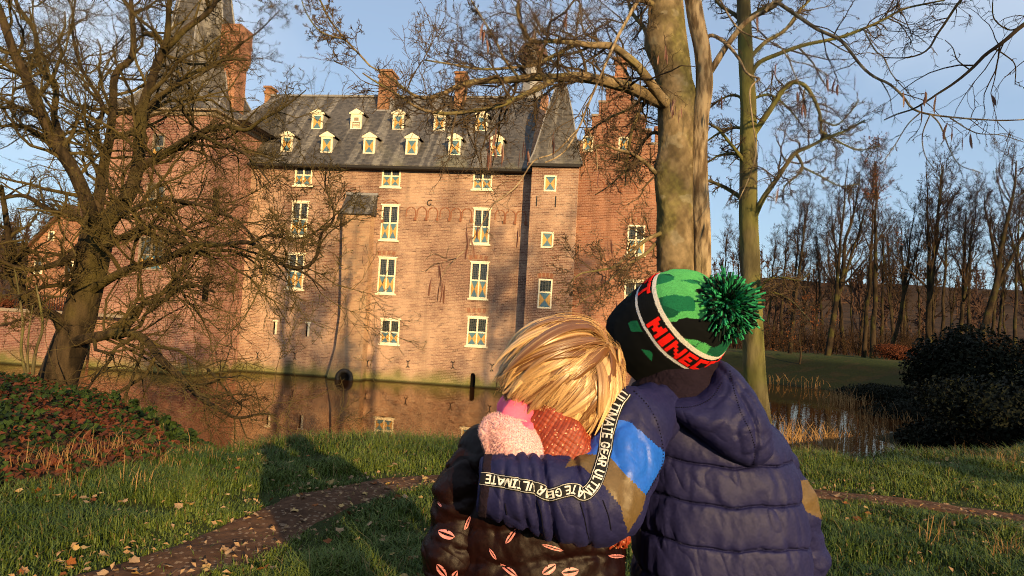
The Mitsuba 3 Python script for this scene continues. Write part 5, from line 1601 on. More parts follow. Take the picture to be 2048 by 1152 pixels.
def nets(fn, lo, hi, h):
    """Surface nets: the zero surface of fn as a smooth quad mesh."""
    lo, hi = np.asarray(lo, float), np.asarray(hi, float)
    n = np.ceil((hi - lo) / h).astype(int) + 1
    ax = [lo[i] + h * np.arange(n[i]) for i in range(3)]
    F = np.empty(n, np.float32)
    for s in range(0, n[0], 24):
        X = np.stack(np.meshgrid(ax[0][s:s + 24], ax[1], ax[2], indexing="ij"), -1)
        F[s:s + 24] = fn(X.reshape(-1, 3)).reshape(X.shape[:3])
    ins = F < 0
    c = [slice(0, -1), slice(1, None)]
    cnt = sum(ins[c[a], c[b], c[d]].astype(np.int8) for a in (0, 1) for b in (0, 1) for d in (0, 1))
    cell = (cnt > 0) & (cnt < 8)
    ci = np.argwhere(cell)
    vid = np.full(cell.shape, -1, int)
    vid[tuple(ci.T)] = np.arange(len(ci))
    acc, num = np.zeros((len(ci), 3)), np.zeros(len(ci))
    corners = [(a, b, d) for a in (0, 1) for b in (0, 1) for d in (0, 1)]
    for u in range(8):
        for v in range(u + 1, 8):
            A, B = np.array(corners[u]), np.array(corners[v])
            if np.abs(A - B).sum() != 1:
                continue
            fa, fb = F[tuple((ci + A).T)], F[tuple((ci + B).T)]
            m = (fa < 0) != (fb < 0)
            t = fa[m] / (fa[m] - fb[m])
            acc[m] += A + t[:, None] * (B - A)
            num[m] += 1
    V = lo + h * (ci + acc / num[:, None])
    Q = []
    for axn in range(3):
        o1, o2 = [(1, 2), (2, 0), (0, 1)][axn]
        sl0 = [slice(1, -1)] * 3; sl1 = [slice(1, -1)] * 3
        sl0[axn] = slice(0, -1); sl1[axn] = slice(1, None)
        a, b = ins[tuple(sl0)], ins[tuple(sl1)]
        for flip in (False, True):
            e = np.argwhere((a & ~b) if not flip else (~a & b))
            if not len(e):
                continue
            off = np.ones(3, int); off[axn] = 0
            e = e + off
            d1, d2 = np.zeros(3, int), np.zeros(3, int)
            d1[o1], d2[o2] = 1, 1
            q = [vid[tuple((e - d1 - d2).T)], vid[tuple((e - d2).T)], vid[tuple(e.T)], vid[tuple((e - d1).T)]]
            q = np.stack(q, 1)
            Q.append(q if not flip else q[:, ::-1])
    Q = np.vstack(Q)
    return quads(V, Q)


def hit(fn, px, py, y0=0.85, y1=1.9, steps=90):
    """Where the sight lines of these photograph points meet the zero surface of fn (points, outward normals)."""
    px, py = np.broadcast_arrays(np.asarray(px, float), np.asarray(py, float))
    d = _f + (px[..., None] - 1024) / FPX * CR - (py[..., None] - 576) / FPX * CU
    d = unit(d)
    t = np.full(px.shape, y0)
    for _ in range(steps):
        p = CAM + d * t[..., None]
        t = np.minimum(t + 0.7 * np.maximum(fn(p.reshape(-1, 3)).reshape(px.shape), -0.01), y1)
    p = CAM + d * t[..., None]
    e = 0.004
    q = p.reshape(-1, 3)
    n = np.stack([fn(q + o) - fn(q - o) for o in np.eye(3) * e], -1)
    return p, unit(n).reshape(p.shape)


def px_poly_sd(poly):
    """Signed distance (metres) to an outline in the plane square to the y axis, given in photograph points at depth y."""
    pts, y = poly
    w = np.array([at(a, b, y) for a, b in pts])
    pg = sg.Polygon(w[:, [0, 2]]).buffer(0)
    shapely.prepare(pg)

    def fn(p):
        q = shapely.points(p[:, 0] * (y / np.maximum(p[:, 1], 0.3)), (p[:, 2] - CAM[2]) * (y / np.maximum(p[:, 1], 0.3)) + CAM[2])
        d = shapely.distance(pg.exterior, q)
        return np.where(shapely.contains(pg, q), -d, d)
    return fn


def grid_sd(poly, pad=0.10, h=0.004):
    """The same, sampled once on a lattice so that it is cheap to read."""
    pts, y = poly
    w = np.array([at(a, b, y) for a, b in pts])[:, [0, 2]]
    pg = sg.Polygon(w).buffer(0)
    lo, hi = w.min(0) - pad, w.max(0) + pad
    nx, nz = np.ceil((hi - lo) / h).astype(int) + 1
    X, Z = np.meshgrid(lo[0] + h * np.arange(nx), lo[1] + h * np.arange(nz), indexing="ij")
    q = shapely.points(X.ravel(), Z.ravel())
    shapely.prepare(pg)
    d = shapely.distance(pg.exterior, q)
    G = np.where(shapely.contains(pg, q), -d, d).reshape(nx, nz)

    def fn(p):
        return ndimage.map_coordinates(G, [(p[:, 0] - lo[0]) / h, (p[:, 2] - lo[1]) / h], order=1, mode="nearest")
    return fn


def nz(p, f, seed=0, octv=3):
    return meshkit.fbm(p * f, octv, seed) - 0.5


def near(p, d, fn, band=0.04):
    """d less fn(p), where fn is only worked out close to the surface."""
    m = np.abs(d) < band
    d = d.copy()
    d[m] -= fn(p[m])
    return d


def profile(p, zs, cx, a, cy, b, e=2.8):
    z = p[:, 2]
    o = np.argsort(zs)
    zs = np.asarray(zs)[o]
    CX, A, CY, B = (np.interp(z, zs, np.asarray(v)[o]) for v in (cx, a, cy, b))
    u = (np.abs((p[:, 0] - CX) / A) ** e + np.abs((p[:, 1] - CY) / B) ** e) ** (1 / e)
    return np.maximum((u - 1) * np.minimum(A, B) * 0.92, z - zs[-1])


def zpx(px, py, y):
    return at(px, py, y)[2]


# ---- cloth and skin
def fabric(key, col, rough, spec=0.4, f=900.0, amp=0.0004, **kw):
    principled(key, col if isinstance(col, dict) else col, rough, spec, **kw)


def weave(dark, light, f=260.0, mott=18.0):
    def fn(p, n, uv):
        k = noise(p.x * f, p.y * f, p.z * f)
        m = fbm(p.x * mott, p.y * mott, p.z * mott, 3)
        return mix(dark, light, dr.clip(0.55 * k + 0.45 * m, 0, 1))
    return fn


def crinkle(amp, f):
    def fn(p, n, uv):
        c = dr.power(1 - dr.abs(2 * fbm(p.x * f * 0.6 + p.z * f * 0.3, p.y * f * 0.6, p.z * f * 0.35, 2) - 1), 7.0)
        return amp * fbm(p.x * f, p.y * f, p.z * f * 0.6, 4) - 0.35 * amp * c
    return fn


principled("navy_nylon", proc(weave((0.0066, 0.0070, 0.037), (0.013, 0.0130, 0.056))), 0.60, 0.20, bump=crinkle(0.0035, 42), bump_eps=1.5e-3, k=1.15)
QUILT = []      # heights of the boy's seams, filled in below


def quilt_bump(p, n, uv):
    z = p.z + 0.003 * dr.sin(31 * p.x + 1.3) + 0.0015 * dr.sin(77 * p.x)
    d = mi.Float(1.0)
    for s in QUILT:
        d = dr.minimum(d, dr.abs(z - s))
    g_ = noise(p.x * 95, p.y * 30, p.z * 16) * dr.exp(-d / 0.012)
    st = 0.0010 * dr.abs(dr.sin(p.x * 900)) * dr.exp(-dr.square(d / 0.0016))
    return 0.0035 * fbm(p.x * 42, p.y * 42, p.z * 25, 4) + 0.0022 * fbm(p.x * 24 + p.z * 16, p.y * 20, p.z * 7, 3) - 0.0052 * dr.exp(-dr.square(d / 0.0020)) - 0.0018 * dr.power(1 - dr.abs(2 * fbm(p.x * 30 + p.z * 9, p.y * 20, p.z * 9, 2) - 1), 7.0) + 0.0034 * g_ + st


principled("navy_quilt", proc(weave((0.0066, 0.0070, 0.037), (0.013, 0.0130, 0.056))), 0.60, 0.20, bump=quilt_bump, bump_eps=1.0e-3, k=1.15)
principled("blue_nylon", proc(weave((0.008, 0.075, 0.42), (0.012, 0.11, 0.55))), 0.45, 0.4, bump=crinkle(0.003, 40), bump_eps=1.5e-3, k=0.9)
principled("olive_nylon", proc(weave((0.085, 0.055, 0.020), (0.125, 0.080, 0.032))), 0.5, 0.35, bump=crinkle(0.003, 40), bump_eps=1.5e-3, k=0.9)
principled("brown_satin", proc(weave((0.006, 0.0014, 0.0014), (0.015, 0.0032, 0.0030))), 0.50, 0.15, bump=crinkle(0.005, 34), bump_eps=1.5e-3)
principled("pink_print", proc(weave((0.62, 0.20, 0.20), (0.74, 0.30, 0.30))), 0.45, 0.4, k=0.8)
principled("pink_fleece", proc(weave((0.74, 0.42, 0.44), (0.86, 0.56, 0.57), 420, 60)), 0.95, 0.1, bump=crinkle(0.004, 170), bump_eps=6e-4, sheen=0.5, k=0.85)
principled("pink_jersey", proc(weave((0.80, 0.10, 0.20), (0.90, 0.17, 0.30), 500, 30)), 0.85, 0.2, bump=crinkle(0.0015, 80), k=0.85)
principled("purple_fleece", proc(weave((0.010, 0.0065, 0.013), (0.022, 0.014, 0.027), 420, 50)), 0.95, 0.1, bump=crinkle(0.003, 190), bump_eps=6e-4, sheen=0.4)
principled("skin", proc(weave((0.50, 0.26, 0.18), (0.60, 0.34, 0.25), 300, 25)), 0.55, 0.35)
principled("trouser_cloth", proc(weave((0.02, 0.022, 0.03), (0.04, 0.045, 0.06))), 0.85, 0.2)
principled("boot_rubber", (0.03, 0.025, 0.022), 0.6, 0.3)
principled("tape_black", proc(weave((0.006, 0.006, 0.007), (0.014, 0.014, 0.015), 600)), 0.7, 0.25)
principled("tape_white", proc(weave((0.55, 0.54, 0.50), (0.72, 0.71, 0.66), 600)), 0.7, 0.25, k=0.9)


def scarf_fn(p, n, uv):
    k = noise(p.x * 240, p.y * 240, p.z * 240)
    row = dr.abs(dr.sin((p.x * 0.85 - p.z * 0.5) * 620))
    s = cell_rand(dr.floor(p.x * 520), dr.floor(p.y * 520), dr.floor(p.z * 520))
    c = mix(mi.Color3f(0.13, 0.013, 0.004), mi.Color3f(0.40, 0.055, 0.012), 0.5 * k + 0.5 * row)
    return dr.select(s > 0.975, mi.Color3f(0.95, 0.55, 0.30), c)


principled("rust_knit", proc(scarf_fn), 0.6, 0.5, bump=lambda p, n, uv: 0.0010 * dr.abs(dr.sin((p.x * 0.85 - p.z * 0.5) * 310)) + 0.0008 * dr.abs(dr.sin((p.x * 0.5 + p.z * 0.85) * 360)), bump_eps=5e-4)

# ================================================================= the boy
boy = thing("person", "child in navy quilted jacket and green pompom hat with an arm round the smaller child", "person")
BY = 1.40
rows = [(1500, 1430, 0.168, .135), (1300, 1433, .168, .138), (1152, 1436, .164, .138), (1050, 1435, .160, .136), (1000, 1433, .153, .133), (930, 1428, .141, .126), (880, 1420, .128, .116), (835, 1408, .112, .100), (795, 1398, .095, .082), (765, 1385, .070, .065), (740, 1376, .050, .050)]
zs = [zpx(x, y, BY) for y, x, a, b in rows]
cx = [at(x, y, BY)[0] for y, x, a, b in rows]
seam_px = [792, 850, 927, 1003, 1086, 1168, 1250, 1335]
seams = np.array(sorted(zpx(1440, y, 1.30) for y in seam_px))
QUILT += [float(v) for v in seams]


def crease(p, f, seed, octv=2):
    """Narrow valleys: 0 on the cloth, 1 in a crease."""
    return (1 - np.abs(2 * meshkit.fbm(p * f, octv, seed) - 1)) ** 7


def quilt(p, seams, amp, tilt=0.0, wr=0.0035, seed=3):
    z = p[:, 2] + tilt * p[:, 0] + 0.003 * np.sin(31 * p[:, 0] + 1.3) + 0.0015 * np.sin(77 * p[:, 0])
    i = np.clip(np.searchsorted(seams, z), 1, len(seams) - 1)
    a, b = seams[i - 1], seams[i]
    u = np.clip((z - a) / (b - a), 0, 1)
    d = np.minimum(u, 1 - u) * (b - a)
    puff = 0.55 * (1 - np.exp(-d / 0.0045)) + 0.45 * (1 - np.exp(-d / 0.016))
    gather = nz(p * np.array([1, 1, 0.16]), 75.0, seed, 2) * np.exp(-d / 0.022) * 2.2 + 0.35 * nz(p * np.array([1, 1, 0.3]) + np.stack([0.5 * p[:, 2], 0 * d, 0 * d], 1), 38.0, seed + 9, 3)
    fold = 0.75 * nz(p * np.array([1.0, 1.0, 0.5]) + np.stack([p[:, 2] * 0.4, 0 * p[:, 0], 0 * p[:, 0]], 1), 11.0, seed + 2, 3)
    sh = np.stack([p[:, 0] + 0.35 * p[:, 2], p[:, 1], 0.32 * p[:, 2] - 0.1 * p[:, 0]], 1)
    return amp * puff + 1.5 * wr * gather + 0.0055 * fold - 0.0035 * crease(sh, 17.0, seed + 3) * (0.35 + np.exp(-d / 0.02))


def boy_torso0(p):
    d = profile(p, zs, cx, [r[2] for r in rows], [BY + 0.012 * i * 0 for i, r in enumerate(rows)], [r[3] for r in rows])
    sh1 = ell(p, at(1310, 850, 1.385), (0.062, 0.07, 0.062))
    sh2 = ell(p, at(1520, 930, 1.42), (0.050, 0.075, 0.075))
    return smin(smin(d, sh1, 0.045), sh2, 0.045)


def boy_torso(p):
    d = near(p, boy_torso0(p), lambda q: quilt(q, seams, 0.0068))
    return np.maximum(d, zpx(1440, 1330, 1.4) - p[:, 2])


lo, hi = at(1180, 1350, 1.4) - [0.05, 0.2, 0.02], at(1680, 740, 1.4) + [0.03, 0.19, 0.03]
lo[1], hi[1] = 1.22, 1.6
m_torso = nets(boy_torso, lo, hi, 0.0042)
obj("jacket", m_torso, "navy_quilt", boy, smooth=True)

# left arm round the girl, in a padded sleeve
arm_pts = [at(1305, 826, 1.325), at(1262, 852, 1.235), at(1238, 935, 1.195), at(1205, 1000, 1.165), at(1130, 1000, 1.135), at(1040, 978, 1.13), at(955, 968, 1.145)]
arm_rad = [0.060, 0.062, 0.061, 0.064, 0.062, 0.053, 0.046]
rib_px = [(1000, 995, 15), (1045, 975, 12), (1075, 1000, 12), (1105, 985, 10), (1150, 985, 14), (1192, 1010, 12)]


def boy_sleeve(p):
    d = chain(p, arm_pts, arm_rad, 0.035)
    x = p[:, 0]
    cr = 0
    for (px, w) in ((1009, 5), (1042, 9), (1068, 8), (1095, 11), (1165, 10)):
        xc = at(px, 985, 1.08)[0]
        tilt = 0.22 if px > 1040 else 0.0
        cr = cr + np.exp(-((x - xc + tilt * (p[:, 2] - at(px, 985, 1.08)[2])) / (0.55 * w / 1260)) ** 2) * (0.007 if px != 1095 else 0.012)
    fold = nz(p * np.array([1.6, 1, 0.55]), 17.0, 8, 3)
    d = smax(d, at(957, 970, 1.13)[0] - p[:, 0] + 0.05 * (p[:, 2] - at(957, 970, 1.13)[2]), 0.012)
    return d + np.where(p[:, 1] < 1.25, cr, 0) - 0.010 * fold - 0.0055 * nz(p * np.array([1.8, 1, 0.5]), 48, 4, 2) + 0.0045 * crease(p * np.array([1.5, 1, 0.45]), 20, 12)


lo, hi = np.min(arm_pts, 0) - 0.095, np.max(arm_pts, 0) + 0.095
m = nets(boy_sleeve, lo, hi, 0.0042)
# colour panels of the sleeve: cuts square to the back
c = m.triangles_center
pp = project(c)
seamA = sg.Polygon([(1150, 905), (1196, 868), (1240, 838), (1262, 845), (1330, 905), (1328, 925), (1292, 990), (1262, 960), (1218, 912)])
seamB = sg.Polygon([(1130, 935), (1150, 905), (1218, 912), (1262, 960), (1292, 990), (1285, 1020), (1256, 1066), (1248, 1040), (1240, 1010), (1205, 968), (1160, 930)])
shapely.prepare(seamA); shapely.prepare(seamB)
pt = shapely.points(pp)
inA, inB = shapely.contains(seamA, pt), shapely.contains(seamB, pt)


def sub(m, mask):
    k = trimesh.Trimesh(m.vertices, m.faces[mask], process=False)
    k.remove_unreferenced_vertices()
    return k


vn = meshkit.arrays(m, True)[2]
sl = numbered(f"{boy}__sleeve")


def piece(key, m, mask, b):
    f = m.faces[mask]
    u, inv = np.unique(f, return_inverse=True)
    v = m.vertices[u]
    path = meshkit.write_ply((v, inv.reshape(-1, 3)), False, normals=vn[u])
    scene[key] = {"type": "ply", "filename": path, "face_normals": False, "bsdf": {"type": "ref", "id": b}}


piece(sl, m, ~(inA | inB), "navy_nylon")
piece(f"{sl}__blue_panel", m, inA, "blue_nylon")
piece(f"{sl}__olive_panel", m, inB & ~inA, "olive_nylon")
labels[f"{sl}__blue_panel"] = {"label": "bright blue panel of the sleeve"}
labels[f"{sl}__olive_panel"] = {"label": "olive brown panel of the sleeve"}


def all_sleeve(p):
    return smin(boy_sleeve(p), boy_torso(p) + 0.004, 0.006)


# the lettered tape along the sleeve
tape = resample([(1252, 783), (1240, 800), (1226, 828), (1217, 860), (1211, 895), (1204, 925), (1196, 952), (1184, 975), (1166, 990), (1148, 980), (1122, 984), (1096, 990), (1076, 978), (1050, 972), (1020, 966), (990, 961), (962, 957)], 170)
tl = np.concatenate([[0], np.cumsum(np.linalg.norm(np.diff(tape, axis=0), axis=1))])
tt = np.gradient(tape, axis=0); tt /= np.linalg.norm(tt, axis=1, keepdims=True)
tt = ndimage.uniform_filter1d(tt, 9, axis=0); tt /= np.linalg.norm(tt, axis=1, keepdims=True)
tnrm = np.stack([tt[:, 1], -tt[:, 0]], 1)       # to the left of the way from shoulder to cuff


def tape_px(u, v):
    """u along the tape in photograph pixels, v across it."""
    i = np.interp(u, tl, np.arange(170))
    f = lambda a: np.stack([np.interp(i, np.arange(170), a[:, k]) for k in (0, 1)], -1)
    return f(tape) + v[..., None] * f(tnrm)


def on_sleeve(u, v, off):
    q = tape_px(u, v)
    p, n = hit(all_sleeve, q[..., 0], q[..., 1], y0=0.95, steps=50)
    return p + n * off[..., None]


def drape_strip(v0, v1, off, nu=150, nv=5):
    U, Vv = np.meshgrid(np.linspace(0, tl[-1], nu), np.linspace(v0, v1, nv), indexing="ij")
    P = on_sleeve(U, Vv, np.full(U.shape, off))
    idx = np.arange(nu * nv).reshape(nu, nv)
    F = np.stack([idx[:-1, :-1], idx[1:, :-1], idx[1:, 1:], idx[:-1, 1:]], -1).reshape(-1, 4)
    return P, F


# surface of the tape sampled once; letters and edges read from it
TU, TV = np.linspace(0, tl[-1], 220), np.linspace(-17, 17, 13)
UU, VV = np.meshgrid(TU, TV, indexing="ij")
TP = on_sleeve(UU, VV, np.full(UU.shape, 0.0))
TP = ndimage.gaussian_filter(TP, (1.2, 0.8, 0))
TN = np.cross(np.gradient(TP, axis=0), np.gradient(TP, axis=1))
TN = unit(TN) * np.sign((unit(TN) * (CAM - TP)).sum(-1, keepdims=True))


def tape_at(u, v, off):
    i = np.interp(u, TU, np.arange(220)); j = np.interp(v, TV, np.arange(13))
    p = np.stack([ndimage.map_coordinates(TP[..., k], [i, j], order=1) for k in range(3)], -1)
    n = np.stack([ndimage.map_coordinates(TN[..., k], [i, j], order=1) for k in range(3)], -1)
    return p + unit(n) * np.asarray(off)[..., None]


def tape_grid(v0, v1, off, nu=200, nv=4, u0=0, u1=None):
    U, W = np.meshgrid(np.linspace(u0, tl[-1] if u1 is None else u1, nu), np.linspace(v0, v1, nv), indexing="ij")
    P = tape_at(U, W, np.full(U.shape, off))
    edge = np.abs(np.linspace(-1, 1, nv)) > 0.99
    P[:, edge] = tape_at(U[:, edge], W[:, edge], np.full(U[:, edge].shape, off - 0.002))
    idx = np.arange(nu * nv).reshape(nu, nv)
    F = np.stack([idx[:-1, :-1], idx[1:, :-1], idx[1:, 1:], idx[:-1, 1:]], -1).reshape(-1, 4)
    return quads(P.reshape(-1, 3), F)


tk = f"{sl}__tape"
scene[tk] = mikit.ply(tape_grid(-14.5, 14.5, 0.0028, nv=8), "tape_black", smooth=True)
labels[tk] = {"label": "black tape lettered ULTIMATE GEAR running down the sleeve"}
scene[f"{sl}__tape_edge"] = mikit.ply(tape_grid(10.6, 12.2, 0.0034, nv=4), "tape_white", smooth=True)
scene[f"{sl}__tape_edge_001"] = mikit.ply(tape_grid(-12.2, -10.6, 0.0034, nv=4), "tape_white", smooth=True)


def word(txt, u0, length, v0=-8.6, v1=8.6):
    t = meshkit.text_mesh(txt, 1.0, 0.1, bold=True)
    b = t.bounds
    v, f = trimesh.remesh.subdivide_to_size(t.vertices, t.faces, 0.5)
    q = (v - b[0]) / (b[1] - b[0])
    u = u0 + q[:, 0] * length
    w = v0 + q[:, 1] * (v1 - v0)
    return tape_at(u, w, 0.0026 + 0.0010 * q[:, 2]), f


ws, seq = [], [("ULTIMATE", 88), ("GEAR", 46)] * 2 + [("ULTIMATE", 88)]
k = (tl[-1] - 8) / (sum(ln + 7 for _, ln in seq))
u = 5
for txt, ln in seq:
    scene[f"{sl}__lettering_{len(ws):03d}" if ws else f"{sl}__lettering"] = mikit.ply(word(txt, u, ln * k), "tape_white", smooth=False)
    ws.append(txt)
    u += (ln + 7) * k
labels[f"{sl}__lettering"] = {"label": "white capital letters ULTIMATE on the tape"}

# right arm hanging at the side
r_arm = [at(1540, 935, 1.44), at(1576, 1015, 1.46), at(1600, 1115, 1.49), at(1570, 1195, 1.55)]


def boy_sleeve_r(p):
    d = chain(p, r_arm, [0.056, 0.054, 0.052, 0.042], 0.03)
    return near(p, d, lambda p: 0.014 * nz(p * np.array([0.6, 1, 2.0]), 21, 31, 4) + 0.004 * nz(p, 60, 3, 2))


m = nets(boy_sleeve_r, np.min(r_arm, 0) - 0.08, np.max(r_arm, 0) + 0.08, 0.0045)
vn = meshkit.arrays(m, True)[2]
pp = project(m.triangles_center)
ol = (pp[:, 1] < 1022 + 0.5 * (pp[:, 0] - 1610)) & (pp[:, 1] > 960)
bl = pp[:, 1] <= 960
sr = numbered(f"{boy}__sleeve")
piece(sr, m, ~(ol | bl), "navy_nylon")
piece(f"{sr}__olive_panel", m, ol, "olive_nylon")
piece(f"{sr}__shoulder", m, bl, "navy_nylon")

# hood lying on the back
hood_poly = ([(1268, 788), (1300, 792), (1350, 800), (1400, 795), (1432, 770), (1446, 738), (1457, 722), (1474, 728), (1500, 752), (1524, 790), (1540, 830), (1556, 880), (1552, 912), (1530, 928), (1502, 937), (1474, 926), (1440, 908), (1400, 876), (1362, 846), (1318, 816), (1280, 802)], 1.27)
hsd = grid_sd(hood_poly)
hc = at(1450, 850, 1.27)


def hood_back(p):
    """Depth of the jacket's back under the hood."""
    dx, dz = p[:, 0] - hc[0], p[:, 2] - hc[2]
    return 1.272 + 1.6 * dx ** 2 + 0.34 * np.maximum(dz, 0) + 2.6 * np.maximum(dz, 0) ** 2 + 0.3 * np.maximum(dx - 0.05, 0)


def boy_hood(p):
    s = hsd(p)
    inner = np.clip(-s / 0.05, 0, 1)
    dx, dz = p[:, 0] - hc[0], p[:, 2] - hc[2]
    T = 0.020 + 0.030 * inner ** 0.6 + 0.012 * nz(p * np.array([1, 0, 1.0]), 12, 21, 3) + 0.006 * nz(np.stack([p[:, 0] + p[:, 2], 0 * dx, p[:, 2] - p[:, 0]], 1) * np.array([0.5, 0, 1.6]), 30, 12, 2) - 0.006 * crease(np.stack([0.5 * (p[:, 0] + p[:, 2]), 0 * dx, p[:, 2] - p[:, 0]], 1), 13, 15)
    # seam down the middle of the hood and one near its edge
    a, b = at(1456, 735, 1.25), at(1506, 935, 1.25)
    mid = at(1500, 850, 1.25)
    zt = np.clip((p[:, 2] - b[2]) / (a[2] - b[2]), 0, 1)
    xs = b[0] + (a[0] - b[0]) * zt + 0.018 * np.sin(np.pi * zt)
    T = T - 0.008 * np.exp(-((p[:, 0] - xs) / 0.0045) ** 2)
    T = T + 0.010 * np.exp(-((p[:, 0] - xs - 0.03) / 0.02) ** 2)
    e2 = np.abs(s + 0.022)
    T = T - 0.004 * np.exp(-(e2 / 0.003) ** 2) * (p[:, 2] > at(1400, 812, 1.27)[2])
    y = p[:, 1]
    slab = np.maximum((hood_back(p) - T) - y, y - (hood_back(p) + 0.035))
    return smax(slab, s * 0.95, 0.022)


lo, hi = at(1255, 950, 1.27) - 0.03, at(1575, 708, 1.27) + 0.03
lo[1], hi[1] = 1.17, 1.40
hk = obj("hood", nets(boy_hood, lo, hi, 0.0038), "navy_nylon", boy, smooth=True)
labels[hk] = {"label": "folded down hood of the navy jacket"}

# stitched seams: dark thread lying in the folds
principled("dark_thread", (0.004, 0.004, 0.012), 0.8, 0.1, k=1.0)


def stitched(fn, px, py, dash=True, r=0.0011, n=60, parent=boy):
    q = resample(np.stack([px, py], 1).astype(float), n)
    p, nn = hit(fn, q[:, 0], q[:, 1], y0=0.95, steps=60)
    p = p + nn * 0.0004
    if dash:
        k = (n // 2) * 2
        P = np.stack([p[0:k:2], 0.25 * p[0:k:2] + 0.75 * p[1:k:2]], 1)
        v, f = tubes(P, np.full(P.shape[:2], r), 4)
    else:
        v, f = tubes(p[None], np.full((1, n), r), 5)
    obj("stitching", trimesh.Trimesh(v, f, process=False), "dark_thread", parent, smooth=True)


def seam_line(sz, x0, x1, n=90):
    xs = np.linspace(x0, x1, n)
    ys = np.full(n, 0.0)
    ys[:] = project(np.array([at(1440, 576, 1.3)[0], 1.28, sz]))[1]
    for _ in range(5):
        p, nn = hit(boy_torso, xs, ys, y0=1.1, steps=34)
        zt = sz - 0.003 * np.sin(31 * p[:, 0] + 1.3) - 0.0015 * np.sin(77 * p[:, 0])
        ys = ys + (p[:, 2] - zt) * FPX / p[:, 1]
    v, f = tubes((p - nn * 0.0002)[None], np.full((1, n), 0.0010), 5)
    obj("stitching", trimesh.Trimesh(v, f, process=False), "dark_thread", boy, smooth=True)


for sp_, x0, x1 in ((850, 1330, 1420), (927, 1325, 1575), (1003, 1284, 1590), (1086, 1276, 1604), (1168, 1276, 1606)):
    seam_line(float(zpx(1440, sp_, 1.30)), x0, x1)
cxw = at(957, 970, 1.13)
cuff = lambda p: np.maximum(boy_sleeve(p) - 0.0022 - 0.0012 * np.sin(p[:, 2] * 900 + p[:, 1] * 500), np.abs(cxw[0] + 0.011 + 0.05 * (p[:, 2] - cxw[2]) - p[:, 0] + 0.0) - 0.0075)
obj("cuff", nets(cuff, cxw - [0.03, 0.10, 0.10], cxw + [0.05, 0.12, 0.10], 0.003), "purple_fleece", boy, smooth=True)
hood_or = lambda p: np.minimum(boy_hood(p), boy_torso(p))
stitched(boy_hood, [1460, 1468, 1482, 1500, 1510, 1508], [742, 780, 825, 862, 900, 930], n=80)
stitched(boy_hood, [1300, 1345, 1392, 1424, 1444], [806, 815, 812, 795, 765], n=80)
arm_or = lambda p: np.minimum(boy_sleeve(p), boy_torso(p))
stitched(arm_or, [1268, 1296, 1316, 1326, 1318, 1292], [782, 812, 850, 905, 945, 990], n=70)
stitched(boy_sleeve, [1008, 1010, 1014], [985, 1005, 1030], dash=False, n=20)
stitched(boy_sleeve, [1074, 1082, 1086, 1090], [1000, 1025, 1055, 1075], dash=False, n=24)
stitched(boy_sleeve, [1160, 1168, 1174, 1180], [1005, 1035, 1065, 1085], dash=False, n=24)
stitched(boy_sleeve, [1205, 1216, 1222], [1000, 1030, 1060], dash=False, n=24)

# fleece neck warmer
nc0 = at(1352, 770, 1.385)


def snood(p):
    q = p - nc0
    tilt = q[:, 2] - 0.22 * q[:, 0] + 0.25 * q[:, 1]
    r = np.sqrt((q[:, 0] / 1.08) ** 2 + q[:, 1] ** 2)
    fold = 0.010 * np.sin(q[:, 0] * 46 + q[:, 2] * 95)
    tor = np.sqrt((r - 0.058) ** 2 + (tilt / 1.35) ** 2) - 0.030 - 0.25 * fold
    return smin(tor, np.sqrt((r - 0.066) ** 2 + ((tilt + 0.032) / 1.0) ** 2) - 0.026, 0.008) - 0.004 * nz(p, 50, 2, 2)


obj("neck_warmer", nets(snood, nc0 - 0.14, nc0 + 0.14, 0.004), "purple_fleece", boy, smooth=True)

# head (one body with neck, trunk, arms and hands inside the clothes)
HC = at(1342, 655, 1.372)
HR = 0.098


def frame(z, x0=(1, 0, 0)):
    z = unit(np.asarray(z, float)); x = unit(np.asarray(x0) - z * (np.asarray(x0) @ z))
    return np.stack([x, np.cross(z, x), z], 1)


HAX = unit(0.59 * CR + 0.54 * CU - 0.60 * _f)


def face(p, c, up, fwd, s):
    """A child's head: skull, jaw, nose, ears, lips and eye sockets."""
    Z = unit(np.asarray(up)); Yv = unit(np.asarray(fwd) - Z * (np.asarray(fwd) @ Z)); X = np.cross(Yv, Z)
    M = np.stack([X, Yv, Z], 1)
    q = (p - c) @ M / s
    d = ell(q, (0, 0, 0.02), (0.80, 0.92, 0.95))
    d = smin(d, ell(q, (0, 0.25, -0.45), (0.58, 0.62, 0.62)), 0.25)
    d = smin(d, cone(q, (0, 0.86, -0.05), (0, 1.02, -0.28), 0.06, 0.11), 0.12)
    for sx in (-1, 1):
        d = smin(d, ell(q, (sx * 0.80, -0.02, -0.15), (0.07, 0.19, 0.26)), 0.06)
        d = -smin(-d, ell(q, (sx * 0.32, 0.93, -0.05), (0.16, 0.12, 0.09)), 0.08) if False else smax(d, -ell(q, (sx * 0.32, 0.98, -0.02), (0.17, 0.12, 0.10)), 0.08)
        d = smin(d, ell(q, (sx * 0.31, 0.80, -0.03), (0.11, 0.10, 0.09)), 0.03)
    d = smin(d, ell(q, (0, 0.84, -0.56), (0.22, 0.08, 0.05)), 0.06)
    d = smax(d, -ell(q, (0, 0.93, -0.55), (0.2, 0.05, 0.018)), 0.03)
    d = smin(d, cone(q, (0, -0.15, -0.6), (0, -0.25, -1.5), 0.42, 0.46), 0.15)
    return d * s


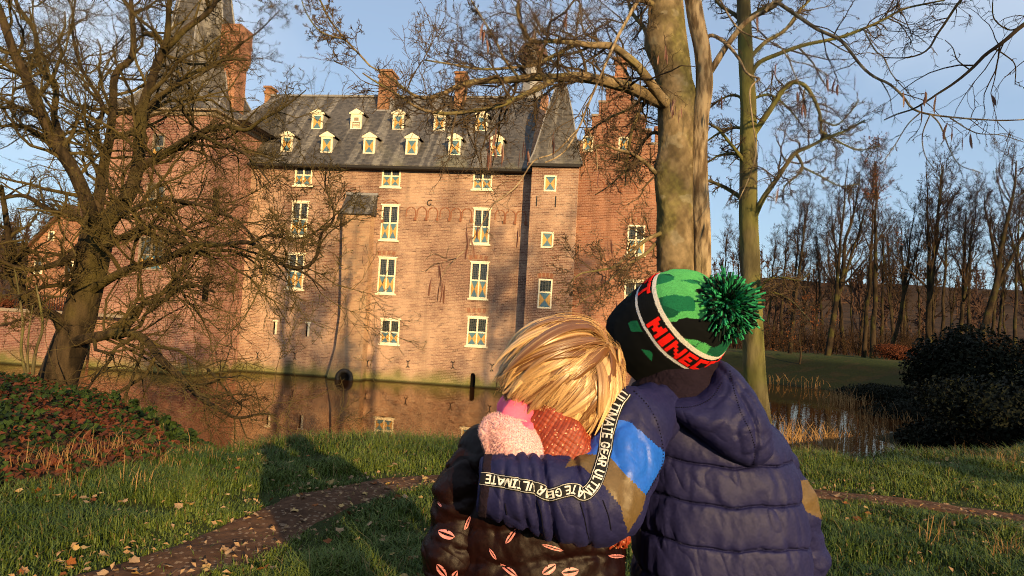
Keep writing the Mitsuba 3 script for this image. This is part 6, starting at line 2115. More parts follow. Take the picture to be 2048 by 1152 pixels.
def hand(p, w, d, side, s=1.0, curl=0.5):
    """A child's hand at the wrist w pointing along d; side points to the thumb."""
    d = unit(np.asarray(d, float)); side = unit(side - d * (side @ d)); nrm = np.cross(d, side)
    out = ell(p, w + d * 0.034 * s, np.array([0.024, 0.036, 0.013]) * s, np.stack([side, d, nrm], 1))
    for k, L in zip((1.0, 0.33, -0.33, -1.0), (0.046, 0.052, 0.048, 0.038)):
        a = w + d * 0.058 * s + side * 0.018 * k * s
        b = a + unit(d - nrm * curl * 0.5) * L * 0.5 * s
        e = b + unit(d - nrm * curl * 1.6) * L * 0.5 * s
        out = smin(out, chain(p, [a, b, e], np.array([0.0075, 0.007, 0.006]) * s, 0.003), 0.006)
    a = w + d * 0.02 * s + side * 0.02 * s
    b = a + unit(d * 0.6 + side) * 0.026 * s
    e = b + unit(d + side * 0.2 - nrm * curl) * 0.022 * s
    return smin(out, chain(p, [a, b, e], np.array([0.009, 0.008, 0.007]) * s, 0.004), 0.008)


BUP = unit(0.35 * CR + 0.90 * CU - 0.18 * _f)
BFW = unit(np.array([-0.25, 0.95, 0.15]))
rw = r_arm[3]
hd_b = rw + unit(r_arm[3] - r_arm[2]) * 0.02
lh = arm_pts[-1]


def boy_body(p):
    d = face(p, HC, BUP, BFW, 0.095)
    t = profile(p, zs, cx, [r[2] - 0.05 if r[2] > .1 else r[2] * .6 for r in rows], [BY] * len(rows), [r[3] * 0.62 for r in rows])
    d = smin(d, np.maximum(t, zpx(1440, 1330, 1.4) - p[:, 2]), 0.03)
    d = smin(d, chain(p, arm_pts[:6], [0.03] * 6, 0.02), 0.02)
    d = smin(d, chain(p, r_arm, [0.03, 0.028, 0.026, 0.02], 0.02), 0.02)
    d = smin(d, hand(p, at(1050, 982, 1.13), arm_pts[6] - arm_pts[5], np.array([0, 0.2, 1.0]), 0.68, 0.3), 0.012)
    d = smin(d, hand(p, hd_b, r_arm[3] - r_arm[2], np.array([-1, 0.3, 0]), 0.95), 0.012)
    return d


lo = np.minimum(np.min(arm_pts, 0), np.min(r_arm, 0)) - 0.1; hi = np.maximum(HC + 0.15, np.max(r_arm, 0) + 0.07); lo[2] = zpx(1440, 1345, 1.4)
obj("body", nets(boy_body, lo, hi, 0.0058), "skin", boy, smooth=True)


def legs(key, hips, feet, top, r0, name):
    """Trousers and boots down to the ground."""
    ms = []
    for i, (h_, f_) in enumerate(zip(hips, feet)):
        ground = float(land_z(f_[0], f_[1]))
        foot = np.array([f_[0], f_[1], ground + 0.05])
        knee = (np.array(h_) * 0.48 + foot * 0.52) + [0, 0.02, 0]
        lg = lambda p: chain(p, [np.array(h_), knee, foot + [0, -0.01, 0.05]], [r0, r0 * 0.78, r0 * 0.62], 0.02) - 0.008 * nz(p * np.array([1, 1, 1.6]), 16, 5 + i, 3)
        pts = np.array([h_, knee, foot])
        obj("trouser_leg", nets(lambda p: np.maximum(lg(p), ground + 0.07 - p[:, 2]), pts.min(0) - r0 - 0.04, pts.max(0) + r0 + 0.04, 0.009), "trouser_cloth", key, smooth=True)
        bt = lambda p: np.maximum(smin(cone(p, foot + [0, -0.02, 0.10], foot + [0, -0.02, -0.01], 0.052, 0.046), cone(p, foot + [0, -0.03, -0.012], foot + [0, 0.09, -0.016], 0.042, 0.036), 0.03), ground + 0.004 - p[:, 2])
        obj("boot", nets(bt, foot - [0.08, 0.11, 0.07], foot + [0.08, 0.15, 0.18], 0.007), "boot_rubber", key, smooth=True)


hb = at(1440, 1320, 1.4)
legs(boy, [hb + [-0.075, 0, 0.02], hb + [0.08, 0, 0.02]], [(hb[0] - 0.09, 1.40), (hb[0] + 0.10, 1.41)], hb[2], 0.085, "boy")

# ---- the hat
HX = HAX


def hit_sphere(px, py, c, R):
    d = unit(ray(px, py)); o = CAM - c
    b = o @ d
    return CAM + d * (-b - math.sqrt(max(b * b - (o @ o - R * R), 0)))


mdir = hit_sphere(1303, 662, HC, 0.104) - HC
E1 = unit(mdir - HX * (mdir @ HX))
E2 = np.cross(HX, E1)
rgt = hit_sphere(1380, 708, HC, 0.104) - HC
if (rgt @ E2) < 0:
    E2 = -E2
hat_prof = [(-0.092, 0.086), (-0.088, 0.095), (-0.06, 0.101), (-0.03, 0.106), (0.0, 0.1075), (0.014, 0.1065), (0.030, 0.1055), (0.046, 0.103), (0.056, 0.1005), (0.070, 0.095), (0.088, 0.083), (0.104, 0.066), (0.116, 0.044), (0.122, 0.022), (0.123, 0.0)]
hp = np.array(hat_prof)


def hat_r(h):
    return np.interp(h, hp[:, 0], hp[:, 1])


def hat_pt(phi, h, off=0.0):
    phi, h = np.asarray(phi, float), np.asarray(h, float)
    dirp = np.cos(phi)[..., None] * E1 + np.sin(phi)[..., None] * E2
    r = hat_r(h) + off
    q = HC + HX * h[..., None] + dirp * r[..., None]
    w = 0.010 * (meshkit.fbm((q - HC) * 13.0, 2, 17) - 0.5) * np.clip((h + 0.09) / 0.05, 0, 1)
    w2 = 0.0035 * (meshkit.fbm((q - HC) * 34.0, 2, 5) - 0.5)
    return q + dirp * (w + w2)[..., None]


nphi, hh = 160, np.concatenate([np.linspace(-0.092, 0.056, 60), 0.056 + (0.123 - 0.056) * np.sin(np.linspace(0.03, np.pi / 2, 26)), ])
PH, H = np.meshgrid(np.linspace(0, 2 * np.pi, nphi, endpoint=False), hh, indexing="ij")
P = hat_pt(PH, H)
idx = np.arange(nphi * len(hh)).reshape(nphi, len(hh))
nx_ = np.roll(idx, -1, axis=0)
F = np.stack([idx[:, :-1], nx_[:, :-1], nx_[:, 1:], idx[:, 1:]], -1).reshape(-1, 4)
if np.linalg.det(np.stack([E1, E2, HX])) < 0:
    F = F[:, ::-1]
_h, _e1, _e2, _c = [mi.Vector3f(*map(float, v)) for v in (HX, E1, E2, HC)]


def hat_fn(p, n, uv):
    q = mi.Vector3f(p) - _c
    h = dr.dot(q, _h)
    a, b = dr.dot(q, _e1), dr.dot(q, _e2)
    ph = dr.atan2(b, a)
    kn = cell_rand(dr.floor(ph * 75), dr.floor(h * 600), 3)
    jag = 0.0012 * (kn - 0.5)
    hj = h + jag
    n1 = fbm(q.x * 17 + 3.0, q.y * 17, q.z * 22 + 8.0, 2)
    n2 = fbm(q.x * 13 + 20.0, q.y * 13 + 5, q.z * 17, 2)
    dk, md, lt, bk = mi.Color3f(0.006, 0.085, 0.045), mi.Color3f(0.010, 0.15, 0.07), mi.Color3f(0.085, 0.42, 0.13), mi.Color3f(0.004, 0.005, 0.006)
    j2 = 0.02 * (kn - 0.5)
    camo = dr.select(n1 + j2 > 0.58, bk, dr.select(n1 + j2 > 0.42, lt, dr.select(n2 > 0.5, md, dk)))
    camo = dr.select((n2 + j2 < 0.36), bk, camo)
    white = mi.Color3f(0.72, 0.70, 0.66)
    col = dr.select(hj > 0.0565, camo, bk)
    col = dr.select(dr.abs(hj - 0.0555) < 0.0042, white, col)
    col = dr.select(dr.abs(hj - 0.0125) < 0.0030, white * mi.Color3f(0.85, 0.9, 1.05), col)
    low = (hj < 0.004) & (hj > -0.02) & (n2 > 0.70)
    col = dr.select(low, md, col)
    return col * (0.82 + 0.36 * kn)


def hat_bump(p, n, uv):
    q = mi.Vector3f(p) - _c
    ph = dr.atan2(dr.dot(q, _e2), dr.dot(q, _e1))
    return 0.0008 * dr.abs(dr.sin(ph * 120)) + 0.0005 * dr.abs(dr.sin(dr.dot(q, _h) * 1400))


principled("hat_knit", proc(hat_fn), 0.92, 0.12, bump=hat_bump, bump_eps=4e-4, sheen=0.3)
hat = obj("hat", quads(P.reshape(-1, 3), F), "hat_knit", boy, smooth=True)
labels[hat] = {"label": "black knitted hat with green camouflage crown, white rings and red block letters"}
principled("red_yarn", proc(weave((0.50, 0.006, 0.004), (0.72, 0.012, 0.008), 700, 80)), 0.9, 0.15, k=0.9)
GLYPH = {"M": ["10001", "11011", "11111", "10101", "10001"], "I": ["111", "010", "010", "010", "111"], "N": ["10001", "11001", "10101", "10011", "10001"], "E": ["1111", "1000", "1110", "1000", "1111"],
         "C": ["1111", "1000", "1000", "1000", "1111"], "R": ["1110", "1001", "1110", "1010", "1001"], "A": ["0110", "1001", "1111", "1001", "1001"], "F": ["1111", "1000", "1110", "1000", "1000"], "T": ["11111", "00100", "00100", "00100", "00100"]}
GLYPH["I"] = ["11", "11", "11", "11", "11"]
cellw, h0, h1 = 0.0060, 0.0185, 0.0475
phi = -0.13
txt = "MINECRAFT"
start = phi
for rep in range(2):
    phi = start + rep * math.pi
    for ch in txt:
        gph = GLYPH[ch]
        W = len(gph[0])
        bx = []
        for r, rowt in enumerate(gph):
            for cc, b in enumerate(rowt):
                if b == "1":
                    bx.append(sg.box(cc - 0.12, 5 - r - 1.06, cc + 1.12, 5 - r + 0.06))
        sh = shapely.union_all(bx)
        for gpoly in getattr(sh, "geoms", [sh]):
            pass
        mesh = cat_([trimesh.creation.extrude_polygon(gp, 0.0012, engine="earcut") for gp in getattr(sh, "geoms", [sh])])
        v, f = trimesh.remesh.subdivide_to_size(mesh.vertices, mesh.faces, 0.9)
        hcoord = h0 + (v[:, 1] / 5) * (h1 - h0)
        ph = phi + v[:, 0] * cellw / 0.104
        scene[numbered(f"{hat}__letter")] = mikit.ply((hat_pt(ph, hcoord, 0.0004 + v[:, 2]), f if np.linalg.det(np.stack([E1, E2, HX])) > 0 else f[:, ::-1]), "red_yarn", smooth=False)
        phi += (W + 1.0) * cellw / 0.104
# pompom of cut yarn
g = np.random.default_rng(21)
PC = at(1451, 609, 1.285)
n = 4200
dirs = unit(g.normal(size=(n, 3)))
L = 0.0475 * g.uniform(0.88, 1.06, n)
bend = g.normal(0, 0.010, (n, 3)) + np.array([0.0, 0, -0.006])
t = np.linspace(0.12, 1, 5)
Q = PC + dirs[:, None] * (L[:, None] * t[None])[..., None] + bend[:, None] * (t[None, :, None] ** 2)
vv, ff = tubes(Q, np.full((n, 5), 0.0019) * np.array([0.7, 0.9, 1, 1.1, 1.0]), 4)
tone = g.random(n)
colr = np.where(tone[:, None] < 0.30, [0.004, 0.012, 0.008], np.where(tone[:, None] < 0.62, [0.008, 0.13, 0.06], [0.028, 0.29, 0.125]))
colr = np.repeat(colr * g.uniform(0.7, 1.2, (n, 1)), 5 * 4, axis=0)
scene["yarn"] = {"type": "twosided", "bsdf": {"type": "principled", "base_color": {"type": "mesh_attribute", "name": "vertex_color"}, "roughness": 0.85, "specular": 0.2, "sheen": 0.4}}
scene[f"{hat}__pompom"] = mikit.ply((vv, ff), "yarn", smooth=True, color=colr)
labels[f"{hat}__pompom"] = {"label": "shaggy green and black pompom", "kind": "stuff"}

# ================================================================= the girl
girl = thing("person", "small blonde child in dark brown jacket with pink lip prints and rust scarf", "person")
GY = 1.30
HD = at(1128, 748, 1.275)
rowsG = [(1500, 1085, .165, .125), (1300, 1078, .165, .125), (1152, 1072, .160, .122), (1080, 1070, .152, .118), (1000, 1072, .142, .112), (940, 1076, .130, .104), (890, 1085, .108, .092), (860, 1095, .080, .075), (835, 1105, .052, .055)]
zg = [zpx(x, y, GY) for y, x, a, b in rowsG]
cg = [at(x, y, GY)[0] for y, x, a, b in rowsG]
l_arm = [at(978, 905, 1.285), at(930, 985, 1.265), at(905, 1110, 1.245), at(930, 1240, 1.30)]
seamsG = np.array(sorted(zpx(1070, y, 1.2) for y in (850, 960, 1060, 1128, 1200, 1290, 1380)))


def girl_torso0(p):
    d = profile(p, zg, cg, [r[2] for r in rowsG], [GY] * len(rowsG), [r[3] for r in rowsG])
    return smin(d, ell(p, at(985, 905, 1.285), (0.058, 0.062, 0.055)), 0.04)


def girl_torso(p):
    d = near(p, girl_torso0(p), lambda p: quilt(p, seamsG, 0.006, tilt=-0.12, wr=0.003, seed=41) + 0.012 * nz(np.stack([p[:, 0] + 0.5 * p[:, 2], p[:, 1], p[:, 2] - 0.5 * p[:, 0]], 1) * np.array([0.6, 1, 2.0]), 21, 33, 4))
    return np.maximum(d, zpx(1075, 1300, 1.3) - p[:, 2])


def girl_arm(p):
    d = chain(p, l_arm, [0.055, 0.053, 0.049, 0.038], 0.03)
    return near(p, d, lambda p: 0.018 * nz(p * np.array([0.7, 1, 2.0]), 20, 52, 4) + 0.005 * nz(p, 55, 9, 2) - 0.006 * crease(p * np.array([0.5, 1, 1.3]), 19, 8))


lo, hi = at(860, 1310, 1.3) - 0.06, at(1290, 830, 1.3) + 0.06
lo[1], hi[1] = 1.12, 1.46
obj("jacket", nets(girl_torso, lo, hi, 0.0048), "brown_satin", girl, smooth=True)
obj("sleeve", nets(girl_arm, np.min(l_arm, 0) - 0.085, np.max(l_arm, 0) + 0.085, 0.0048), "brown_satin", girl, smooth=True)
r_armg = [at(1185, 905, 1.33), at(1215, 1010, 1.36), at(1200, 1110, 1.41), at(1150, 1180, 1.46)]
obj("sleeve", nets(lambda p: chain(p, r_armg, [0.052, 0.05, 0.046, 0.038], 0.03) - 0.014 * nz(p, 20, 61, 3), np.min(r_armg, 0) - 0.08, np.max(r_armg, 0) + 0.08, 0.006), "brown_satin", girl, smooth=True)


def girl_cloth(p):
    return smin(girl_torso(p), girl_arm(p), 0.006)


def drape(fn, poly2d, cx_, cy_, size, rot, off=0.0012, sx=1.0):
    """A flat printed shape laid on the cloth at a photograph point."""
    tri = trimesh.creation.extrude_polygon(poly2d, 0.02, engine="earcut")
    f = tri.faces[np.abs(tri.face_normals[:, 2]) > 0.9]
    f = f[(tri.vertices[f][:, :, 2] > 0.01).all(1)]
    v, f = trimesh.remesh.subdivide_to_size(tri.vertices, f, 0.09)
    c, s = math.cos(rot), math.sin(rot)
    x, y = v[:, 0] * size * sx, v[:, 1] * size
    p, n = hit(fn, cx_ + c * x - s * y, cy_ + s * x + c * y, y0=1.02, steps=34)
    return p + n * off, f


th = np.linspace(0, np.pi, 17)
upper = [(-1, 0)] + [(x, 0.16 + 0.30 * np.sin((1 - abs(x)) * 2.0) - (0.16 if abs(x) < 0.10 else 0) - 0.12 * (abs(x))) for x in np.linspace(-0.85, 0.85, 15)] + [(1, 0)] + [(x, 0.10 * (1 - x * x)) for x in np.linspace(0.8, -0.8, 9)]
lower = [(-0.95, -0.03)] + [(x, -0.06 - 0.12 * (1 - x * x)) for x in np.linspace(-0.8, 0.8, 9)] + [(0.95, -0.03)] + [(0.85 * np.cos(t), -0.10 - 0.45 * np.sin(t)) for t in th[1:-1]]
lipU, lipL = sg.Polygon(upper).buffer(0), sg.Polygon(lower).buffer(0)
lips = [(893, 1068, 19, 0.35, 1), (935, 1046, 17, -1.15, 0.5), (1022, 1072, 20, -0.95, 0.55), (1105, 1095, 24, 0.28, 0.35), (1208, 1082, 18, -0.9, 1), (1232, 1112, 18, 0.05, 0.45), (986, 1108, 14, 1.0, 0.5), (884, 1140, 17, 0.9, 0.9), (1018, 1140, 24, 0.65, 0.5),
        (1098, 1138, 18, -0.6, 1), (1140, 1143, 19, -0.15, 1), (907, 1152, 15, -1.0, 0.8), (880, 1008, 8, 1.0, 0.6), (1070, 1180, 20, 0.4, 1), (1180, 1185, 20, -0.5, 1), (960, 1190, 20, 0.2, 1)]
for (x, y, s, r, asp) in lips:
    s *= 0.95
    for pl in (lipU, lipL):
        # y grows downwards in the photograph
        v, f = drape(girl_cloth, shapely.affinity.scale(pl, 1, -1 * asp - 0.0, origin=(0, 0)), x, y, s, r)
        obj("lip_print", (v, f), "pink_print", girl)

# fleece hood, jersey collar, scarf
fl_poly = ([(962, 862), (972, 846), (990, 838), (1010, 834), (1034, 838), (1062, 850), (1088, 884), (1104, 920), (1108, 950), (1040, 950), (995, 945), (978, 905), (968, 880)], 1.17)
fsd = grid_sd(fl_poly)
fc = at(1030, 890, 1.17)


def fleece(p):
    s = fsd(p)
    dx, dz = p[:, 0] - fc[0], p[:, 2] - fc[2]
    yb = 1.178 + 1.2 * dx ** 2 + 0.35 * dz + 2.2 * np.maximum(dz, 0) ** 2
    T = 0.016 + 0.030 * np.clip(-s / 0.035, 0, 1) ** 0.6 + 0.016 * nz(p * np.array([1.5, 0, 0.8]), 17, 71, 2)
    T = T - 0.010 * np.exp(-((dx + 0.036 + 0.25 * dz) / 0.006) ** 2)
    slab = np.maximum(yb - T - p[:, 1], p[:, 1] - yb - 0.05)
    return smax(slab, s * 0.95, 0.020)


lo, hi = at(945, 965, 1.17) - 0.03, at(1110, 820, 1.17) + 0.03
lo[1], hi[1] = 1.07, 1.32
fm = nets(fleece, lo, hi, 0.0036)
fk = obj("fleece_hood", fm, "pink_fleece", girl, smooth=True)
labels[fk] = {"label": "pale pink plush lining of the hood"}
# plush fringe of the hood
vn_ = meshkit.arrays(fm, True)[2]
sel = g.choice(len(fm.vertices), 16000)
sel = sel[vn_[sel][:, 1] < 0.35][:9500]
b0 = fm.vertices[sel]; nd_ = unit(vn_[sel] + g.normal(0, 0.45, (len(sel), 3)) + [0, 0, -0.35])
edge = np.clip((project(b0)[:, 0] - 990) / 40, 0, 1)
Lf = (0.0075 - 0.0045 * edge) * g.uniform(0.6, 1.2, len(sel))
Q = np.stack([b0, b0 + nd_ * Lf[:, None] * 0.5, b0 + nd_ * Lf[:, None] + [0, 0, -0.001]], 1)
obj("plush_pile", join([tubes(Q, np.tile([0.00045, 0.0004, 0.0002], (len(sel), 1)), 3)]), "pink_fleece", girl)
tag(f"{girl}__plush_pile", "short pink plush pile", kind="stuff")
col_c = at(1105, 838, 1.275)


def collar(p):
    q = p - col_c
    r = np.sqrt((q[:, 0] / 1.12) ** 2 + q[:, 1] ** 2)
    t = q[:, 2] + 0.20 * q[:, 0] * 0 + 0.12 * q[:, 0]
    d = np.sqrt((r - 0.074) ** 2 + (t / 1.6) ** 2) - 0.019
    l1 = cone(p, at(1012, 850, 1.20), at(1034, 808, 1.215), 0.018, 0.015)
    l2 = cone(p, at(1010, 852, 1.195), at(1056, 856, 1.175), 0.013, 0.010)
    return smin(smin(d, l1, 0.02), l2, 0.012) - 0.006 * nz(p * np.array([1, 1, 1.5]), 40, 77, 2)


lo, hi = col_c - [0.13, 0.12, 0.07], col_c + [0.12, 0.13, 0.07]
obj("jersey_collar", nets(collar, lo, hi, 0.0036), "pink_jersey", girl, smooth=True)
sc_pts = [at(1056, 802, 1.225), at(1090, 838, 1.195), at(1122, 876, 1.178), at(1136, 915, 1.168), at(1132, 955, 1.172)]


def scarf(p):
    pts = sc_pts
    d = None
    for i in range(len(pts) - 1):
        a, b = pts[i], pts[i + 1]
        ab = b - a
        t = np.clip(((p - a) @ ab) / (ab @ ab), 0, 1)
        q = p - a - t[:, None] * ab
        across = unit(np.cross(ab, np.array([0, 1.0, 0.15])))
        wdt = np.array([0.018, 0.028, 0.036, 0.040, 0.034])
        w = wdt[i] + (wdt[i + 1] - wdt[i]) * t
        u = q @ across
        rest = np.linalg.norm(q - u[:, None] * across, axis=1)
        e = np.sqrt(np.maximum(np.abs(u) - w + 0.012, 0) ** 2 + rest ** 2) - 0.014
        d = e if d is None else smin(d, e, 0.02)
    wrap = [at(1128, 880, 1.185), at(1158, 888, 1.215), at(1180, 872, 1.265), at(1188, 850, 1.31), at(1180, 842, 1.35)]
    d = smin(d, chain(p, wrap, [0.026, 0.026, 0.025, 0.024, 0.024], 0.03), 0.02)
    wrap2 = [at(1056, 802, 1.225), at(1036, 800, 1.265), at(1040, 812, 1.33)]
    d = smin(d, chain(p, wrap2, [0.02, 0.02, 0.02], 0.02), 0.02)
    return d - 0.007 * nz(p, 28, 81, 3)


pts = np.array(sc_pts + [at(1205, 855, 1.28), at(1190, 845, 1.34), at(1025, 800, 1.26)])
sk = obj("scarf", nets(scarf, pts.min(0) - 0.06, pts.max(0) + 0.06, 0.0036), "rust_knit", girl, smooth=True)
labels[sk] = {"label": "rust orange knitted scarf with glitter thread"}
# the scarf's end and fringe below the arm
e0, e1 = at(1232, 1030, 1.22), at(1222, 1076, 1.215)
obj("scarf_end", nets(lambda p: np.sqrt(np.maximum(np.abs(p[:, 0] - e0[0]) - 0.016, 0) ** 2 + np.maximum(np.abs(p[:, 2] - (e0[2] + e1[2]) / 2) - 0.022, 0) ** 2 + (p[:, 1] - 1.218) ** 2) - 0.011 - 0.006 * nz(p, 45, 4, 2), np.minimum(e0, e1) - 0.05, np.maximum(e0, e1) + 0.05, 0.0036), "rust_knit", girl, smooth=True)
fr = []
for i in range(46):
    a = at(1212 + 40 * (i / 45) + g.normal(0, 1), 1066 + g.normal(0, 3), 1.213 + g.normal(0, 0.004))
    fr.append([a, a + [g.normal(0, 0.002), 0, -0.010], a + [g.normal(0, 0.005), 0, -0.021 - 0.006 * g.random()]])
obj("scarf_fringe", join([tubes(np.array(fr), np.full((46, 3), 0.0017), 4)]), "rust_knit", girl)
tag(f"{girl}__scarf_fringe", kind="stuff")

GUP = unit(0.45 * CR + 0.86 * CU - 0.20 * _f)
GFW = unit(np.array([-0.15, 0.97, 0.1]))


def girl_body(p):
    d = face(p, HD + [0.0, 0.015, 0.005], GUP, GFW, 0.085)
    t = profile(p, zg, cg, [r[2] - 0.04 if r[2] > .1 else r[2] * .6 for r in rowsG], [GY] * len(rowsG), [r[3] * 0.62 for r in rowsG])
    d = smin(d, np.maximum(t, zpx(1075, 1300, 1.3) - p[:, 2]), 0.03)
    d = smin(d, chain(p, l_arm, [0.028, 0.026, 0.024, 0.019], 0.02), 0.02)
    d = smin(d, chain(p, r_armg, [0.028, 0.026, 0.024, 0.019], 0.02), 0.02)
    d = smin(d, hand(p, l_arm[3] + unit(l_arm[3] - l_arm[2]) * 0.012, l_arm[3] - l_arm[2], np.array([1, 0.3, 0]), 0.9), 0.012)
    return smin(d, hand(p, r_armg[3] + unit(r_armg[3] - r_armg[2]) * 0.012, r_armg[3] - r_armg[2], np.array([0, 0.3, 1.0]), 0.9), 0.012)


lo = np.minimum(np.min(l_arm, 0), np.min(r_armg, 0)) - 0.1; hi = np.maximum(HD + 0.13, np.max(r_armg, 0) + 0.09)
obj("body", nets(girl_body, lo, hi, 0.0058), "skin", girl, smooth=True)
hg = at(1078, 1300, 1.3)
legs(girl, [hg + [-0.07, 0, 0.03], hg + [0.07, 0, 0.03]], [(hg[0] - 0.08, 1.31), (hg[0] + 0.08, 1.33)], hg[2], 0.078, "girl")

# ---- hair: an underlayer, soft locks combed down from the crown, and loose fine strands
g = np.random.default_rng(123)
HQ = HD + at(1120, 754, 1.275) - at(1128, 748, 1.275)


def hair_base(p):
    d = ell(p, HQ, (0.085, 0.084, 0.074))
    d = smin(d, ell(p, at(1066, 758, 1.255), (0.050, 0.066, 0.046)), 0.05)
    d = smin(d, ell(p, at(1150, 808, 1.245), (0.058, 0.056, 0.048)), 0.05)
    return smax(d, -ell(p, HQ + [-0.03, 0.115, -0.03], (0.085, 0.07, 0.10)), 0.02)


principled("hair_under", proc(lambda p, n, uv: mix(mi.Color3f(0.07, 0.030, 0.010), mi.Color3f(0.20, 0.095, 0.034), noise(p.x * 60, p.y * 60, p.z * 14))), 0.6, 0.3)
obj("hair", nets(hair_base, HQ - 0.15, HQ + 0.14, 0.005), "hair_under", girl, smooth=True)
labels[f"{girl}__hair"] = {"label": "chin length golden blonde hair"}
root_px = np.array([1188, 702.0])
ends_px = resample([(1222, 704), (1230, 735), (1230, 775), (1224, 808), (1208, 838), (1188, 864), (1164, 866), (1140, 854), (1112, 842), (1088, 826), (1062, 808), (1038, 798), (1018, 786), (1008, 764), (1008, 740), (1018, 712), (1042, 684), (1076, 664), (1112, 656)], 400)
c3 = HQ + [0.002, 0.0, 0.002]


def hair_paths(s, NP, rootspread, lay, swayk, depth, stop, phase):
    """Paths from the crown to the hem (s: place along the hem), bent round the head."""
    n = len(s)
    e2 = np.stack([np.interp(s * 399, np.arange(400), ends_px[:, k]) for k in (0, 1)], 1)
    rt = root_px + np.stack([g.normal(0, rootspread, n) + 20 * (s < 0.16), g.normal(0, rootspread * 0.8, n) - 16 * (s > 0.72)], 1)
    rootd = np.array([hit_sphere(a, b, c3, 0.080) - c3 for a, b in rt])
    ed = np.array([at(a, b, y) for (a, b), y in zip(e2, depth)]) - c3
    rl, el = np.linalg.norm(rootd, axis=1), np.linalg.norm(ed, axis=1)
    ru, eu = rootd / rl[:, None], ed / el[:, None]
    om = np.arccos(np.clip((ru * eu).sum(1), -1, 1))
    wav = unit(np.cross(ru, eu))
    K = []
    for t in np.linspace(0, 1, NP):
        te = t * stop
        d = (np.sin((1 - te) * om) / np.sin(om))[:, None] * ru + (np.sin(te * om) / np.sin(om))[:, None] * eu
        r = rl * (1 - te) + el * te + lay * np.clip(te * 4, 0.2, 1) + 0.005 * np.sin(np.pi * te)
        sw = swayk * (np.sin(te * 3.0 + phase) * 0.9 + 0.35 * np.sin(te * 7 + 2 * phase)) * te
        K.append(c3 + d * r[:, None] + wav * sw[:, None] + np.array([0, 0, -0.010]) * (te ** 3)[:, None])
    K = np.stack(K, 1)
    kk = K.reshape(-1, 3)
    for _ in range(2):
        dd = hair_base(kk)
        gn = unit(np.stack([hair_base(kk + o) - hair_base(kk - o) for o in np.eye(3) * 0.003], -1))
        kk = kk + gn * np.maximum(0.0015 + np.repeat(np.maximum(lay, 0), NP) * 0.7 - dd, 0)[:, None]
    return kk.reshape(K.shape)


NL, NP = 340, 18
s = np.clip(np.linspace(0, 1, NL) ** 1.0 + g.normal(0, 0.02, NL), 0, 1)
rec = np.where(s < 0.28, 0.035, 0.085) * (1 - np.clip((s - 0.86) * 7, 0, 1))
u_ = g.random(NL)
K = hair_paths(s, NP, 10, g.uniform(-0.001, 0.0075, NL), 0.013, 1.28 - rec * u_ ** 0.7, np.where(g.random(NL) < 0.7, 1.0, g.uniform(0.8, 1.0, NL)) * g.uniform(0.95, 1.03, NL), g.uniform(0, 6.28, NL))
tt_ = np.linspace(0, 1, NP)
K = K + tt_[None, :, None] ** 4 * g.normal(0, 0.004, (NL, 1, 3))
tan = unit(np.gradient(K, axis=1))
out = unit(K - c3)
out = unit(out - (out * tan).sum(-1, keepdims=True) * tan)
side = np.cross(tan, out)
wd = (0.0036 + 0.0066 * np.sin(np.pi * np.clip(tt_ * 0.92 + 0.06, 0, 1)) ** 0.8)[None] * g.uniform(0.65, 1.45, (NL, 1)) * (1 - 0.72 * np.clip((tt_ - 0.72) / 0.28, 0, 1) ** 1.6)[None]
tk_ = 0.34 * wd
M_ = 10
an = np.arange(M_ + 1) * 2 * np.pi / M_
V = K[:, :, None] + wd[:, :, None, None] * np.cos(an)[None, None, :, None] * side[:, :, None] + tk_[:, :, None, None] * np.sin(an)[None, None, :, None] * out[:, :, None]
i, j = np.meshgrid(np.arange(NP - 1), np.arange(M_), indexing="ij")
q = np.stack([i * (M_ + 1) + j, i * (M_ + 1) + j + 1, (i + 1) * (M_ + 1) + j + 1, (i + 1) * (M_ + 1) + j], -1).reshape(-1, 4)
F = (q[None] + (np.arange(NL) * NP * (M_ + 1))[:, None, None]).reshape(-1, 4)
UV = np.stack(np.broadcast_arrays((np.cos(an) * 0.5 + 0.5)[None, None] + 3.0 * np.arange(NL)[:, None, None], tt_[None, :, None]), -1).reshape(-1, 2)


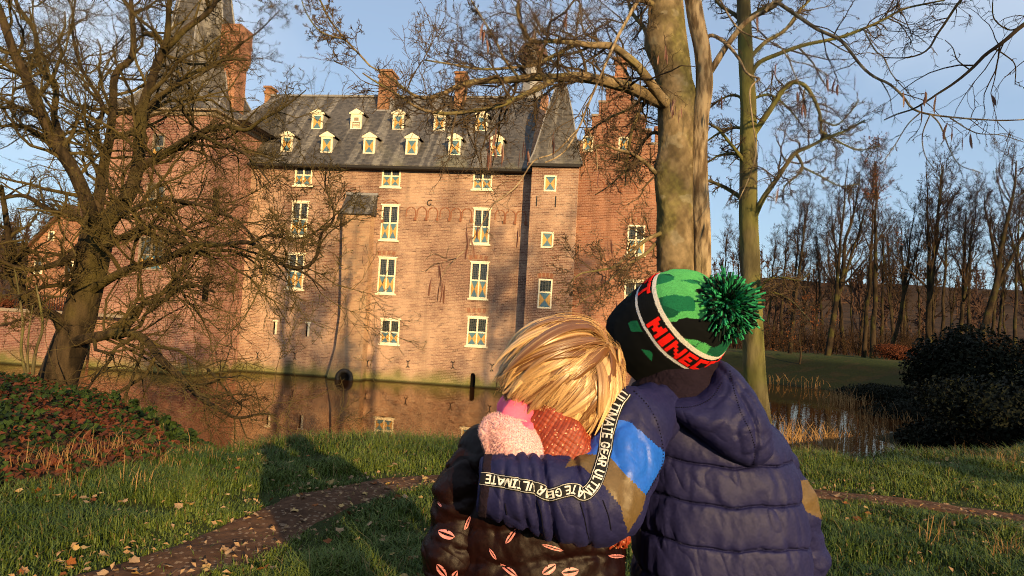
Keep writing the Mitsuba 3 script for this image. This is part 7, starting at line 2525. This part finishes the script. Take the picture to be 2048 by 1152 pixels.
def lock_fn(p, n, uv):
    lid = cell_rand(dr.floor(uv.x / 3.0), 2, 5)
    st = noise(uv.x * 9, uv.y * 1.6, 1.0)
    fine = noise(uv.x * 34, uv.y * 2.5, 4.0)
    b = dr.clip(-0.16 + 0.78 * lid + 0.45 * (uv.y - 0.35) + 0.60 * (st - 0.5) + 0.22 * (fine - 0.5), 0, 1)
    return mix(mi.Color3f(0.135, 0.055, 0.017), mi.Color3f(0.82, 0.53, 0.25), b)


def lock_bump(p, n, uv):
    return 0.0007 * noise(uv.x * 16, uv.y * 2.0, 7.0) + 0.0003 * noise(uv.x * 40, uv.y * 3.0, 9.0)


principled("hair_lock", proc(lock_fn), 0.36, 0.55, bump=lock_bump, bump_eps=5e-4, k=0.85)
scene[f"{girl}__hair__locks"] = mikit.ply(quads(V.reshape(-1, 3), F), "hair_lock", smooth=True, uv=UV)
labels[f"{girl}__hair__locks"] = {"label": "soft combed locks of the blonde hair", "kind": "stuff"}
NS, NP = 1500, 11
s = g.random(NS)
rec = np.where(s < 0.28, 0.035, 0.085) * (1 - np.clip((s - 0.86) * 7, 0, 1))
K = hair_paths(s, NP, 14, g.uniform(0.003, 0.008, NS), 0.012, 1.28 - rec * g.random(NS) ** 0.7, g.uniform(0.55, 1.06, NS), g.uniform(0, 6.28, NS))
tt_ = np.linspace(0, 1, NP)
K = K + (tt_[None, :, None] ** 1.5 * g.normal(0, 0.0035, (NS, 1, 3)) * np.where(g.random(NS) < 0.12, 2.2, 1.0)[:, None, None])
vv, ff = tubes(K, np.full((NS, NP), 0.00034), 3)
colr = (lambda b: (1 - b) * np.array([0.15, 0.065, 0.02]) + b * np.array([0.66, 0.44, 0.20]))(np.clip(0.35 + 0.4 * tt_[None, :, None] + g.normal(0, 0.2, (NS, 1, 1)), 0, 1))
colr = np.repeat(colr[:, :, None], 3, axis=2).reshape(-1, 3)
scene["hair_strand"] = {"type": "twosided", "bsdf": {"type": "principled", "base_color": {"type": "mesh_attribute", "name": "vertex_color"}, "roughness": 0.5, "specular": 0.35}}
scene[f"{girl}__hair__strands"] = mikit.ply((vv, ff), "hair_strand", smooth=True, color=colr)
labels[f"{girl}__hair__strands"] = {"label": "fine loose blonde strands", "kind": "stuff"}
